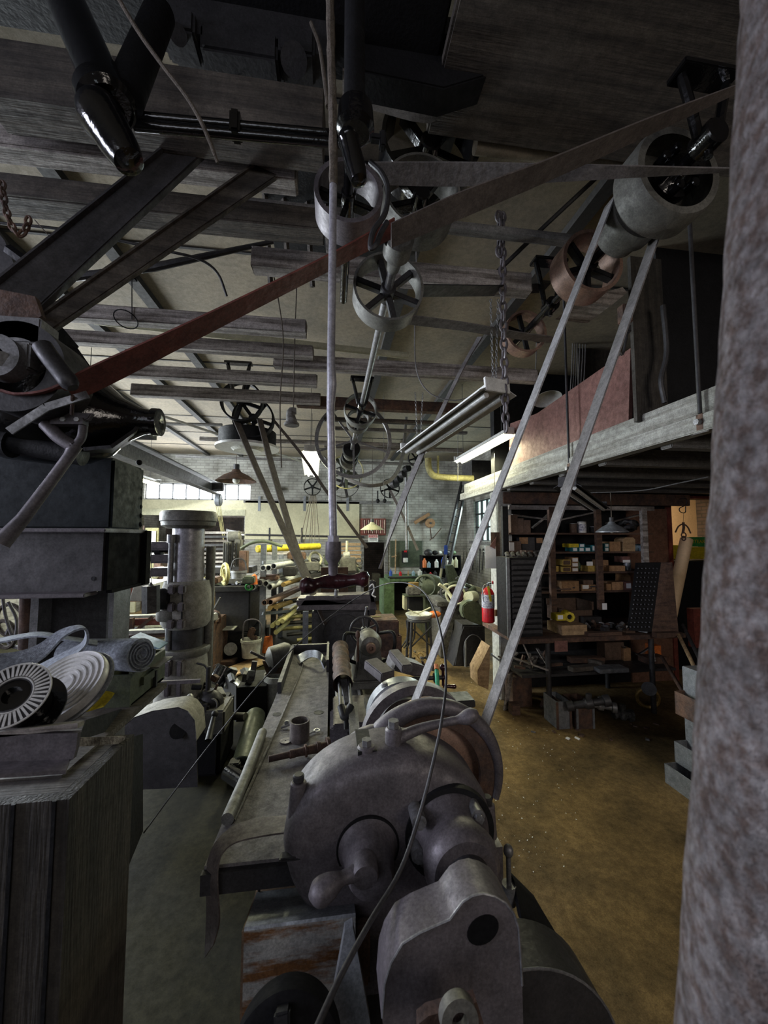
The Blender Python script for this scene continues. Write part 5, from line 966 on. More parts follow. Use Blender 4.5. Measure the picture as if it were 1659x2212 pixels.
# ================================================================ LEFT MACHINES
# press: housing, block, channel, column
pm=T('power_press','huge black old power press at the left edge','press',P(150,1390,1.9))
a=P(-60,1145,1.75);c=P(303,975,1.75)
c.x=P(243,1060,1.75).x
O('head_block',B().mm((-2.5,1.75,P(100,1143,1.75).z),(c.x,2.02,P(100,985,1.75).z),.01),'greend',pm)
for k in range(8): q=P(303,1000+k*19,2.01); O('block_rivet',B().sph(q+V((.0,-0.01,0)),.014,n=10),'blackm',pm)
for px0,px1,Y,mt,dp in ((-60,222,1.5,'beam',.012),(222,300,1.5,'blackm',.4)): 
    z0=P(100,1277,1.52).z; z1=P(100,1150,1.52).z
    if px0<0: O('channel_web',B().mm((-2.5,1.5,z0),(P(px1,1200,1.5).x,1.512,z1)),mt,pm)
x0=-2.5; x1=P(222,1200,1.5).x; x2=P(305,1200,1.5).x
O('channel_flange',B().mm((x0,1.44,z0-.014),(x1-.02,1.52,z0),.003).mm((x0,1.47,z1),(x1+.02,1.79,z1+.014),.003),'iron',pm)
O('channel_bolt_hole',B().cyl((P(202,1250,1.5).x,1.499,P(202,1250,1.5).z),(P(202,1250,1.5).x,1.502,P(202,1250,1.5).z),.008,n=12),'blackm',pm)
O('box_end',B().mm((x1,1.512,z0),(x1+.012,1.78,z1)).mm((x1,1.53,z0-.012),(x1+.02,1.8,z0)).mm((x1,1.76,z0-.01),(x1+.03,1.80,z1+.01)),'rubber',pm)
O('side_plate',B().mm((P(92,1300,1.9).x,1.9,P(92,1392,1.9).z-.3),(P(232,1300,1.9).x,1.92,z0)),'dark',pm)
O('side_angle',B().mm((P(78,1300,1.85).x,1.82,.9),(P(95,1300,1.85).x,1.9,z0)).mm((P(236,1300,1.85).x,1.85,.9),(P(246,1300,1.85).x,1.99,z0)),'steel',pm)
O('front_post',B().cyl(P(58,1400,1.9),P(62,1275,1.9),.03,n=14),'rust',pm)
# gear case
gcx=P(232,905,1.55); ge=T('gear_case','black nosed gear housing with bolted yoke at the left, under the red belt','gear case',gcx)
ge_prof=[(-.42,0),(-.42,.05),(-.36,.12),(-.25,.165),(-.1,.178),(0,.17),(.07,.14),(.13,.085),(.20,.05),(.235,.044),(.238,.052),(.262,.052),(.265,.02),(.255,0)]
O('housing',B().lathe(P(222,905,1.55)-V((.06,0,0)),(1,0,-.02),ge_prof,40),'black',ge)
O('rib',B().ribbon([P(180,970,1.42),P(240,965,1.42),P(290,930,1.5),(P(318,895,1.55))],[P(180,980,1.55),P(240,978,1.6),P(295,945,1.62),P(320,905,1.66)],.012),'dark',ge)
O('yoke',B().tube(smooth([P(98,915,1.33),P(128,945,1.33),P(160,965,1.33)],4),[.02]*9,n=10).tube(smooth([P(180,920,1.33),P(176,945,1.33),P(163,962,1.33)],4),[.013]*9,n=10).bar(P(115,912,1.33),P(185,912,1.33),.03,.02).tube([P(163,962,1.33),P(150,985,1.33),P(110,1040,1.3),P(50,1120,1.28),P(0,1175,1.25)],[.02,.016,.016,.018,.024],n=12),'iron',ge)
O('yoke_flange',B().prism([P(118,900,1.32),P(150,890,1.32),P(198,892,1.32),P(190,905,1.32),P(165,915,1.32),P(135,912,1.32)],(0,.02,0),.003),'iron',ge)
for px in (138,168): q=P(px,907,1.318); O('flange_nut',B().hexn(q+V((0,.01,0)),q-V((0,.008,0)),.008),'bright',ge)
O('horizontal_tie',B().cyl(P(20,955,1.45),P(180,985,1.45),.035,n=18).cyl(P(15,955,1.45),P(30,958,1.45),.05,n=18),'blackm',ge)
O('curved_handle',B().tube(smooth([P(88,742,1.15),P(105,768,1.15),P(130,800,1.15),P(158,838,1.15)],5),[.012]+[.024]*13+[.022,.014],n=14),'dark',L='thick curved dark handle crossing over the red belt at left',C='handle')
O('flat_bar',B().bar(P(20,932,1.18),P(100,880,1.2),.006,.022).bar(P(100,880,1.2),P(190,852,1.22),.006,.022),'steel',L='thin bright flat bar slanting under the red belt at left',C='bar')
O('oily_link_rod',B().cyl(P(157,855,1.2),P(155,895,1.25),.005,n=8),'rust',L='short rusty link rod below the curved handle',C='rod')
# bearing wheel at left edge
bw=T('bearing_wheel','big black pulley wheel with grey bearing bracket at the left edge inside the red belt','pulley',P(30,800,1.3))
O('wheel_rim',B().lathe(P(30,790,1.22),(0,1,0),[(0,.085),(0,.135),(.14,.135),(.14,.085)],44,True),'dark',bw)
O('wheel_web',B().lathe(P(30,790,1.3),(0,1,0),[(0,0),(0,.13),(.02,.13),(.02,0)],44),'black',bw)
O('bearing_bracket',B().mm(P(-30,790,1.18),P(64,738,1.18)+V((0,.05,0)),.006).ring(P(5,775,1.18),(0,1,0),.022,.06,.05,28).cyl(P(5,775,1.15),P(5,775,1.2),.02,n=18),'steel',bw)
for (px,py) in ((52,765),(20,815)): q=P(px,py,1.2); O('bracket_bolt',B().hexn(q,q-V((0,.02,0)),.011),'bright',bw)
O('frame_beam',B().mm((-2.5,1.95,P(320,940,1.95).z),P(320,895,1.95)+V((0,.1,0))),'blackm',L='black cross frame beam behind the gear housing',C='beam')
O('frame_beam',B().prism([P(-30,700,1.5),P(60,700,1.5),P(330,960,1.9),P(300,990,1.9),P(-30,960,1.5)],(0,.05,0)) if False else B().mm(P(-40,960,1.7),P(60,830,1.7)+V((0,.2,0))),'greend',L='dark block of the press frame behind the bearing wheel',C='block')
O('arm_strut',B().bar(P(88,690,1.5),P(150,760,1.6),.05,.06).bar(P(150,760,1.6),P(200,830,1.65),.05,.05),'blackm',L='black slanting strut behind the curved handle',C='strut')
# left bench / box pile under the felt
q0=P(-70,1665,1.0); tbz=P(100,1570,1.35).z
tx0=P(-60,1500,1.4).x; tx1=P(165,1650,1.05).x
cb=T('wooden_cabinet','dark plank sided wooden chest at lower left','chest',((tx0+tx1)/2,1.5,0))
ctz=P(200,1640,1.2).z
O('plank_side',B().mm((tx0-.2,1.03,0),(tx1,1.06,ctz)),'woodgrey',cb)
O('plank_end',B().mm((tx1-.03,1.061,0),(tx1,1.33,ctz)),'woodgrey',cb); O('lid',B().mm((tx0-.2,1.06,ctz-.03),(tx1-.031,1.33,ctz)),'woodd',cb)
for k in range(5): x=tx1-.03-k*.085; O('plank_batten',B().mm((x-.004,1.026,0),(x+.004,1.03,ctz)),'blackm',cb)
O('leaning_sheet',B().prism([P(262,1890,1.42),P(262,1600,1.42),P(300,1588,1.62),P(300,1800,1.62)],(.01,.01,0)),'blackm',L='black steel sheet leaning right of the wooden chest',C='sheet')
ch=T('channel_iron','heavy pale grey channel iron across the wooden chest at left','channel',P(80,1680,1.05))
O('top_flange',B().prism([P(-60,1588,1.0),P(168,1562,1.0),P(182,1556,1.12),P(-60,1575,1.12)],(0,0,-.012)),'wood',ch)
O('web',B().prism([P(-60,1588,1.0),P(168,1584,1.0),P(164,1618,1.0),P(158,1640,1.0),P(140,1650,1.0),P(-60,1660,1.0)],(0,.012,0)),'iron',ch)
O('bottom_flange',B().prism([P(-60,1655,1.0),P(150,1648,1.0),P(142,1672,.95),P(-60,1684,.93)],(0,0,.008)),'iron',ch)
O('web_hole',B().cyl(P(142,1645,.999),P(142,1645,1.002),.004,n=10),'blackm',ch)
O('flat_slat',B().bar(P(168,1603,1.15),P(266,1598,1.3),.01,.02),'wood',L='short weathered slat behind the end of the channel iron',C='slat')
O('belt_scrap',B().prism([P(185,1560,1.2),P(262,1535,1.5),P(262,1570,1.5),P(170,1600,1.15)],(0,.0,.006)),'blackm',L='black flat rubber sheet lying behind the channel iron',C='sheet')
Yh=1.55
O('pile_shelf',B().mm((P(-60,1540,1.3).x,1.12,P(100,1603,1.3).z-.02),(P(225,1560,1.3).x,1.75,P(100,1603,1.3).z-.0)),'woodd',L='dark board the felt roll and lid are piled on',C='board')
zf=P(100,1603,1.3).z
# felt roll
q0=P(170,1425,1.9); q1=P(312,1408,1.55); q0=P(150,1412,1.72); q1=P(305,1413,1.55); d=q1-q0; L_=d.length; u,v_,_=frame(d)
fr=T('felt_roll','rolled grey blue felt on the pile at left','roll',(q0+q1)/2)
O('outer_layer',B().cyl(q0,q1-d.normalized()*.003,.056,n=36),'felt',fr)
sp=[]; 
for k in range(70): a=k*.32; r_=.012+.042*k/70; sp.append(u*math.cos(a)*r_+v_*math.sin(a)*r_)
O('spiral_end',B().ribbon([q1+p-d.normalized()*.01 for p in sp],[q1+p+d.normalized()*.008 for p in sp],.0028),'felt',fr)
O('outer_flap',B().ribbon([q0+u*.057*math.cos(a)+v_*.057*math.sin(a)+d*.7 for a in [k*.3-1 for k in range(11)]],[q1+u*.06*math.cos(a)+v_*.06*math.sin(a)+d.normalized()*.01 for a in [k*.3-1 for k in range(11)]],.004),'felt',fr)
O('felt_strip',B().ribbon(smooth([P(*p) for p in [(-30,1470,1.25),(40,1450,1.3),(95,1420,1.35),(140,1375,1.4),(180,1358,1.42),(190,1375,1.44),(182,1400,1.42),(140,1432,1.4),(80,1470,1.36)]],5),smooth([P(*p) for p in [(-30,1415,1.32),(30,1410,1.35),(80,1395,1.38),(130,1362,1.43),(172,1352,1.46),(186,1366,1.5),(176,1390,1.5),(128,1415,1.48),(60,1450,1.45)]],5),.007),'felt',L='curling loop of felt strip on top of the pile',C='strip')
O('felt_strip',B().ribbon(smooth([P(*p) for p in [(-30,1395,1.5),(40,1380,1.5),(90,1375,1.5),(150,1385,1.5),(210,1395,1.52)]],5),smooth([P(*p) for p in [(-30,1385,1.6),(40,1372,1.6),(90,1366,1.6),(150,1376,1.6),(210,1385,1.62)]],5),.006),'felt',L='flat felt strip lying behind the curling loop',C='strip')
# aluminium lid
lc=P(132,1480,1.28); ln=V((-.22,-.60,.78)).normalized(); rl=.118
ld=T('ribbed_lid','large round pale lid with stepped rings leaning on the pile','lid',lc)
pr=[(0,0),(.0,.028)]; 
for k in range(5): r0=.03+.0165*k; pr+=[(.003,r0),(.003,r0+.004),(-.001,r0+.007),(-.001,r0+.014)]
pr+=[(.001,rl*.97),(-.004,rl),(-.022,rl+.001),(-.026,rl*.97),(-.02,0)]
O('lid_plate',B().lathe(lc,ln,pr,64),'galv' if False else 'white',ld); O('lid_rim',B().lathe(lc-ln*.02,ln,[(-.012,.10),(-.012,rl+.010),(-.007,rl+.012),(-.003,rl+.009),(-.003,.10)],64,True),'galv',ld)
O('round_tin_cap',B().lathe(P(88,1492,1.2),ln,[(-.03,0),(-.03,.034),(0,.034),(.003,.03),(.003,0)],32),'galv',L='small grey round cap leaning in front of the pale lid',C='cap')
sc_=P(28,1503,1.05); sn=V((.10,-.75,.62)).normalized(); 
spo=T('wire_spool','black wire spool with white slotted flange at the left edge','spool',sc_)
O('spool_flange',B().lathe(sc_,sn,[(0,.036),(0,.074),(.003,.076),(.006,.074),(.006,.036)],48,True),'dark',spo)
u,v_,_=frame(sn)
for k in range(40):
    a=2*PI*k/40; r_=u*math.cos(a)+v_*math.sin(a); O('flange_rib',B().bar(sc_+sn*.007+r_*.044,sc_+sn*.007+r_*.072,.0048,.003,sn),'white',spo)
O('spool_ring',B().tor(sc_+sn*.006,sn,.074,.0025,48,6).tor(sc_+sn*.006,sn,.041,.002,36,6),'white',spo)
O('spool_core',B().lathe(sc_-sn*.08,sn,[(0,.03),(0,.05),(.08,.05),(.085,.036),(.085,.02),(0,.02)],36,True).cyl(sc_-sn*.02,sc_-sn*.01,.03,n=20),'black',spo); O('back_flange',B().lathe(sc_-sn*.09,sn,[(0,.02),(0,.078),(.005,.078),(.005,.02)],40,True),'black',spo)
O('yellow_rag',B().prism([P(150,1545,1.42),P(170,1520,1.45),P(192,1508,1.48),P(238,1506,1.5),(P(222,1528,1.47)),P(190,1538,1.45)],(0,.03,.01)).jit(.007),'yellow',L='crumpled yellow plastic cloth under the pale lid',C='cloth')
cr=T('olive_crate','open olive green steel crate right of the pale lid','crate',P(240,1530,1.6))
a=P(190,1535,1.52);c=P(283,1440,1.52)
zc0=a.z;zc1=c.z-.02
for nm,p,q_ in (('front_panel',(a.x,1.52,zc0),(c.x,1.532,zc1-.01)),('right_panel',(c.x-.012,1.532,zc0),(c.x,1.8,zc1)),('left_panel',(a.x,1.532,zc0),(a.x+.012,1.8,zc1)),('back_panel',(a.x,1.8,zc0),(c.x,1.812,zc1)),('bottom_panel',(a.x,1.532,zc0),(c.x,1.8,zc0+.01)),('handle_frame',(c.x,1.60,zc0+.05),(c.x+.01,1.69,zc0+.08))): O(nm,B().mm(p,q_),'greeno',cr)
cb=T('channel_stub','dark open channel stub with a round hole right of the olive crate','channel',P(310,1488,1.7)); 
O('front_web',B().mm(P(283,1490,1.7),P(338,1450,1.7)+V((0,.012,0))),'dark',cb); O('top_flange',B().mm(P(283,1446,1.66),P(343,1441,1.66)+V((0,.14,0))),'iron2',cb); O('round_hole',B().cyl(P(316,1462,1.699),P(316,1462,1.701),.011,n=16),'bright',cb)
O('flat_bar',B().mm(P(340,1480,3.040),P(432,1468,3.040)+V((0,.02,0))),'iron',L='flat rusty bar in front of the foot of the round column press',C='bar')
# column machine
ky=3.9; kx=P(403,1300,ky).x
def kz(py): return P(403,py,ky).z
km=T('hydraulic_column','tall dusty round column machine with oval cap at centre left','machine',(kx,ky,0))
tilt=0
O('cap_plate',B().lathe((kx,ky,kz(1142)),(0,0,1),[(0,0),(0,0.1846),(0.0284,0.2343),(0.0639,0.2386),(0.071,0.2485),(0.142,0.2485),(0.1633,0.2343),(0.1633,0)],48),'iron2',km)
O('upper_column',B().cyl((kx,ky,kz(1262)),(kx,ky,kz(1142)),0.1392,n=40),'rodst',km)
O('collar_casting',B().lathe((kx,ky,kz(1352)),(0,0,1),[(0,0),(0,0.1846),(0.0426,0.213),(0.1988,0.2201),(0.3408,0.213),(0.426,0.1917),(0.426,0)],40),'dsheet',km)
for z in (1275,1310,1345):
    for s in (-1,1): O('clamp_ear',B().mm((kx+0.0426*s-0.0284,ky-0.2698,kz(z)),(kx+0.0426*s+0.0284,ky-0.1988,kz(z)+0.0781),0.01136),'iron',km)
O('split_line',B().mm((kx+0.0355,ky-0.2244,kz(1345)),(kx+0.04402,ky-0.213,kz(1262))),'blackm',km)
O('lower_column',B().cyl((kx,ky,kz(1400)),(kx,ky,kz(1352)),0.159,n=40),'dark',km)
O('base_collar',B().lathe((kx,ky,kz(1410)),(0,0,1),[(0,0),(0,0.2059),(0.0426,0.2201),(0.0639,0.213),(0.071,0.1704),(0.071,0)],40),'iron2',km)
O('base_column',B().lathe((kx-0.0071,ky,0),(0,0,1),[(0,0),(0,0.284),(0.568,0.2343),(kz(1410),0.1988),(kz(1410),0)],40),'dsheet',km)
for z in (1440,1480): O('clamp_ear',B().mm((kx-0.071,ky-0.2698,kz(z)),(kx-0.0284,ky-0.1846,kz(z)+0.1278),0.00852).mm((kx+0.0284,ky-0.2698,kz(z)),(kx+0.071,ky-0.1846,kz(z)+0.1278),0.00852),'iron',km)
rx=P(366,1300,ky-.14).x
O('guide_rod',B().cyl((rx,ky-0.142,kz(1540)),(rx,ky-0.142,kz(1165)),0.02414,n=16).cyl((rx,ky-0.142,kz(1172)),(rx,ky-0.142,kz(1155)),0.03692,n=16).cyl((rx-0.0142,ky-0.142,kz(1412)),(rx-0.0142,ky-0.142,kz(1395)),0.0426,n=16),'steel',km)
O('side_boss',B().lathe((rx+0,ky-0.1136,kz(1332)),(0,0,1),[(0,0),(0,0.1065),(0.0142,0.1136),(0.0994,0.1136),(0.1136,0.0994),(0.1136,0)],28),'iron2',km)
O('bevel_gear',B().lathe((rx+0,ky-0.1136,kz(1305)),(0,0,1),[(0,0),(0,0.1065),(0.0284,0.1065),(0.0639,0.071),(0.0639,0)],28).lathe((rx-0.0426,ky-0.2272,kz(1285)),(1,0,0),[(0,0),(0,0.0923),(0.0284,0.0923),(0.071,0.0639),(0.071,0)],28),'blackm',km)
for i,y in enumerate((1188,1215,1243)): O('gear_lobe',B().mm((kx-0.3124,ky-0.0994,kz(y)),(kx-0.1278,ky+0.1136,kz(y)+0.0781),0.01704),'iron',km)
O('cross_shaft',B().cyl(P(305,1190,ky),P(370,1188,ky),0.01988,n=12).cyl(P(338,1190,ky),P(350,1189,ky),0.0568,n=16),'blackm',km)
O('side_pipe',B().cyl((kx+0.1846,ky+0.071,kz(1500)),(kx+0.1846,ky+0.071,kz(1180)),0.0426,n=14),'iron2',km)
O('oil_tube',B().tube(smooth([P(425,1432,3.692),P(445,1440,3.692),P(452,1470,3.692),P(448,1500,3.692)],4),0.01136),'dark',km)
# wheel guard & junk in front of column
wg=T('wheel_guard','dusty rounded sheet metal wheel guard standing at left in front of the column','guard',(P(345,1640,3.0).x,3.1,0))
ol=[(262,1600),(265,1570),(290,1550),(330,1536),(385,1528),(405,1536),(420,1556),(424,1600),(427,1700),(262,1708)]
fp=[P(x,y,3.0) for x,y in ol]; O('side_plate',B().prism(fp,(0,.012,0)),'beam',wg); tp2=fp[:8]; O('top_strip',B().ribbon([p for p in tp2],[p+V((0,.2,0)) for p in tp2],.006),'dsheet',wg); O('axle_hole',B().cyl(P(385,1578,2.99),P(385,1578,3.002),.055,n=24),'blackm',wg)
O('small_tyre',B().tor(P(295,1555,3.333),(0,.3,1),0.1085,0.0434,28,10).cyl(P(285,1560,3.255),P(300,1548,3.410),0.05425,n=18),'rubber',L='small black tyred wheel behind the wheel guard',C='wheel')
dp=T('drill_press_head','small oily drill head with lever in front of the round column','drill',P(440,1540,3.564))
O('table',B().prism([P(360,1530,3.564),P(375,1508,3.888),P(470,1508,3.888),P(475,1530,3.564)],(0,0,-0.031)),'dark',dp); O('spindle',B().cyl(P(448,1500,3.645),P(450,1440,3.645),0.0186,n=12).cyl(P(450,1512,3.645),P(450,1490,3.645),0.0465,n=16),'dark',dp); O('head',B().sph(P(455,1520,3.645),0.093,(1.2,1,1.24)).box(P(430,1530,3.564),(0.186,0.124,0.093),bev=0.0186),'dark',dp)
O('lever',B().cyl(P(463,1545,3.402),P(450,1600,3.240),0.0186,0.0279,n=10).sph(P(464,1542,3.402),0.0279),'dark',dp); O('table_casting',B().mm(P(440,1590,3.483),P(485,1535,3.483)+V((0,0.31,0)),0.0155),'iron2',dp)
O('light_bulb',B().sph(P(410,1508,3.564),0.0288,(1,1,1.3)),'bright',L='small glass bulb lying on the drill table',C='bulb')
# grinder, cans, box
gd_=T('air_cylinder','green grey cylinder with side rod lying beside the bench plate','cylinder',P(530,1680,3.040))
O('barrel',B().cyl(P(523,1655,3.354),P(553,1545,3.956),.088,n=28,bev=.006),'greenm',gd_); O('side_rod',B().cyl(P(507,1650,3.354),P(535,1545,3.956),.018,n=10).sph(P(535,1545,3.956),.03),'iron2',gd_); O('end_fitting',B().box(P(508,1655,3.320),(.09,.1,.09),bev=.01).box(P(530,1660,3.320),(.17,.07,.05),bev=.006),'dark',gd_)
O('black_can',B().cyl(P(492,1668,3.238),P(525,1690,3.108),.058,n=24,bev=.003),'black',L='black cylinder end lying on the floor below the air cylinder',C='cylinder')
O('horizontal_pipe',B().cyl(P(465,1545,4.000),P(530,1548,3.840),.035,n=14),'iron2',L='short horizontal pipe behind the green grey cylinder',C='pipe')
bk=T('steel_ammo_box','dark steel box full of metal parts left of the bucket motor','box',P(535,1545,4.150)); 
O('box_body',B().mm(P(510,1560,4.150),P(575,1482,4.150)+V((0,.5,0)),.004),'blackm',bk); O('angled_side',B().prism([P(510,1560,4.150),P(478,1520,4.565),P(478,1455,4.565),P(510,1482,4.150)],(.01,.01,0)),'dark',bk)
O('pipe_ring',B().pipe(P(546,1492,4.316),P(547,1474,4.316),.063,.05,24),'iron2',L='short pale ringed pipe stub on the steel box of parts',C='pipe')
O('chrome_cylinder',B().cyl(P(497,1465,4.482),P(527,1492,4.233),.046,n=20),'bright',L='bright cylinder lying on the steel box of parts',C='cylinder')
for i in range(14): q=P(rnd(488,560),rnd(1448,1482),rnd(4.2,4.6)); O('metal_part',B().box(q,(rnd(.05,.13),rnd(.03,.07),rnd(.03,.07)),Matrix.Rotation(rnd(0,3),4,'Y')@Matrix.Rotation(rnd(0,3),4,'Z'),.004),random.choice(['clutter','steel','bright','dark']),L='small loose metal part heaped on the steel box',C='part',g='metal parts on the steel box')
bc=T('black_canister','tilted black canister with a wire handle behind the steel box','canister',P(475,1480,4.482)); O('body',B().cyl(P(466,1480,4.482),P(487,1440,4.565),.095,n=26,bev=.004),'black',bc); O('wire_handle',B().tube(smooth([P(455,1468,4.399),P(462,1440,4.399),P(472,1436,4.399),P(480,1445,4.399)],4),.004),'dark',bc)
def bucket(px,pyb,pyt,wpx,Y,lb,mt='whited',lab=None):
    a=P(px,pyb,Y); h=P(px,pyt,Y).z-a.z; r_=m(wpx/2,Y); t_=T('bucket',lb,'bucket',a); O('wall',B().lathe(a,(0,0,1),[(0,0),(0,r_*.86),(h*.85,r_*.97),(h*.86,r_*1.04),(h,r_*1.04),(h,r_*.93),(h*.1,r_*.8),(h*.1,0)],32),mt,t_)
    if lab: O('printed_label',B().lathe(a+V((0,0,h*.2)),(0,0,1),[(0,r_*.885),(0,r_*.895),(h*.5,r_*.95),(h*.5,r_*.94)],20,False,PI*.8,PI*1.1),lab,t_)
    return t_,a,h,r_
t_,a,h,r_=bucket(600,1543,1455,56,4.34,'white printed bucket with a small motor on top, left of the bench plate','whited','paperb')
mo=T('electric_motor','small grey green electric motor sitting on the printed bucket','motor',a+V((0,0,h))); q=a+V((0,0,h+0.171)); O('stator',B().lathe(q+V((-0.109,-0.046,0)),(1,0.388,0.155),[(-0.031,0),(-0.000,0.078),(0.031,0.116),(0.202,0.121),(0.248,0.093),(0.264,0)],28),'iron2',mo); O('base_frame',B().prism([q+V((-0.171,0,-0.031)),q+V((0.155,0,-0.062)),q+V((0.093,0,-0.171)),q+V((-0.124,0,-0.171))],(0,0.124,0)),'rust',mo); O('pulley_wheel',B().cyl(q+V((-0.046,-0.093,-0.093)),q+V((-0.046,-0.031,-0.093)),0.046,n=16),'dark',mo); O('shaft_arm',B().cyl(q+V((-0.279,-0.078,0.093)),q+V((-0.124,-0.046,0.000)),0.016,n=8).bar(q+V((-0.248,0,-0.031)),q+V((-0.279,0,-0.248)),0.031,0.054),'iron',mo)
t_,a,h,r_=bucket(542,1418,1380,40,6.45,'white plastic bucket full of tools standing on the sunlit floor')
tl=T('clamp_tool','heap of rusty clamps with a bent pipe handle inside the tool bucket','tool',a+V((0,0,h*.5))); O('bent_pipe',B().tube(smooth([a+V((-.13,0,h*.6)),a+V((-.12,0,h+.22)),a+V((-.04,0,h+.30)),a+V((.1,0,h+.28)),a+V((.16,0,h+.15)),a+V((.12,0,h*.6))],4),.012),'iron',tl); O('clamp_jaw',B().box(a+V((0,0,h+.10)),(.10,.08,.16),Matrix.Rotation(.3,4,'Y'),.02).box(a+V((.04,-.02,h+.02)),(.12,.06,.06),bev=.015),'rust',tl)
# ================================================================ MIDDLE GROUND
# planer/shaper
sy=4.3
def q4(px,py,Y=sy): return P(px,py,Y)
pl=T('metal_shaper','long dark grey shaper machine behind the tailstock','machine',(q4(730,1300).x,sy+.3,0))
O('ram',B().mm(q4(640,1312),q4(805,1290)+V((0,.3,0)),.02).prism([q4(640,1318),q4(655,1300),q4(662,1288),q4(808,1284),q4(815,1318)],(0,.25,0),.01),'iron',pl)
O('body',B().mm(V((q4(672,1400).x,sy+.06,0)),V((q4(800,1400).x,sy+.6,q4(700,1322).z)),.02),'beam',pl)
O('side_disc',B().lathe((q4(742,1372).x,sy+.05,q4(742,1372).z),(0,-1,0),[(0,.20),(0,.215),(.012,.215),(.012,.20),(.02,0)],36),'dark',pl)
O('ram_knob',B().cyl(q4(725,1290),q4(727,1276),.022,n=12).sph(q4(727,1276),.024).box(q4(726,1287),(.14,.05,.012)),'steel',pl)
O('tool_head',B().mm(q4(798,1330),q4(812,1255)+V((0,.12,0)),.01).box(q4(803,1262,4.2),(.05,.05,.09),bev=.01),'dark',pl)
O('vertical_post',B().mm(V((q4(653,1400,4.2).x,4.2,0)),V((q4(665,1400,4.2).x,4.26,q4(653,1322,4.2).z))),'galv',pl)
O('work_table',B().mm(q4(800,1410),q4(862,1340)+V((0,.4,0)),.012).mm(q4(790,1420),q4(868,1372)+V((0,.45,0)),.012).mm(V((q4(790,1420).x,sy,0)),V((q4(852,1420).x,sy+.4,q4(800,1420).z)),.012),'rust',pl)
O('maroon_board',B().mm(P(693,1290,4.8),P(752,1225,4.8)+V((0,.03,0))),'rust',L='rust brown steel plate standing behind the shaper',C='plate')
O('rag_bow',B().tube(smooth([P(*p,4.1) for p in [(798,1268),(805,1262),(808,1275),(804,1285),(812,1290)]],4),.007),'paper',L='twisted pale wire knotted on the T handle side of the shaper head',C='wire')
O('yellow_note',B().box(P(812,1335,4.5),(.12,.03,.04),bev=.003),'yellowp',L='yellow green block on the shaper table',C='block')
# pipe rack
rk2=T('stock_rack','upright steel stock rack holding pipes at centre left','rack',P(600,1340,5.2))
def vpost(px,y0,y1,Y,mt='joist',w_=.09): a=P(px,y0,Y); return B().mm((a.x-w_/2,Y,0),(a.x+w_/2,Y+.06,P(px,y1,Y).z))
for px,Y in ((566,6.6),(590,7.4),(605,8.0)): O('rack_post',vpost(px,1345,1175,Y),'galv',rk2)
for py in (1215,1262,1325): O('rack_arm',B().bar(P(566,py,6.600),P(660,py-8,8.184),.05,.05),'galv',rk2)
def pipes(ends,mt,lb,words,g,r_=.045,vec=(118,-32),Y0=6.5,Y1=9.0,hollow=True):
    for i,(px,py) in enumerate(ends):
        a=P(px,py,Y0); c=P(px+vec[0],py+vec[1],Y1)
        O('pipe_stock',B().pipe(a,c,r_*1.33,r_*1.04,18) if hollow else B().cyl(a,c,r_*1.33,n=14),mt,L=lb+', '+words[i],C='pipe',g=g)
pipes([(568,1227),(580,1227),(591,1223)],'bright','bright steel pipe in the upper bundle',['left one','middle one','right one'],'upper bright pipes',.036,(75,-14))
pipes([(545,1268),(561,1259),(574,1261),(582,1268)],'bright','bright steel pipe in the large bundle',['leftmost lowest end','second end from the left','third end from the left','rightmost end'],'large bright pipes',.039,(100,-36))
pipes([(571,1302),(584,1301)],'copper','copper brown pipe in the lower bundle',['left one','right one'],'copper pipes',.034,(70,-32))
pipes([(612,1263),(583,1313),(597,1311)],'brass','brass coloured bar in the rack',['beside the large bright bundle','just below the copper pipes','right of the one below the copper pipes'],'brass bars',.03,(60,-20),hollow=False)
pipes([(588,1352),(600,1346),(610,1342),(596,1366)],'yellowp','yellowish rod in the lowest rack tier',['leftmost end','second from the left','third from the left','lowest end'],'yellow rods',.028,(50,-42),hollow=False)
yr_=P(555,1186,7.280); O('caution_roll',B().cyl(yr_,P(690,1180,8.320),.066,n=18,bev=.01),'yellow',L='long yellow printed roll lying across the top of the stock rack',C='roll')
for i in range(9): O('stock_bar',B().cyl(P(640+rnd(-60,20),1395-12*i,7.6),P(720+rnd(-10,30),1385-12*i,7.8),.036,n=8),'yellowp' if i%2 else 'dark',L='horizontal stock bar stacked on the floor behind the rack, '+['lowest','second from below','third from below','fourth from below','middle','fourth from top','third from top','second from top','topmost'][i],C='bar',g='stock bars behind the rack')
jk=T('bottle_jack','orange red bottle jack on the floor right of the tool bucket','jack',P(577,1405,6.670)); q=P(577,1408,6.670); O('body',B().cyl(q,q+V((0,0,.26)),.10,.08,n=16,bev=.005),'orange',jk); O('ram',B().cyl(q+V((0,0,.26)),q+V((0,0,.40)),.03,n=12),'dark',jk)
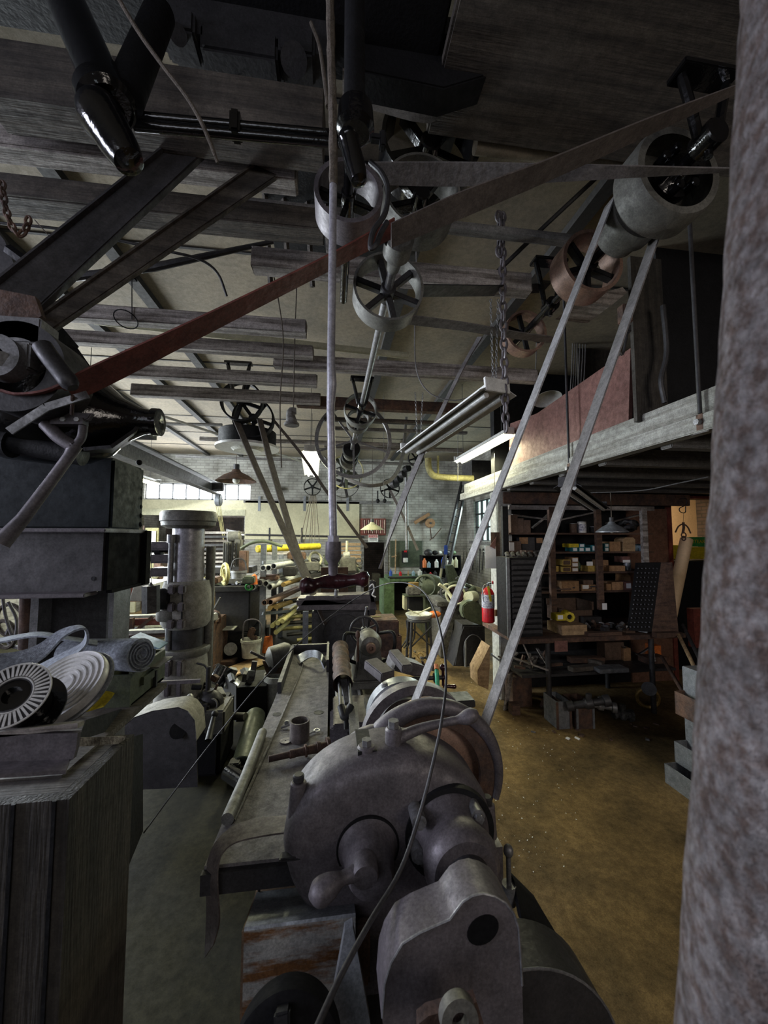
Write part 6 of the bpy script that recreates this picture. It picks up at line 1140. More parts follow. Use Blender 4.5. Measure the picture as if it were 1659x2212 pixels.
# pedestal machine with bucket on it
pd=T('planer_pedestal','dark cast pedestal machine base with flat table behind the tool bucket','machine',P(500,1400,6.720))
a=P(452,1400,6.720);c=P(555,1258,6.720)
O('table',B().mm((a.x,6.6,P(500,1268,6.600).z-.08),(c.x+.05,7.9,P(500,1268,6.600).z),.01),'dark',pd); O('body',B().mm((P(464,1300,6.720).x,6.72,P(464,1368,6.720).z),(P(540,1300,6.720).x,7.8,P(500,1268,6.600).z-.08),.02),'dark',pd)
O('base',B().mm((P(452,1400,6.720).x,6.66,0),(P(552,1400,6.720).x,7.8,P(464,1368,6.720).z),.02),'blackm',pd); O('arch_opening',B().cyl(P(515,1400,6.648),P(515,1400,6.659),.25,n=30),'rubber',pd); O('roller_end',B().cyl(P(498,1402,6.540),P(498,1402,6.648),.10,n=24),'beltw',pd)
t_,a,h,r_=bucket(515,1265,1232,32,6.96,'battered grey metal pail on the pedestal machine table','steel'); O('bail_handle',B().tube(smooth([a+V((-r_,0,h)),a+V((-r_*.7,0,h+.16)),a+V((0,0,h+.2)),a+V((r_*.7,0,h+.16)),a+V((r_,0,h))],4),.012),'dark',t_)
O('motor_drum',B().cyl(P(480,1255,7.200),P(500,1250,7.560),.13,n=22,bev=.02),'rust',L='brown motor drum beside the grey metal pail',C='motor')
st_=T('pedestal_stand','small square topped pedestal stand on a flat base on the sunlit floor','stand',P(482,1420,6.000)); 
q=G(485,1428,0); qb=V((q.x,q.y-.1,0)); O('base_plate',B().box(qb+V((0,.1,.03)),(.42,.5,.06),bev=.004),'rust',st_); O('pillar',B().mm(qb+V((-.035,.07,.06)),qb+V((.035,.14,.52)),.004),'rust',st_); O('top_plate',B().box(qb+V((0,.1,.53)),(.34,.34,.015),bev=.002),'whited',st_)
# left rear benches and boxes
bt=T('work_table','bright topped rear work table left of the round column','table',P(310,1300,4.8)); O('table_top',B().mm(P(270,1262,5.6),P(350,1257,5.6)+V((0,1.2,0))),'whited',bt); O('table_frame',B().mm(P(270,1300,5.6),P(350,1262,5.6)+V((0,.05,0))),'reds',bt)
O('white_crate',B().prism([P(278,1298,4.6),P(330,1300,4.6),P(330,1262,4.6),P(290,1258,4.6)],(0,.4,0),.01),'white',L='white and brown crate with sloped corner at left rear',C='crate')
wt=T('counterweight','hexagonal steel counterweight hanging on a thin wire left of the column','weight',P(325,1323,3.4)); q=P(326,1323,3.4); q2=P(326,1265,3.4); O('block',B().hexn(q,q2,.065),'dark',wt); O('wire',B().cyl(q2,P(327,1190,3.4),.003,n=5),'dark',wt); O('hook_cone',B().cyl(q2,q2+V((0,0,.03)),.02,.003,n=8),'dark',wt)
fr_=T('steel_frame_bench','low red brown steel frame bench at left rear, below the counterweight','bench',P(310,1370,4.2))
for (y0,y1,mt,Y) in ((1336,1328,'whited',4.2),(1370,1360,'whited',4.0),(1352,1337,'reds',4.21),(1378,1370,'rust',4.01)): O('rail',B().mm(P(272,y0,Y),P(372,y1,Y)+V((0,.08,0))),mt,fr_)
O('frame_leg',B().mm(P(276,1400,4.15),P(286,1336,4.15)+V((0,.05,0))),'rust',fr_); O('frame_brace',B().bar(P(285,1370,4.2),P(330,1332,4.2),.03,.03),'rust',fr_)
O('blue_magazine',B().box(P(322,1385,3.6),(.25,.18,.02),Matrix.Rotation(.4,4,'Y')),'bluel',L='pale blue striped packet behind the felt roll',C='packet')
for i in range(12): a=P(300+5*i,1420-rnd(0,8),4.3+.05*i); O('steel_offcut',B().bar(a,a+V((.16,.25,.05)),.03,.01),random.choice(['galv','steel','iron2']),L='grey metal strip in the stack between felt roll and column',C='strip',g='metal strips beside the felt roll')
O('floor_board',B().bar(G(490,1455,.03),G(565,1425,.03),.35,.02),'woodl',L='pale board lying on the sunlit floor by the canister',C='board')
# far left things behind press legs
for i,(px,py,r_,mt) in enumerate(((10,1370,.05,'rope'),(22,1340,.06,'rope'),(35,1375,.04,'cable'))): q=P(px,py,2.6); O('rope_coil',B().tor(q,(.3,1,.1),r_*1.6,.012,22,6),mt,L=['pale rope coil at the far left edge under the press','brown rope coil at the far left edge under the press','grey cable coil at the far left under the press'][i],C='rope')
O('hanging_rope',B().tube(smooth([P(5,1280,2.5),P(12,1330,2.5),P(30,1380,2.5),P(36,1340,2.5),P(18,1300,2.5)],5),.008),'cable',L='white cord dangling in loops under the press beam',C='cord')
chain([P(50,1275,2.2),P(48,1345,2.2)],.016,.004,'short chain hanging under the press channel','rust')
# big old machine under rear opening
rm=T('gear_machine','dense grey green geared machine tool in the middle left distance','machine',P(490,1250,7.4)); 
def bb(px0,px1,yb,yt,Y,dp=.2,bev=.01): return B().mm(P(px0,yb,Y),P(px1,yt,Y)+V((0,dp,0)),bev)
O('ribbed_column',bb(480,500,1225,1170,7.3),'iron2',rm); O('ribbed_column',bb(505,520,1225,1165,7.3),'iron2',rm); O('bed',bb(440,545,1240,1225,7.2,.5),'dark',rm); O('upright',bb(515,533,1240,1190,7.0),'rust',rm); O('motor',B().cyl(P(492,1160,7.4),P(520,1158,7.4),.1,n=18,bev=.02),'iron2',rm)
for k in range(4): O('slide_rib',bb(482+9*k,485+9*k,1222,1172,7.25,.04,.002),'blackm',rm)
O('table',bb(440,560,1262,1250,6.8,.6),'steel',rm); O('arched_beam',B().tube(smooth([P(520,1185,7.2),P(545,1172,7.2),P(575,1170,7.2),P(610,1180,7.2)],4),.03,n=8),'greenm',rm)
O('machine_handwheel',B().tor(P(486,1240,6.6),(1,.6,0),.16,.03,24,8).tor(P(486,1240,6.6),(1,.6,0),.1,.02,20,6),'yellowp',L='yellowish edge-on handwheel in front of the geared machine',C='wheel')
O('yellow_cone',B().lathe(P(549,1262,6.5),(0,0,1),[(0,0),(0,.06),(.14,.04),(.17,0)],14),'orange',L='small orange yellow oil can in the rack distance',C='can')
O('green_tape',B().tor(P(538,1268,6.5),(0,1,.3),.05,.018,16,6),'greenb',L='small green ring among the tools beside the pipes',C='ring')
O('radial_wheel',B().tor(P(490,1255,6.9),(0,1,0),.02,.01,10,5),'dark',L='tiny dark ring on the rear table',C='ring')
for i,(px0,px1,yb,yt,Y,mt) in enumerate(((432,452,1300,1270,5.9,'clutter'),(445,470,1262,1248,6.2,'rust'),(523,548,1262,1246,6.3,'greenm'),(437,447,1290,1245,6.1,'yellowp'),(560,600,1255,1243,6.6,'rust'),(610,640,1245,1225,6.9,'dark'),(640,690,1235,1215,7.2,'iron2'),(700,735,1222,1200,7.4,'greenm'),(620,660,1210,1193,7.5,'rust'),(735,770,1235,1205,7.8,'iron2'),(380,432,1262,1215,7.6,'dark'),(300,345,1262,1232,6.6,'iron2'),(330,350,1240,1200,8,'rust'),(560,640,1200,1190,8,'wood'))):
    O('machine_block',bb(px0,px1,yb,yt,Y,.3,.02),mt,L=['speckled casting right of the round column','low rusty box on the rear left table','green grey gearbox left of the pipe ends','yellow lit narrow cover right of the column','rust brown bar block behind the pipe ends','dark machine block behind the crossing belts','long grey machine bed behind the crossing belts','green grey headstock block behind the T handle rod','rust brown carriage under the yellow roll','grey green casting left of the black doorway','dark lathe mass just right of the column top','pale wrapped machine mass at the far left rear','rust brown upright block left of the column','pale timber laid on the rear rack top'][i],C='machine')
# wooden stock on the wall right of roll
for i in range(6): O('wood_batten',bb(733+rnd(-3,3),780+rnd(-3,3),1224-9*i,1218-9*i,9.6,.2,.005),'woodl',L='orange brown batten in the wall rack left of the doorway, '+['lowest','second from below','third from below','third from top','second from top','topmost'][i],C='batten',g='battens left of the doorway')
bg=T('bench_grinder_column','pale small machine head with arm left of the doorway','machine',P(752,1270,8.6)); O('arm',B().cyl(P(748,1215,8.6),P(750,1168,8.6),.03,n=10),'cream',bg); O('head',B().cyl(P(742,1200,8.5),P(756,1198,8.5),.07,n=16,bev=.01),'whited',bg); O('wheel',B().tor(P(755,1245,8.3),(0,1,0),.22,.03,28,8),'greenm',bg); O('bracket',B().mm(P(740,1230,8.6),P(758,1205,8.6)+V((0,.1,0)),.01),'cream',bg)
# fill clutter rows on back wall left
for i in range(9): O('shelf_stock',bb(440,522,1225-9*i,1220-9*i,8.9,.3,.004),random.choice(['woodd','dark','wood','galv']),L='dim stock length on the far left rack, '+['lowest','second','third','fourth','fifth','sixth','seventh','eighth','topmost'][i]+' counted from below',C='stock',g='stock lengths on the far left rack')
dr=T('notice_door','brown rear door with two paper notices at the left rear','door',P(322,1270,9.8)); O('door_panel',bb(308,342,1290,1140,9.8,.05,.005),'woody' if False else 'yellowp',dr); O('door_frame',bb(303,308,1290,1135,9.78,.08,.005),'woodb',dr); O('notice',bb(325,337,1176,1147,9.77,.01,0),'paper',dr); O('notice',bb(318,337,1207,1182,9.77,.01,0),'whited',dr)
# dark beams inside opening, lath brackets
O('rear_ceiling_beam',B().mm((xo0,12.5,2.6),(xo1,12.7,2.75)),'woodd',L='dark beam inside the rear opening',C='beam')
# crane runway, hoist, conduit
O('crane_rail',B().bar(P(210,935,4.0)+V((0,0,.06)),P(472,1052,10.4)+V((0,0,.06)),.16,.02).bar(P(210,945,4.0)-V((0,0,.10)),P(472,1060,10.4)-V((0,0,.1)),.16,.02).bar(P(210,940,4.0)-V((0,0,.02)),P(472,1056,10.4)-V((0,0,.02)),.02,.16),'beam',L='long overhead crane rail running back to the chain hoist',C='rail')
O('pipe_run',B().cyl(P(340,895,5.5),P(660,1000,8),.02,n=8),'white',L='thin pale pipe slanting from the gear housing nose to the lit end-on fixture',C='pipe')
O('pipe_run',B().cyl(P(290,985,6.5),P(455,1045,10),.025,n=8),'white',L='pale conduit parallel to the crane rail',C='pipe')
O('pipe_run',B().cyl(P(380,985,8.2),P(900,1003,8.2),.03,n=10),'joist',L='long level grey pipe under the rear ceiling',C='pipe')
O('pipe_run',B().cyl(P(350,915,6.2),P(480,918,6.2),.025,n=8),'joist',L='short level pipe left of the round black lamp',C='pipe')
hs=T('chain_hoist','blue grey chain hoist hanging from the end of the crane rail','hoist',P(472,1095,9.6)); O('trolley',B().box(P(470,1052,9.6),(.28,.2,.2),bev=.02),'dark',hs); O('hoist_body',B().cyl(P(466,1080,9.6),P(478,1080,9.6),.15,n=24,bev=.02),'blue' if False else 'galv',hs)
for i,(x0_,x1_,y) in enumerate(((466,478,1150),(470,482,1165),(476,486,1160),(474,484,1172))): O('chain_fall',B().tube([P(x0_,1090,9.6),P(x1_,y,9.6)],.007,n=5),'yellowp',hs)
# cords to pulley (fan)
for i,(x1_,y1_) in enumerate(((645,1180),(655,1190),(668,1175),(672,1200),(680,1190),(690,1170))): O('pull_line',B().cyl(P(672+2*i,1068,8.6),P(x1_,y1_,8.8),.008,n=5),'rope',L='thin line fanning down from the black pulley block, '+['leftmost','second','third','fourth','fifth','rightmost'][i],C='line',g='lines under the pulley block')
# wall panel etc
a=P(529,1165,YB);c=P(776,1085,YB); O('wall_panel',B().mm((a.x,YB-.05,a.z),(c.x,YB-.001,c.z)),'plaster',L='large cream board panel on the back wall',C='panel')
O('wall_pipe',B().cyl(P(530,1155,YB-.1),P(786,1160,YB-.1),.025,n=8),'dark',L='dark horizontal pipe on brackets below the cream panel',C='pipe')
for i,px in enumerate((580,650)): O('pipe_bracket',B().mm(P(px,1172,YB-.06),P(px+4,1140,YB-.06)+V((0,.02,0))),'dark',L=['left','right'][i]+' bracket of the dark wall pipe',C='bracket')
for i,px in enumerate((557,655,748)): O('wall_bracket',B().mm(P(px,1104,YB-.06),P(px+6,1072,YB-.06)+V((0,.02,0))),'galv',L=['left','middle','right'][i]+' grey perforated bracket above the cream panel',C='bracket')
O('blue_valve',B().cyl(P(602,1056,YB-.2),P(602,1056,YB-.1),.07,n=16),'blue',L='small blue round valve on the back wall beside the belts',C='valve')
co=T('red_coil_radiator','red ribbed coil heater on the brick wall over the doorway','radiator',P(807,1156,YB-.2)); O('back_frame',bb(779,834,1156,1120,YB-.12,.1),'reds',co)
for k in range(12): O('coil_tube',B().cyl(P(783+4.3*k,1152,YB-.2),P(783+4.3*k,1123,YB-.2),.022,n=8),'copper' if k%2 else 'reds',co)
sg=T('danger_sign','white warning sign with a red heading under the red coil','sign',P(807,1171,YB-.03)); O('sign_plate',bb(795,817,1171,1155,YB-.16,.01,0),'white',sg); O('red_header',bb(796,816,1161,1155.5,YB-.17,.008,0),'redp',sg)
text('heading','DANGER',.07,P(806,1158.2,YB-.18),(PI/2,0,0),'white',sg)
text('notice_lines','DO NOT OPERATE\nMACHINE',.035,P(806,1165.5,YB-.315),(PI/2,0,0),'dark',sg) if False else O('notice_lines',bb(798,814,1164,1163,YB-.165,.004,0).mm(P(798,1167,YB-.165),P(814,1166,YB-.165)+V((0,.004,0))),'dark',sg)
ST('trim_door_frame',B().mm((xd0-.08,YB-.03,0),(xd0,YB-.001,zd+.08)).mm((xd1,YB-.03,0),(xd1+.08,YB-.001,zd+.08)).mm((xd0,YB-.03,zd),(xd1,YB-.001,zd+.08)),'joist')
O('white_cabinet',bb(806,822,1300,1240,YB+.9,.4),'whited',L='pale cabinet dimly seen inside the black doorway',C='cabinet')
# wall deco
q=P(930,1130,YB-.15); wh=T('wall_wheel','disc with hanging straps mounted on the brick wall','wheel',q); O('disc',B().cyl(q,q+V((0,.1,0)),.14,n=26),'card',wh); O('strap',B().bar(P(929,1138,YB-.2),P(932,1165,YB-.2),.05,.02).bar(P(935,1163,YB-.2),P(953,1141,YB-.2),.04,.02).bar(P(928,1167,YB-.2),P(937,1160,YB-.2),.04,.02),'rust',wh); O('hub',B().cyl(q-V((0,.04,0)),q,.03,n=12),'dark',wh)
O('wooden_arm',B().bar(P(895,1130,YB-.1),P(928,1110,YB-.1),.03,.10,(0,0,1),.01),'card',L='brown wooden arm on the brick wall left of the disc',C='arm')
O('switch_board',bb(843,912,1225,1168,YB-.04,.03,0),'greenm',L='dark grey green backing board on the wall right of the doorway',C='board')
O('hand_tool',B().cyl(P(854,1240,YB-.1),P(855,1165,YB-.1),.02,n=8).cyl(P(846,1203,YB-.1),P(857,1201,YB-.1),.02,n=8),'woodl',L='wooden T shaped pole on the wall right of the doorway',C='pole')
ph=T('fire_alarm_box','black wall box with white jug on it at the foot of the bright conduit','box',P(875,1215,YB-.2)); O('case',bb(870,881,1216,1190,YB-.2,.15),'blackm',ph); O('red_top',bb(873,879,1193,1189,YB-.22,.02,0),'redp',ph); O('white_jug',B().cyl(P(876,1215,YB-.3),P(876,1205,YB-.3),.07,n=14,bev=.01),'white',ph)
gb_=T('green_workbench','old green painted workbench against the back wall','workbench',P(890,1320,9.6)); gzt=P(880,1248,9.6).z
O('bench_top',B().mm((P(842,1250,9.6).x,9.6,gzt-.10),(P(930,1250,9.6).x,10.6,gzt),.01),'green',gb_); O('side_cabinet',B().mm((P(830,1250,9.6).x,9.62,0),(P(852,1250,9.6).x,10.6,gzt-.10)),'green',gb_); O('back_board',B().mm((P(850,1250,9.6).x,10.5,0),(P(930,1250,9.6).x,10.58,gzt-.11)),'blackm',gb_); O('edge',B().mm((P(838,1250,9.6).x,9.57,gzt),(P(932,1250,9.6).x,9.7,gzt+.02)),'dark',gb_)
for i,(px,h,r_,mt,lb) in enumerate(((844,.17,.04,'blue','blue spray bottle at the left of the green workbench'),(865,.12,.04,'redp','red can on the green workbench'),(882,.15,.02,'woodl','thin brush standing on the green workbench'),(893,.13,.045,'bluel','clear bottle on the green workbench'),(907,.16,.06,'white','white jug at the right of the green workbench'))):
    q=P(px,1240,9.9); q.z=gzt+.021; O('bottle',B().lathe(q,(0,0,1),[(0,0),(0,r_),(h*.65,r_),(h*.8,r_*.4),(h,r_*.35),(h,0)],14),mt,L=lb,C='bottle')
# shelf of bottles
bs=T('black_shelf','small black shelf with bottles on the back wall','shelf',P(955,1250,10.2)); 
for (p0,p1) in (((912,1250),(914,1200)),((994,1250),(996,1200))): O('side',B().mm(P(*p0,10.2),P(*p1,10.2)+V((0,.3,0))),'blackm',bs)
for y in (1200,1227,1250): O('board',B().mm(P(912,y+1.5,10.2),P(996,y,10.2)+V((0,.3,0))),'blackm',bs)
O('back',B().mm(P(912,1250,10.5),P(996,1200,10.5)+V((0,.01,0))),'blackm',bs)
for i,(px,mt,h,y) in enumerate(((917,'orange',.25,1226),(926,'bluel',.16,1226),(943,'white',.22,1226),(957,'blue',.28,1226),(966,'white',.24,1226),(976,'cream',.28,1226),(985,'cream',.28,1226),(918,'blackm',.2,1249),(930,'redp',.16,1249),(940,'dark',.2,1249))):
    q=P(px,y,10.15); O('bottle',B().lathe(q,(0,0,1),[(0,0),(0,.055),(h*.7,.055),(h*.85,.025),(h,.022),(h,0)],12),mt,L=['orange bottle at the left of the black shelf','small pale blue bottle on the black shelf','broad white bottle in the middle of the black shelf','tall blue bottle by the ladder','white bottle right of the ladder','cream bottle left of the last on the black shelf','cream bottle at the right end of the black shelf','black bottle on the lower tier of the black shelf','small red bottle on the lower tier of the black shelf','dark jar on the lower tier of the black shelf'][i],C='bottle')
for i,(px,mt,r_) in enumerate(((925,'dark',.12),(940,'blackm',.08),(950,'white',.06),(965,'dark',.1),(980,'green',.07))): O('helmet_shape',B().sph(P(px,1194,10.25),r_,(1,1,.8)).jit(.004),mt,L=['dark hood on top of the black shelf, leftmost','black lump second on the black shelf top','white round mask on the black shelf top','dark lump behind the ladder on the shelf top','green grey bag at the right of the shelf top'][i],C='gear')
# ladder
ld2=T('leaning_ladder','tall dark wooden ladder leaning on the back wall by the window','ladder',P(955,1262,9.5)); La=P(948,1258,9.4);Lb=P(998,1040,10.6);Lc=P(962,1262,9.4);Ld=P(1008,1042,10.6)
O('rail',B().bar(La,Lb,.05,.09),'dark',ld2);O('rail',B().bar(Lc,Ld,.05,.09),'dark',ld2)
for k in range(12): f_=(k+.5)/12; O('rung',B().cyl(La.lerp(Lb,f_),Lc.lerp(Ld,f_),.016,n=8),'dark',ld2)
bru=T('blue_broom','blue scraper with a steel handle leaning by the ladder','broom',P(962,1240,9.3)); O('blade',B().mm(P(960,1198,9.3),P(967,1178,9.3)+V((0,.04,0)),.01),'blue',bru); O('handle',B().cyl(P(963,1230,9.3),P(964,1198,9.3),.016,n=8),'steel',bru)
O('push_stick',B().cyl(P(950,1258,9.2),P(954,1228,9.2),.03,n=8),'cream',L='cream wooden stick at the foot of the ladder',C='stick')
for i in range(8): O('hung_tool',B().cyl(P(1000+7*i,1238-rnd(0,10),9.9),P(1002+7*i,1185+rnd(0,8),9.9),.015,n=6).box(P(1002+7*i,1187,9.9),(.05,.02,.06),bev=.004),random.choice(['dark','rust','steel','woodd']),L='long thin tool hanging on the wall under the teal window',C='tool',g='tools hung under the window')
# machinery heap right-centre
def mach(px,py,Y,parts_,nm,lb,cat='machine'):
    q=P(px,py,Y); t_=T(nm,lb,cat,q); 
    for (n_,bu,mt) in parts_: O(n_,bu,mt,t_)
    return t_
Yq=7.6; q=P(932,1268,Yq)
gm=mach(932,1300,Yq,[('motor_body',B().lathe(q-V((.25,0,-.05)),(1,-.2,-.15),[(0,0),(0,.16),(.05,.22),(.2,.25),(.38,.22),(.42,.16),(.48,.08),(.5,0)],30),'greenm'),('flywheel',B().tor(q+V((-.18,-.2,.05)),(.4,1,0),.2,.025,28,8),'greenm'),('pedestal',B().mm(V((q.x-.12,Yq,0)),V((q.x+.15,Yq+.4,q.z-.1)),.03),'greenm')],'green_machine','round green machine with spoked wheel beside the green workbench')
for k in range(4): a=PI*k/4; O('wheel_spoke',B().cyl(q+V((-.18-.2*math.cos(a),-.2,.05-.2*math.sin(a))),q+V((-.18+.2*math.cos(a),-.2,.05+.2*math.sin(a))),.012,n=6),'greenm',gm)
q=P(893,1330,6.9); mach(893,1335,6.9,[('cabinet',B().mm(P(884,1325,6.9),P(914,1290,6.9)+V((0,.4,0)),.01),'blackm'),('cross_table',B().mm(P(875,1290,6.8),P(920,1286,6.8)+V((0,.3,0)),.01),'greenm'),('vise',B().box(P(893,1276,6.9),(.25,.2,.14),bev=.02),'clutter'),('gold_bucket',B().cyl(P(893,1272,7.0),P(893,1258,7.0),.09,.1,n=18),'brass'),('side_panel',B().mm(P(873,1318,7.1),P(884,1288,7.1)+V((0,.2,0)),.01),'cream')],'small_milling_machine','small machine with black cabinet and brassy pot on top in the aisle distance')
q=P(905,1330,5.9); wb2=T('wash_stand','round white basin on a tangle legged black stand in the aisle','stand',P(905,1420,5.9)); q=P(905,1328,5.9)
O('basin',B().lathe(q,(0,0,1),[(-.05,0),(-.05,.17),(0,.205),(.02,.21),(.02,.19),(-.02,.16),(-.02,0)],34),'whited',wb2)
O('seat_ring',B().cyl(q-V((0,0,.09)),q-V((0,0,.055)),.19,n=28,bev=.008),'dark',wb2)
for i,(dx,dy) in enumerate(((-.14,-.12),(.14,-.12),(-.14,.12),(.14,.12))): O('leg',B().cyl(V((q.x+dx,q.y+dy,q.z-.08)),V((q.x+dx*1.25,q.y+dy*1.25,0)),.02,n=8),'dark',wb2)
O('cross_brace',B().cyl(V((q.x-.16,q.y-.14,.35)),V((q.x+.16,q.y-.14,.65)),.012,n=6).cyl(V((q.x+.16,q.y-.14,.35)),V((q.x-.16,q.y-.14,.65)),.012,n=6),'dark',wb2)
for i,(a_,c_) in enumerate((((882,1322),(908,1335)),((900,1332),(930,1318)))): O('folding_rule',B().bar(P(*a_,5.85)+V((0,0,.04)),P(*c_,5.85)+V((0,0,.04)),.03,.012),'cream',L=['left pale stick','right pale stick'][i]+' lying crossed on the white basin',C='stick')
O('yellow_pouch',B().sph(P(938,1327,6.2),.09,(1.3,.8,.6)).jit(.004),'orange',L='yellow orange lump right of the white basin',C='bag')
bm_=T('saw_stand','bent splayed black iron leg stand left of the basin','stand',P(880,1400,6.1)); 
for i in range(4): O('leg',B().tube(smooth([P(878+6*i,1340,6.1),P(880+5*i,1375,6.1),P(866+6*i,1400,6.0)],4),.014,n=6),'dark',bm_)
q=P(1030,1330,5.3); bgm=T('belt_guard_machine','dark column machine with teardrop shaped olive belt guard','machine',V((q.x,5.3,0)))
O('belt_guard',B().prism([P(*p,5.2) for p in [(998,1322),(1000,1308),(1010,1300),(1022,1298),(1036,1305),(1048,1320),(1054,1340),(1048,1352),(1035,1350),(1015,1342),(1003,1335)]],(0,.14,0),.012),'greeno',bgm)
O('cabinet',B().prism([P(980,1440,5.4),P(1050,1440,5.4),P(1048,1350,5.4),P(1000,1350,5.4),P(998,1375,5.4),P(990,1400,5.4),P(986,1420,5.4)],(0,.4,0),.02),'dark',bgm)
O('door_outline',B().tube(smooth([P(*p,5.37) for p in [(1004,1440),(1003,1395),(1010,1378),(1022,1371),(1036,1378),(1042,1395),(1043,1436)]],4),.008,n=6),'steel',bgm); O('drain_pipe',B().tube([P(1006,1385,5.3),P(1006,1440,5.3),P(1030,1441,5.3)],.014,n=8),'iron2',bgm)
q=P(990,1290,6.2); mach(990,1300,6.2,[('drum',B().cyl(P(984,1285,6.2),P(1000,1282,6.5),.14,n=24,bev=.01),'maroon'),('drum_rim',B().tor(P(984,1285,6.19),(.35,1,0),.15,.02,26,8),'cream'),('motor',B().cyl(P(1012,1290,6.0),P(1024,1288,6.2),.09,n=20,bev=.01),'cream')],'wheel_grinder','red hubbed cream wheel grinder behind the left long belt')
O('machine_table',B().mm((P(945,1305,6.2).x,6.2,P(970,1300,6.2).z-.08),(P(1035,1305,6.2).x,7.0,P(970,1300,6.2).z),.01).mm((P(955,1305,6.2).x,6.3,0),(P(1030,1305,6.2).x,6.9,P(970,1300,6.2).z-.08),.01),'clutter',L='cluttered steel table behind the left long belt',C='table')
for i in range(22):
    q=P(rnd(948,1030),1290,rnd(6.25,6.9)); q.z=P(970,1300,6.2).z+rnd(.03,.16); k=i%3; b=B()
    if k==0: b.cyl(q,q+V((rnd(-.2,.2),rnd(-.1,.1),rnd(-.05,.1))),rnd(.03,.07),n=12,bev=.008)
    elif k==1: b.box(q,(rnd(.1,.25),.12,rnd(.04,.12)),Matrix.Rotation(rnd(-.6,.6),4,'Y'),.01)
    else: b.tor(q,(rnd(-1,1),1,rnd(-.5,.5)),rnd(.06,.12),.02,18,6)
    O('machine_fragment',b,random.choice(['greenm','clutter','cream','dark','greeno','iron2']),L='small part of the machine clutter heaped behind the long belts',C='part',g='machine clutter behind the belts')
O('fan_hood',B().prism([P(*p,9.0) for p in [(965,1222),(978,1220),(992,1250),(985,1262),(972,1262)]],(0,.2,0)),'greenm',L='grey green hood shape in front of the black shelf',C='hood')
O('pale_channel',B().tube(smooth([P(948,1262,6.1),P(965,1275,6.1),P(980,1298,6.0)],4),.028,n=8),'cream',L='pale curved trough slanting in the machine clutter',C='trough')
# more clutter in the lit rear
def pile(n,xr,yr,Yr,lb,cat,g,mats,sz=(.05,.14),nm='loose_part',zt=None,st=.1):
    for i in range(n):
        px,py,Y=rnd(*xr),rnd(*yr),rnd(*Yr); q=P(px,py,Y); s_=rnd(*sz)
        if zt is not None: q.z=zt+s_*.45+rnd(0,1)**2*st
        b=B(); k=random.randrange(5)
        if k==0: b.cyl(q,q+V((rnd(-1,1),rnd(-.6,.6),rnd(-.2,.5)))*s_*1.6,s_*.3,n=12,bev=s_*.05)
        elif k==1: b.box(q,(s_*rnd(.8,2),s_,s_*rnd(.4,1)),Matrix.Rotation(rnd(-.5,.5),4,'Y')@Matrix.Rotation(rnd(0,3),4,'Z'),s_*.08)
        elif k==2: b.tor(q,(rnd(-1,1),1,rnd(-.6,.6)),s_*.8,s_*.15,18,6)
        elif k==3: b.bar(q,q+V((rnd(-1,1),rnd(-.3,.3),rnd(-.4,.8)))*s_*3,s_*.25,s_*.2)
        else: b.lathe(q,(rnd(-1,1),rnd(-1,0),rnd(-.3,1)),[(0,0),(0,s_*.4),(s_*.3,s_*.4),(s_*.35,s_*.2),(s_*.9,s_*.2),(s_*.95,s_*.35),(s_*1.1,s_*.35),(s_*1.1,0)],14)
        O(nm,b,random.choice(mats),L=lb,C=cat,g=g)
pile(26,(456,548),(1240,1264),(6.7,7.7),'small part lying in the clutter on the rear tables beside the grey pail','part','clutter on the rear tables',['clutter','cream','steel','rust','greenm','whited','dark'],(.05,.12),zt=P(500,1268,6.6).z)
O('scrap_crate',B().mm((P(436,1335,6.0).x,6.0,0),(P(462,1335,6.0).x,6.7,P(450,1335,6.4).z),.01),'rust',L='rusty scrap crate between the round column and the pedestal machine',C='crate')
pile(20,(436,470),(1275,1390),(6.0,6.7),'scrap part heaped on the floor between the round column and the pedestal machine','scrap','scrap by the round column',['clutter','dark','rust','whited','iron2'],(.05,.12),zt=P(450,1335,6.4).z)
pile(22,(300,350),(1235,1262),(5.7,6.6),'small part in the bright clutter on the left rear work table','part','clutter on the left rear table',['clutter','whited','rust','cream','dark'],(.05,.1),zt=P(310,1258,5.6).z)
O('rear_bench',B().mm((P(640,1238,8.2).x,8.15,P(700,1238,8.4).z-.08),(P(780,1238,8.2).x,9.05,P(700,1238,8.4).z),.01).mm((P(650,1238,8.2).x,8.3,0),(P(770,1238,8.2).x,8.9,P(700,1238,8.4).z-.08),.01),'dark',L='long dark bench covered with machine parts behind the shaper',C='bench')
pile(30,(640,780),(1196,1250),(8.2,9.0),'machine part in the lit clutter behind the shaper','part','clutter behind the shaper',['greenm','clutter','cream','iron2','rust','dark'],(.06,.18),zt=P(700,1238,8.4).z,st=.35)
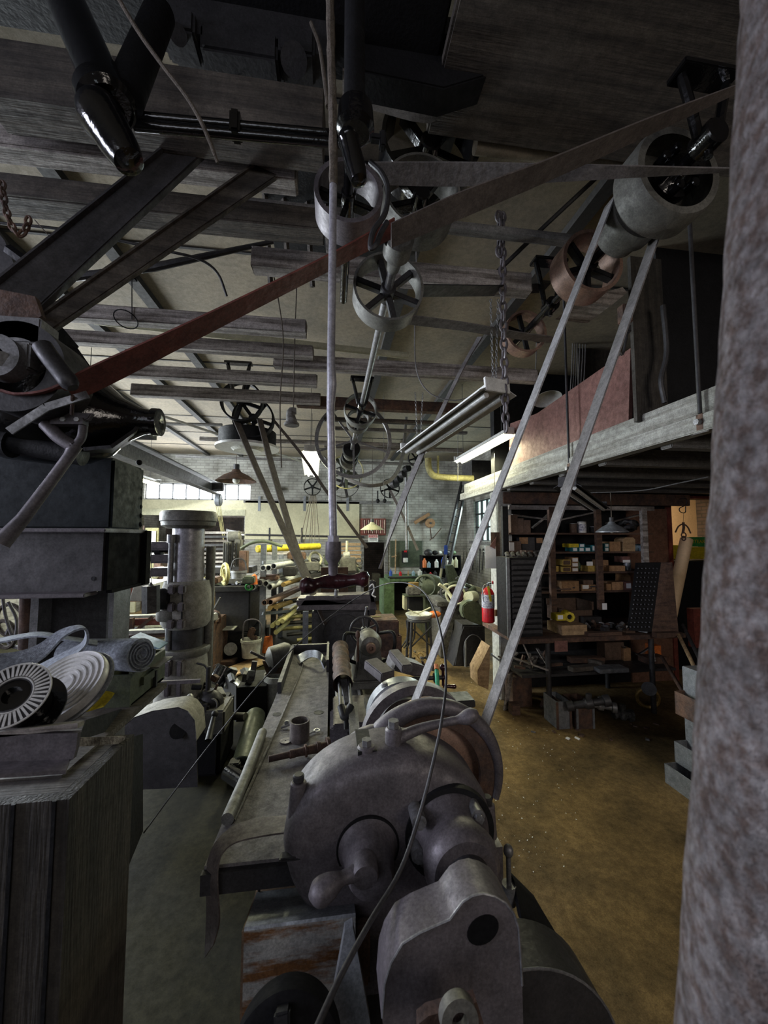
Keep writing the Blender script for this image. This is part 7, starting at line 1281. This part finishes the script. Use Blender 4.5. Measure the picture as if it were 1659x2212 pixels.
O('rear_bench',B().mm((P(905,1285,8.0).x,7.85,P(950,1285,8.0).z-.07),(P(1005,1285,8.0).x,8.75,P(950,1285,8.0).z),.01).mm((P(912,1285,8.0).x,7.95,0),(P(1000,1285,8.0).x,8.6,P(950,1285,8.0).z-.07),.01),'greenm',L='grey green bench heaped with parts behind the round green machine',C='bench')
pile(24,(900,1000),(1255,1300),(7.9,8.7),'machine part in the green lit clutter beside the green machine','part','clutter beside the green machine',['greenm','greeno','clutter','cream','iron2'],(.05,.15),zt=P(950,1285,8.0).z,st=.3)
O('cast_block',B().mm((P(385,1530,3.55).x,3.5,0),(P(480,1530,3.55).x,4.0,P(430,1545,3.5).z),.03),'blackm',L='black cast base block in front of the round column',C='block')
pile(26,(388,475),(1500,1560),(3.52,3.95),'oily fitting in the dark heap in front of the round column','fitting','oily fittings before the column',['dark','iron2','blackm','rust'],(.05,.09),zt=P(430,1545,3.5).z,st=.12)
pile(18,(880,935),(1395,1425),(6.0,6.6),'scrap piece on the floor under the white basin','scrap','scrap under the basin',['clutter','rust','brass','dark'],(.03,.07),zt=0,st=.05)
pile(7,(60,140),(1512,1545),(1.35,1.6),'small tool in the dark space under the pale lid','tool','tools under the pale lid',['dark','iron2','blackm'],(.02,.04),zt=P(100,1603,1.3).z,st=.03)
for i in range(10): O('stacked_stock',B().bar(P(300+rnd(-10,10),1395-6*i,4.6),P(350+rnd(-5,10),1392-6*i,5.2),.06,.04),random.choice(['whited','rust','joist','galv']),L='stacked bar left of the round column foot, '+['lowest','second from below','third from below','fourth from below','fifth from below','fifth from top','fourth from top','third from top','second from top','topmost'][i],C='bar',g='stacked bars left of the column')
O('loft_tarp',B().mm(P(345,1232,9.0),P(432,1200,9.0)+V((0,.4,0)),.05).jit(.01),'whited',L='pale bundled heap on the rack left of the round column top',C='bundle')
# dust patches: swarf on floor
sw=B()
for i in range(520):
    q=G(rnd(880,1250),rnd(1400,1900),0) if i<300 else G(rnd(860,960),rnd(1400,1450),0); s_=rnd(.0015,.005); sw.box(q+V((0,0,s_/3)),(s_*rnd(1,2.5),s_,s_*.6),Matrix.Rotation(rnd(0,3),4,'Z'))
O('metal_swarf',sw,'paper',L='tiny pale chips scattered over the yellow brown floor',C='swarf',kind='stuff')
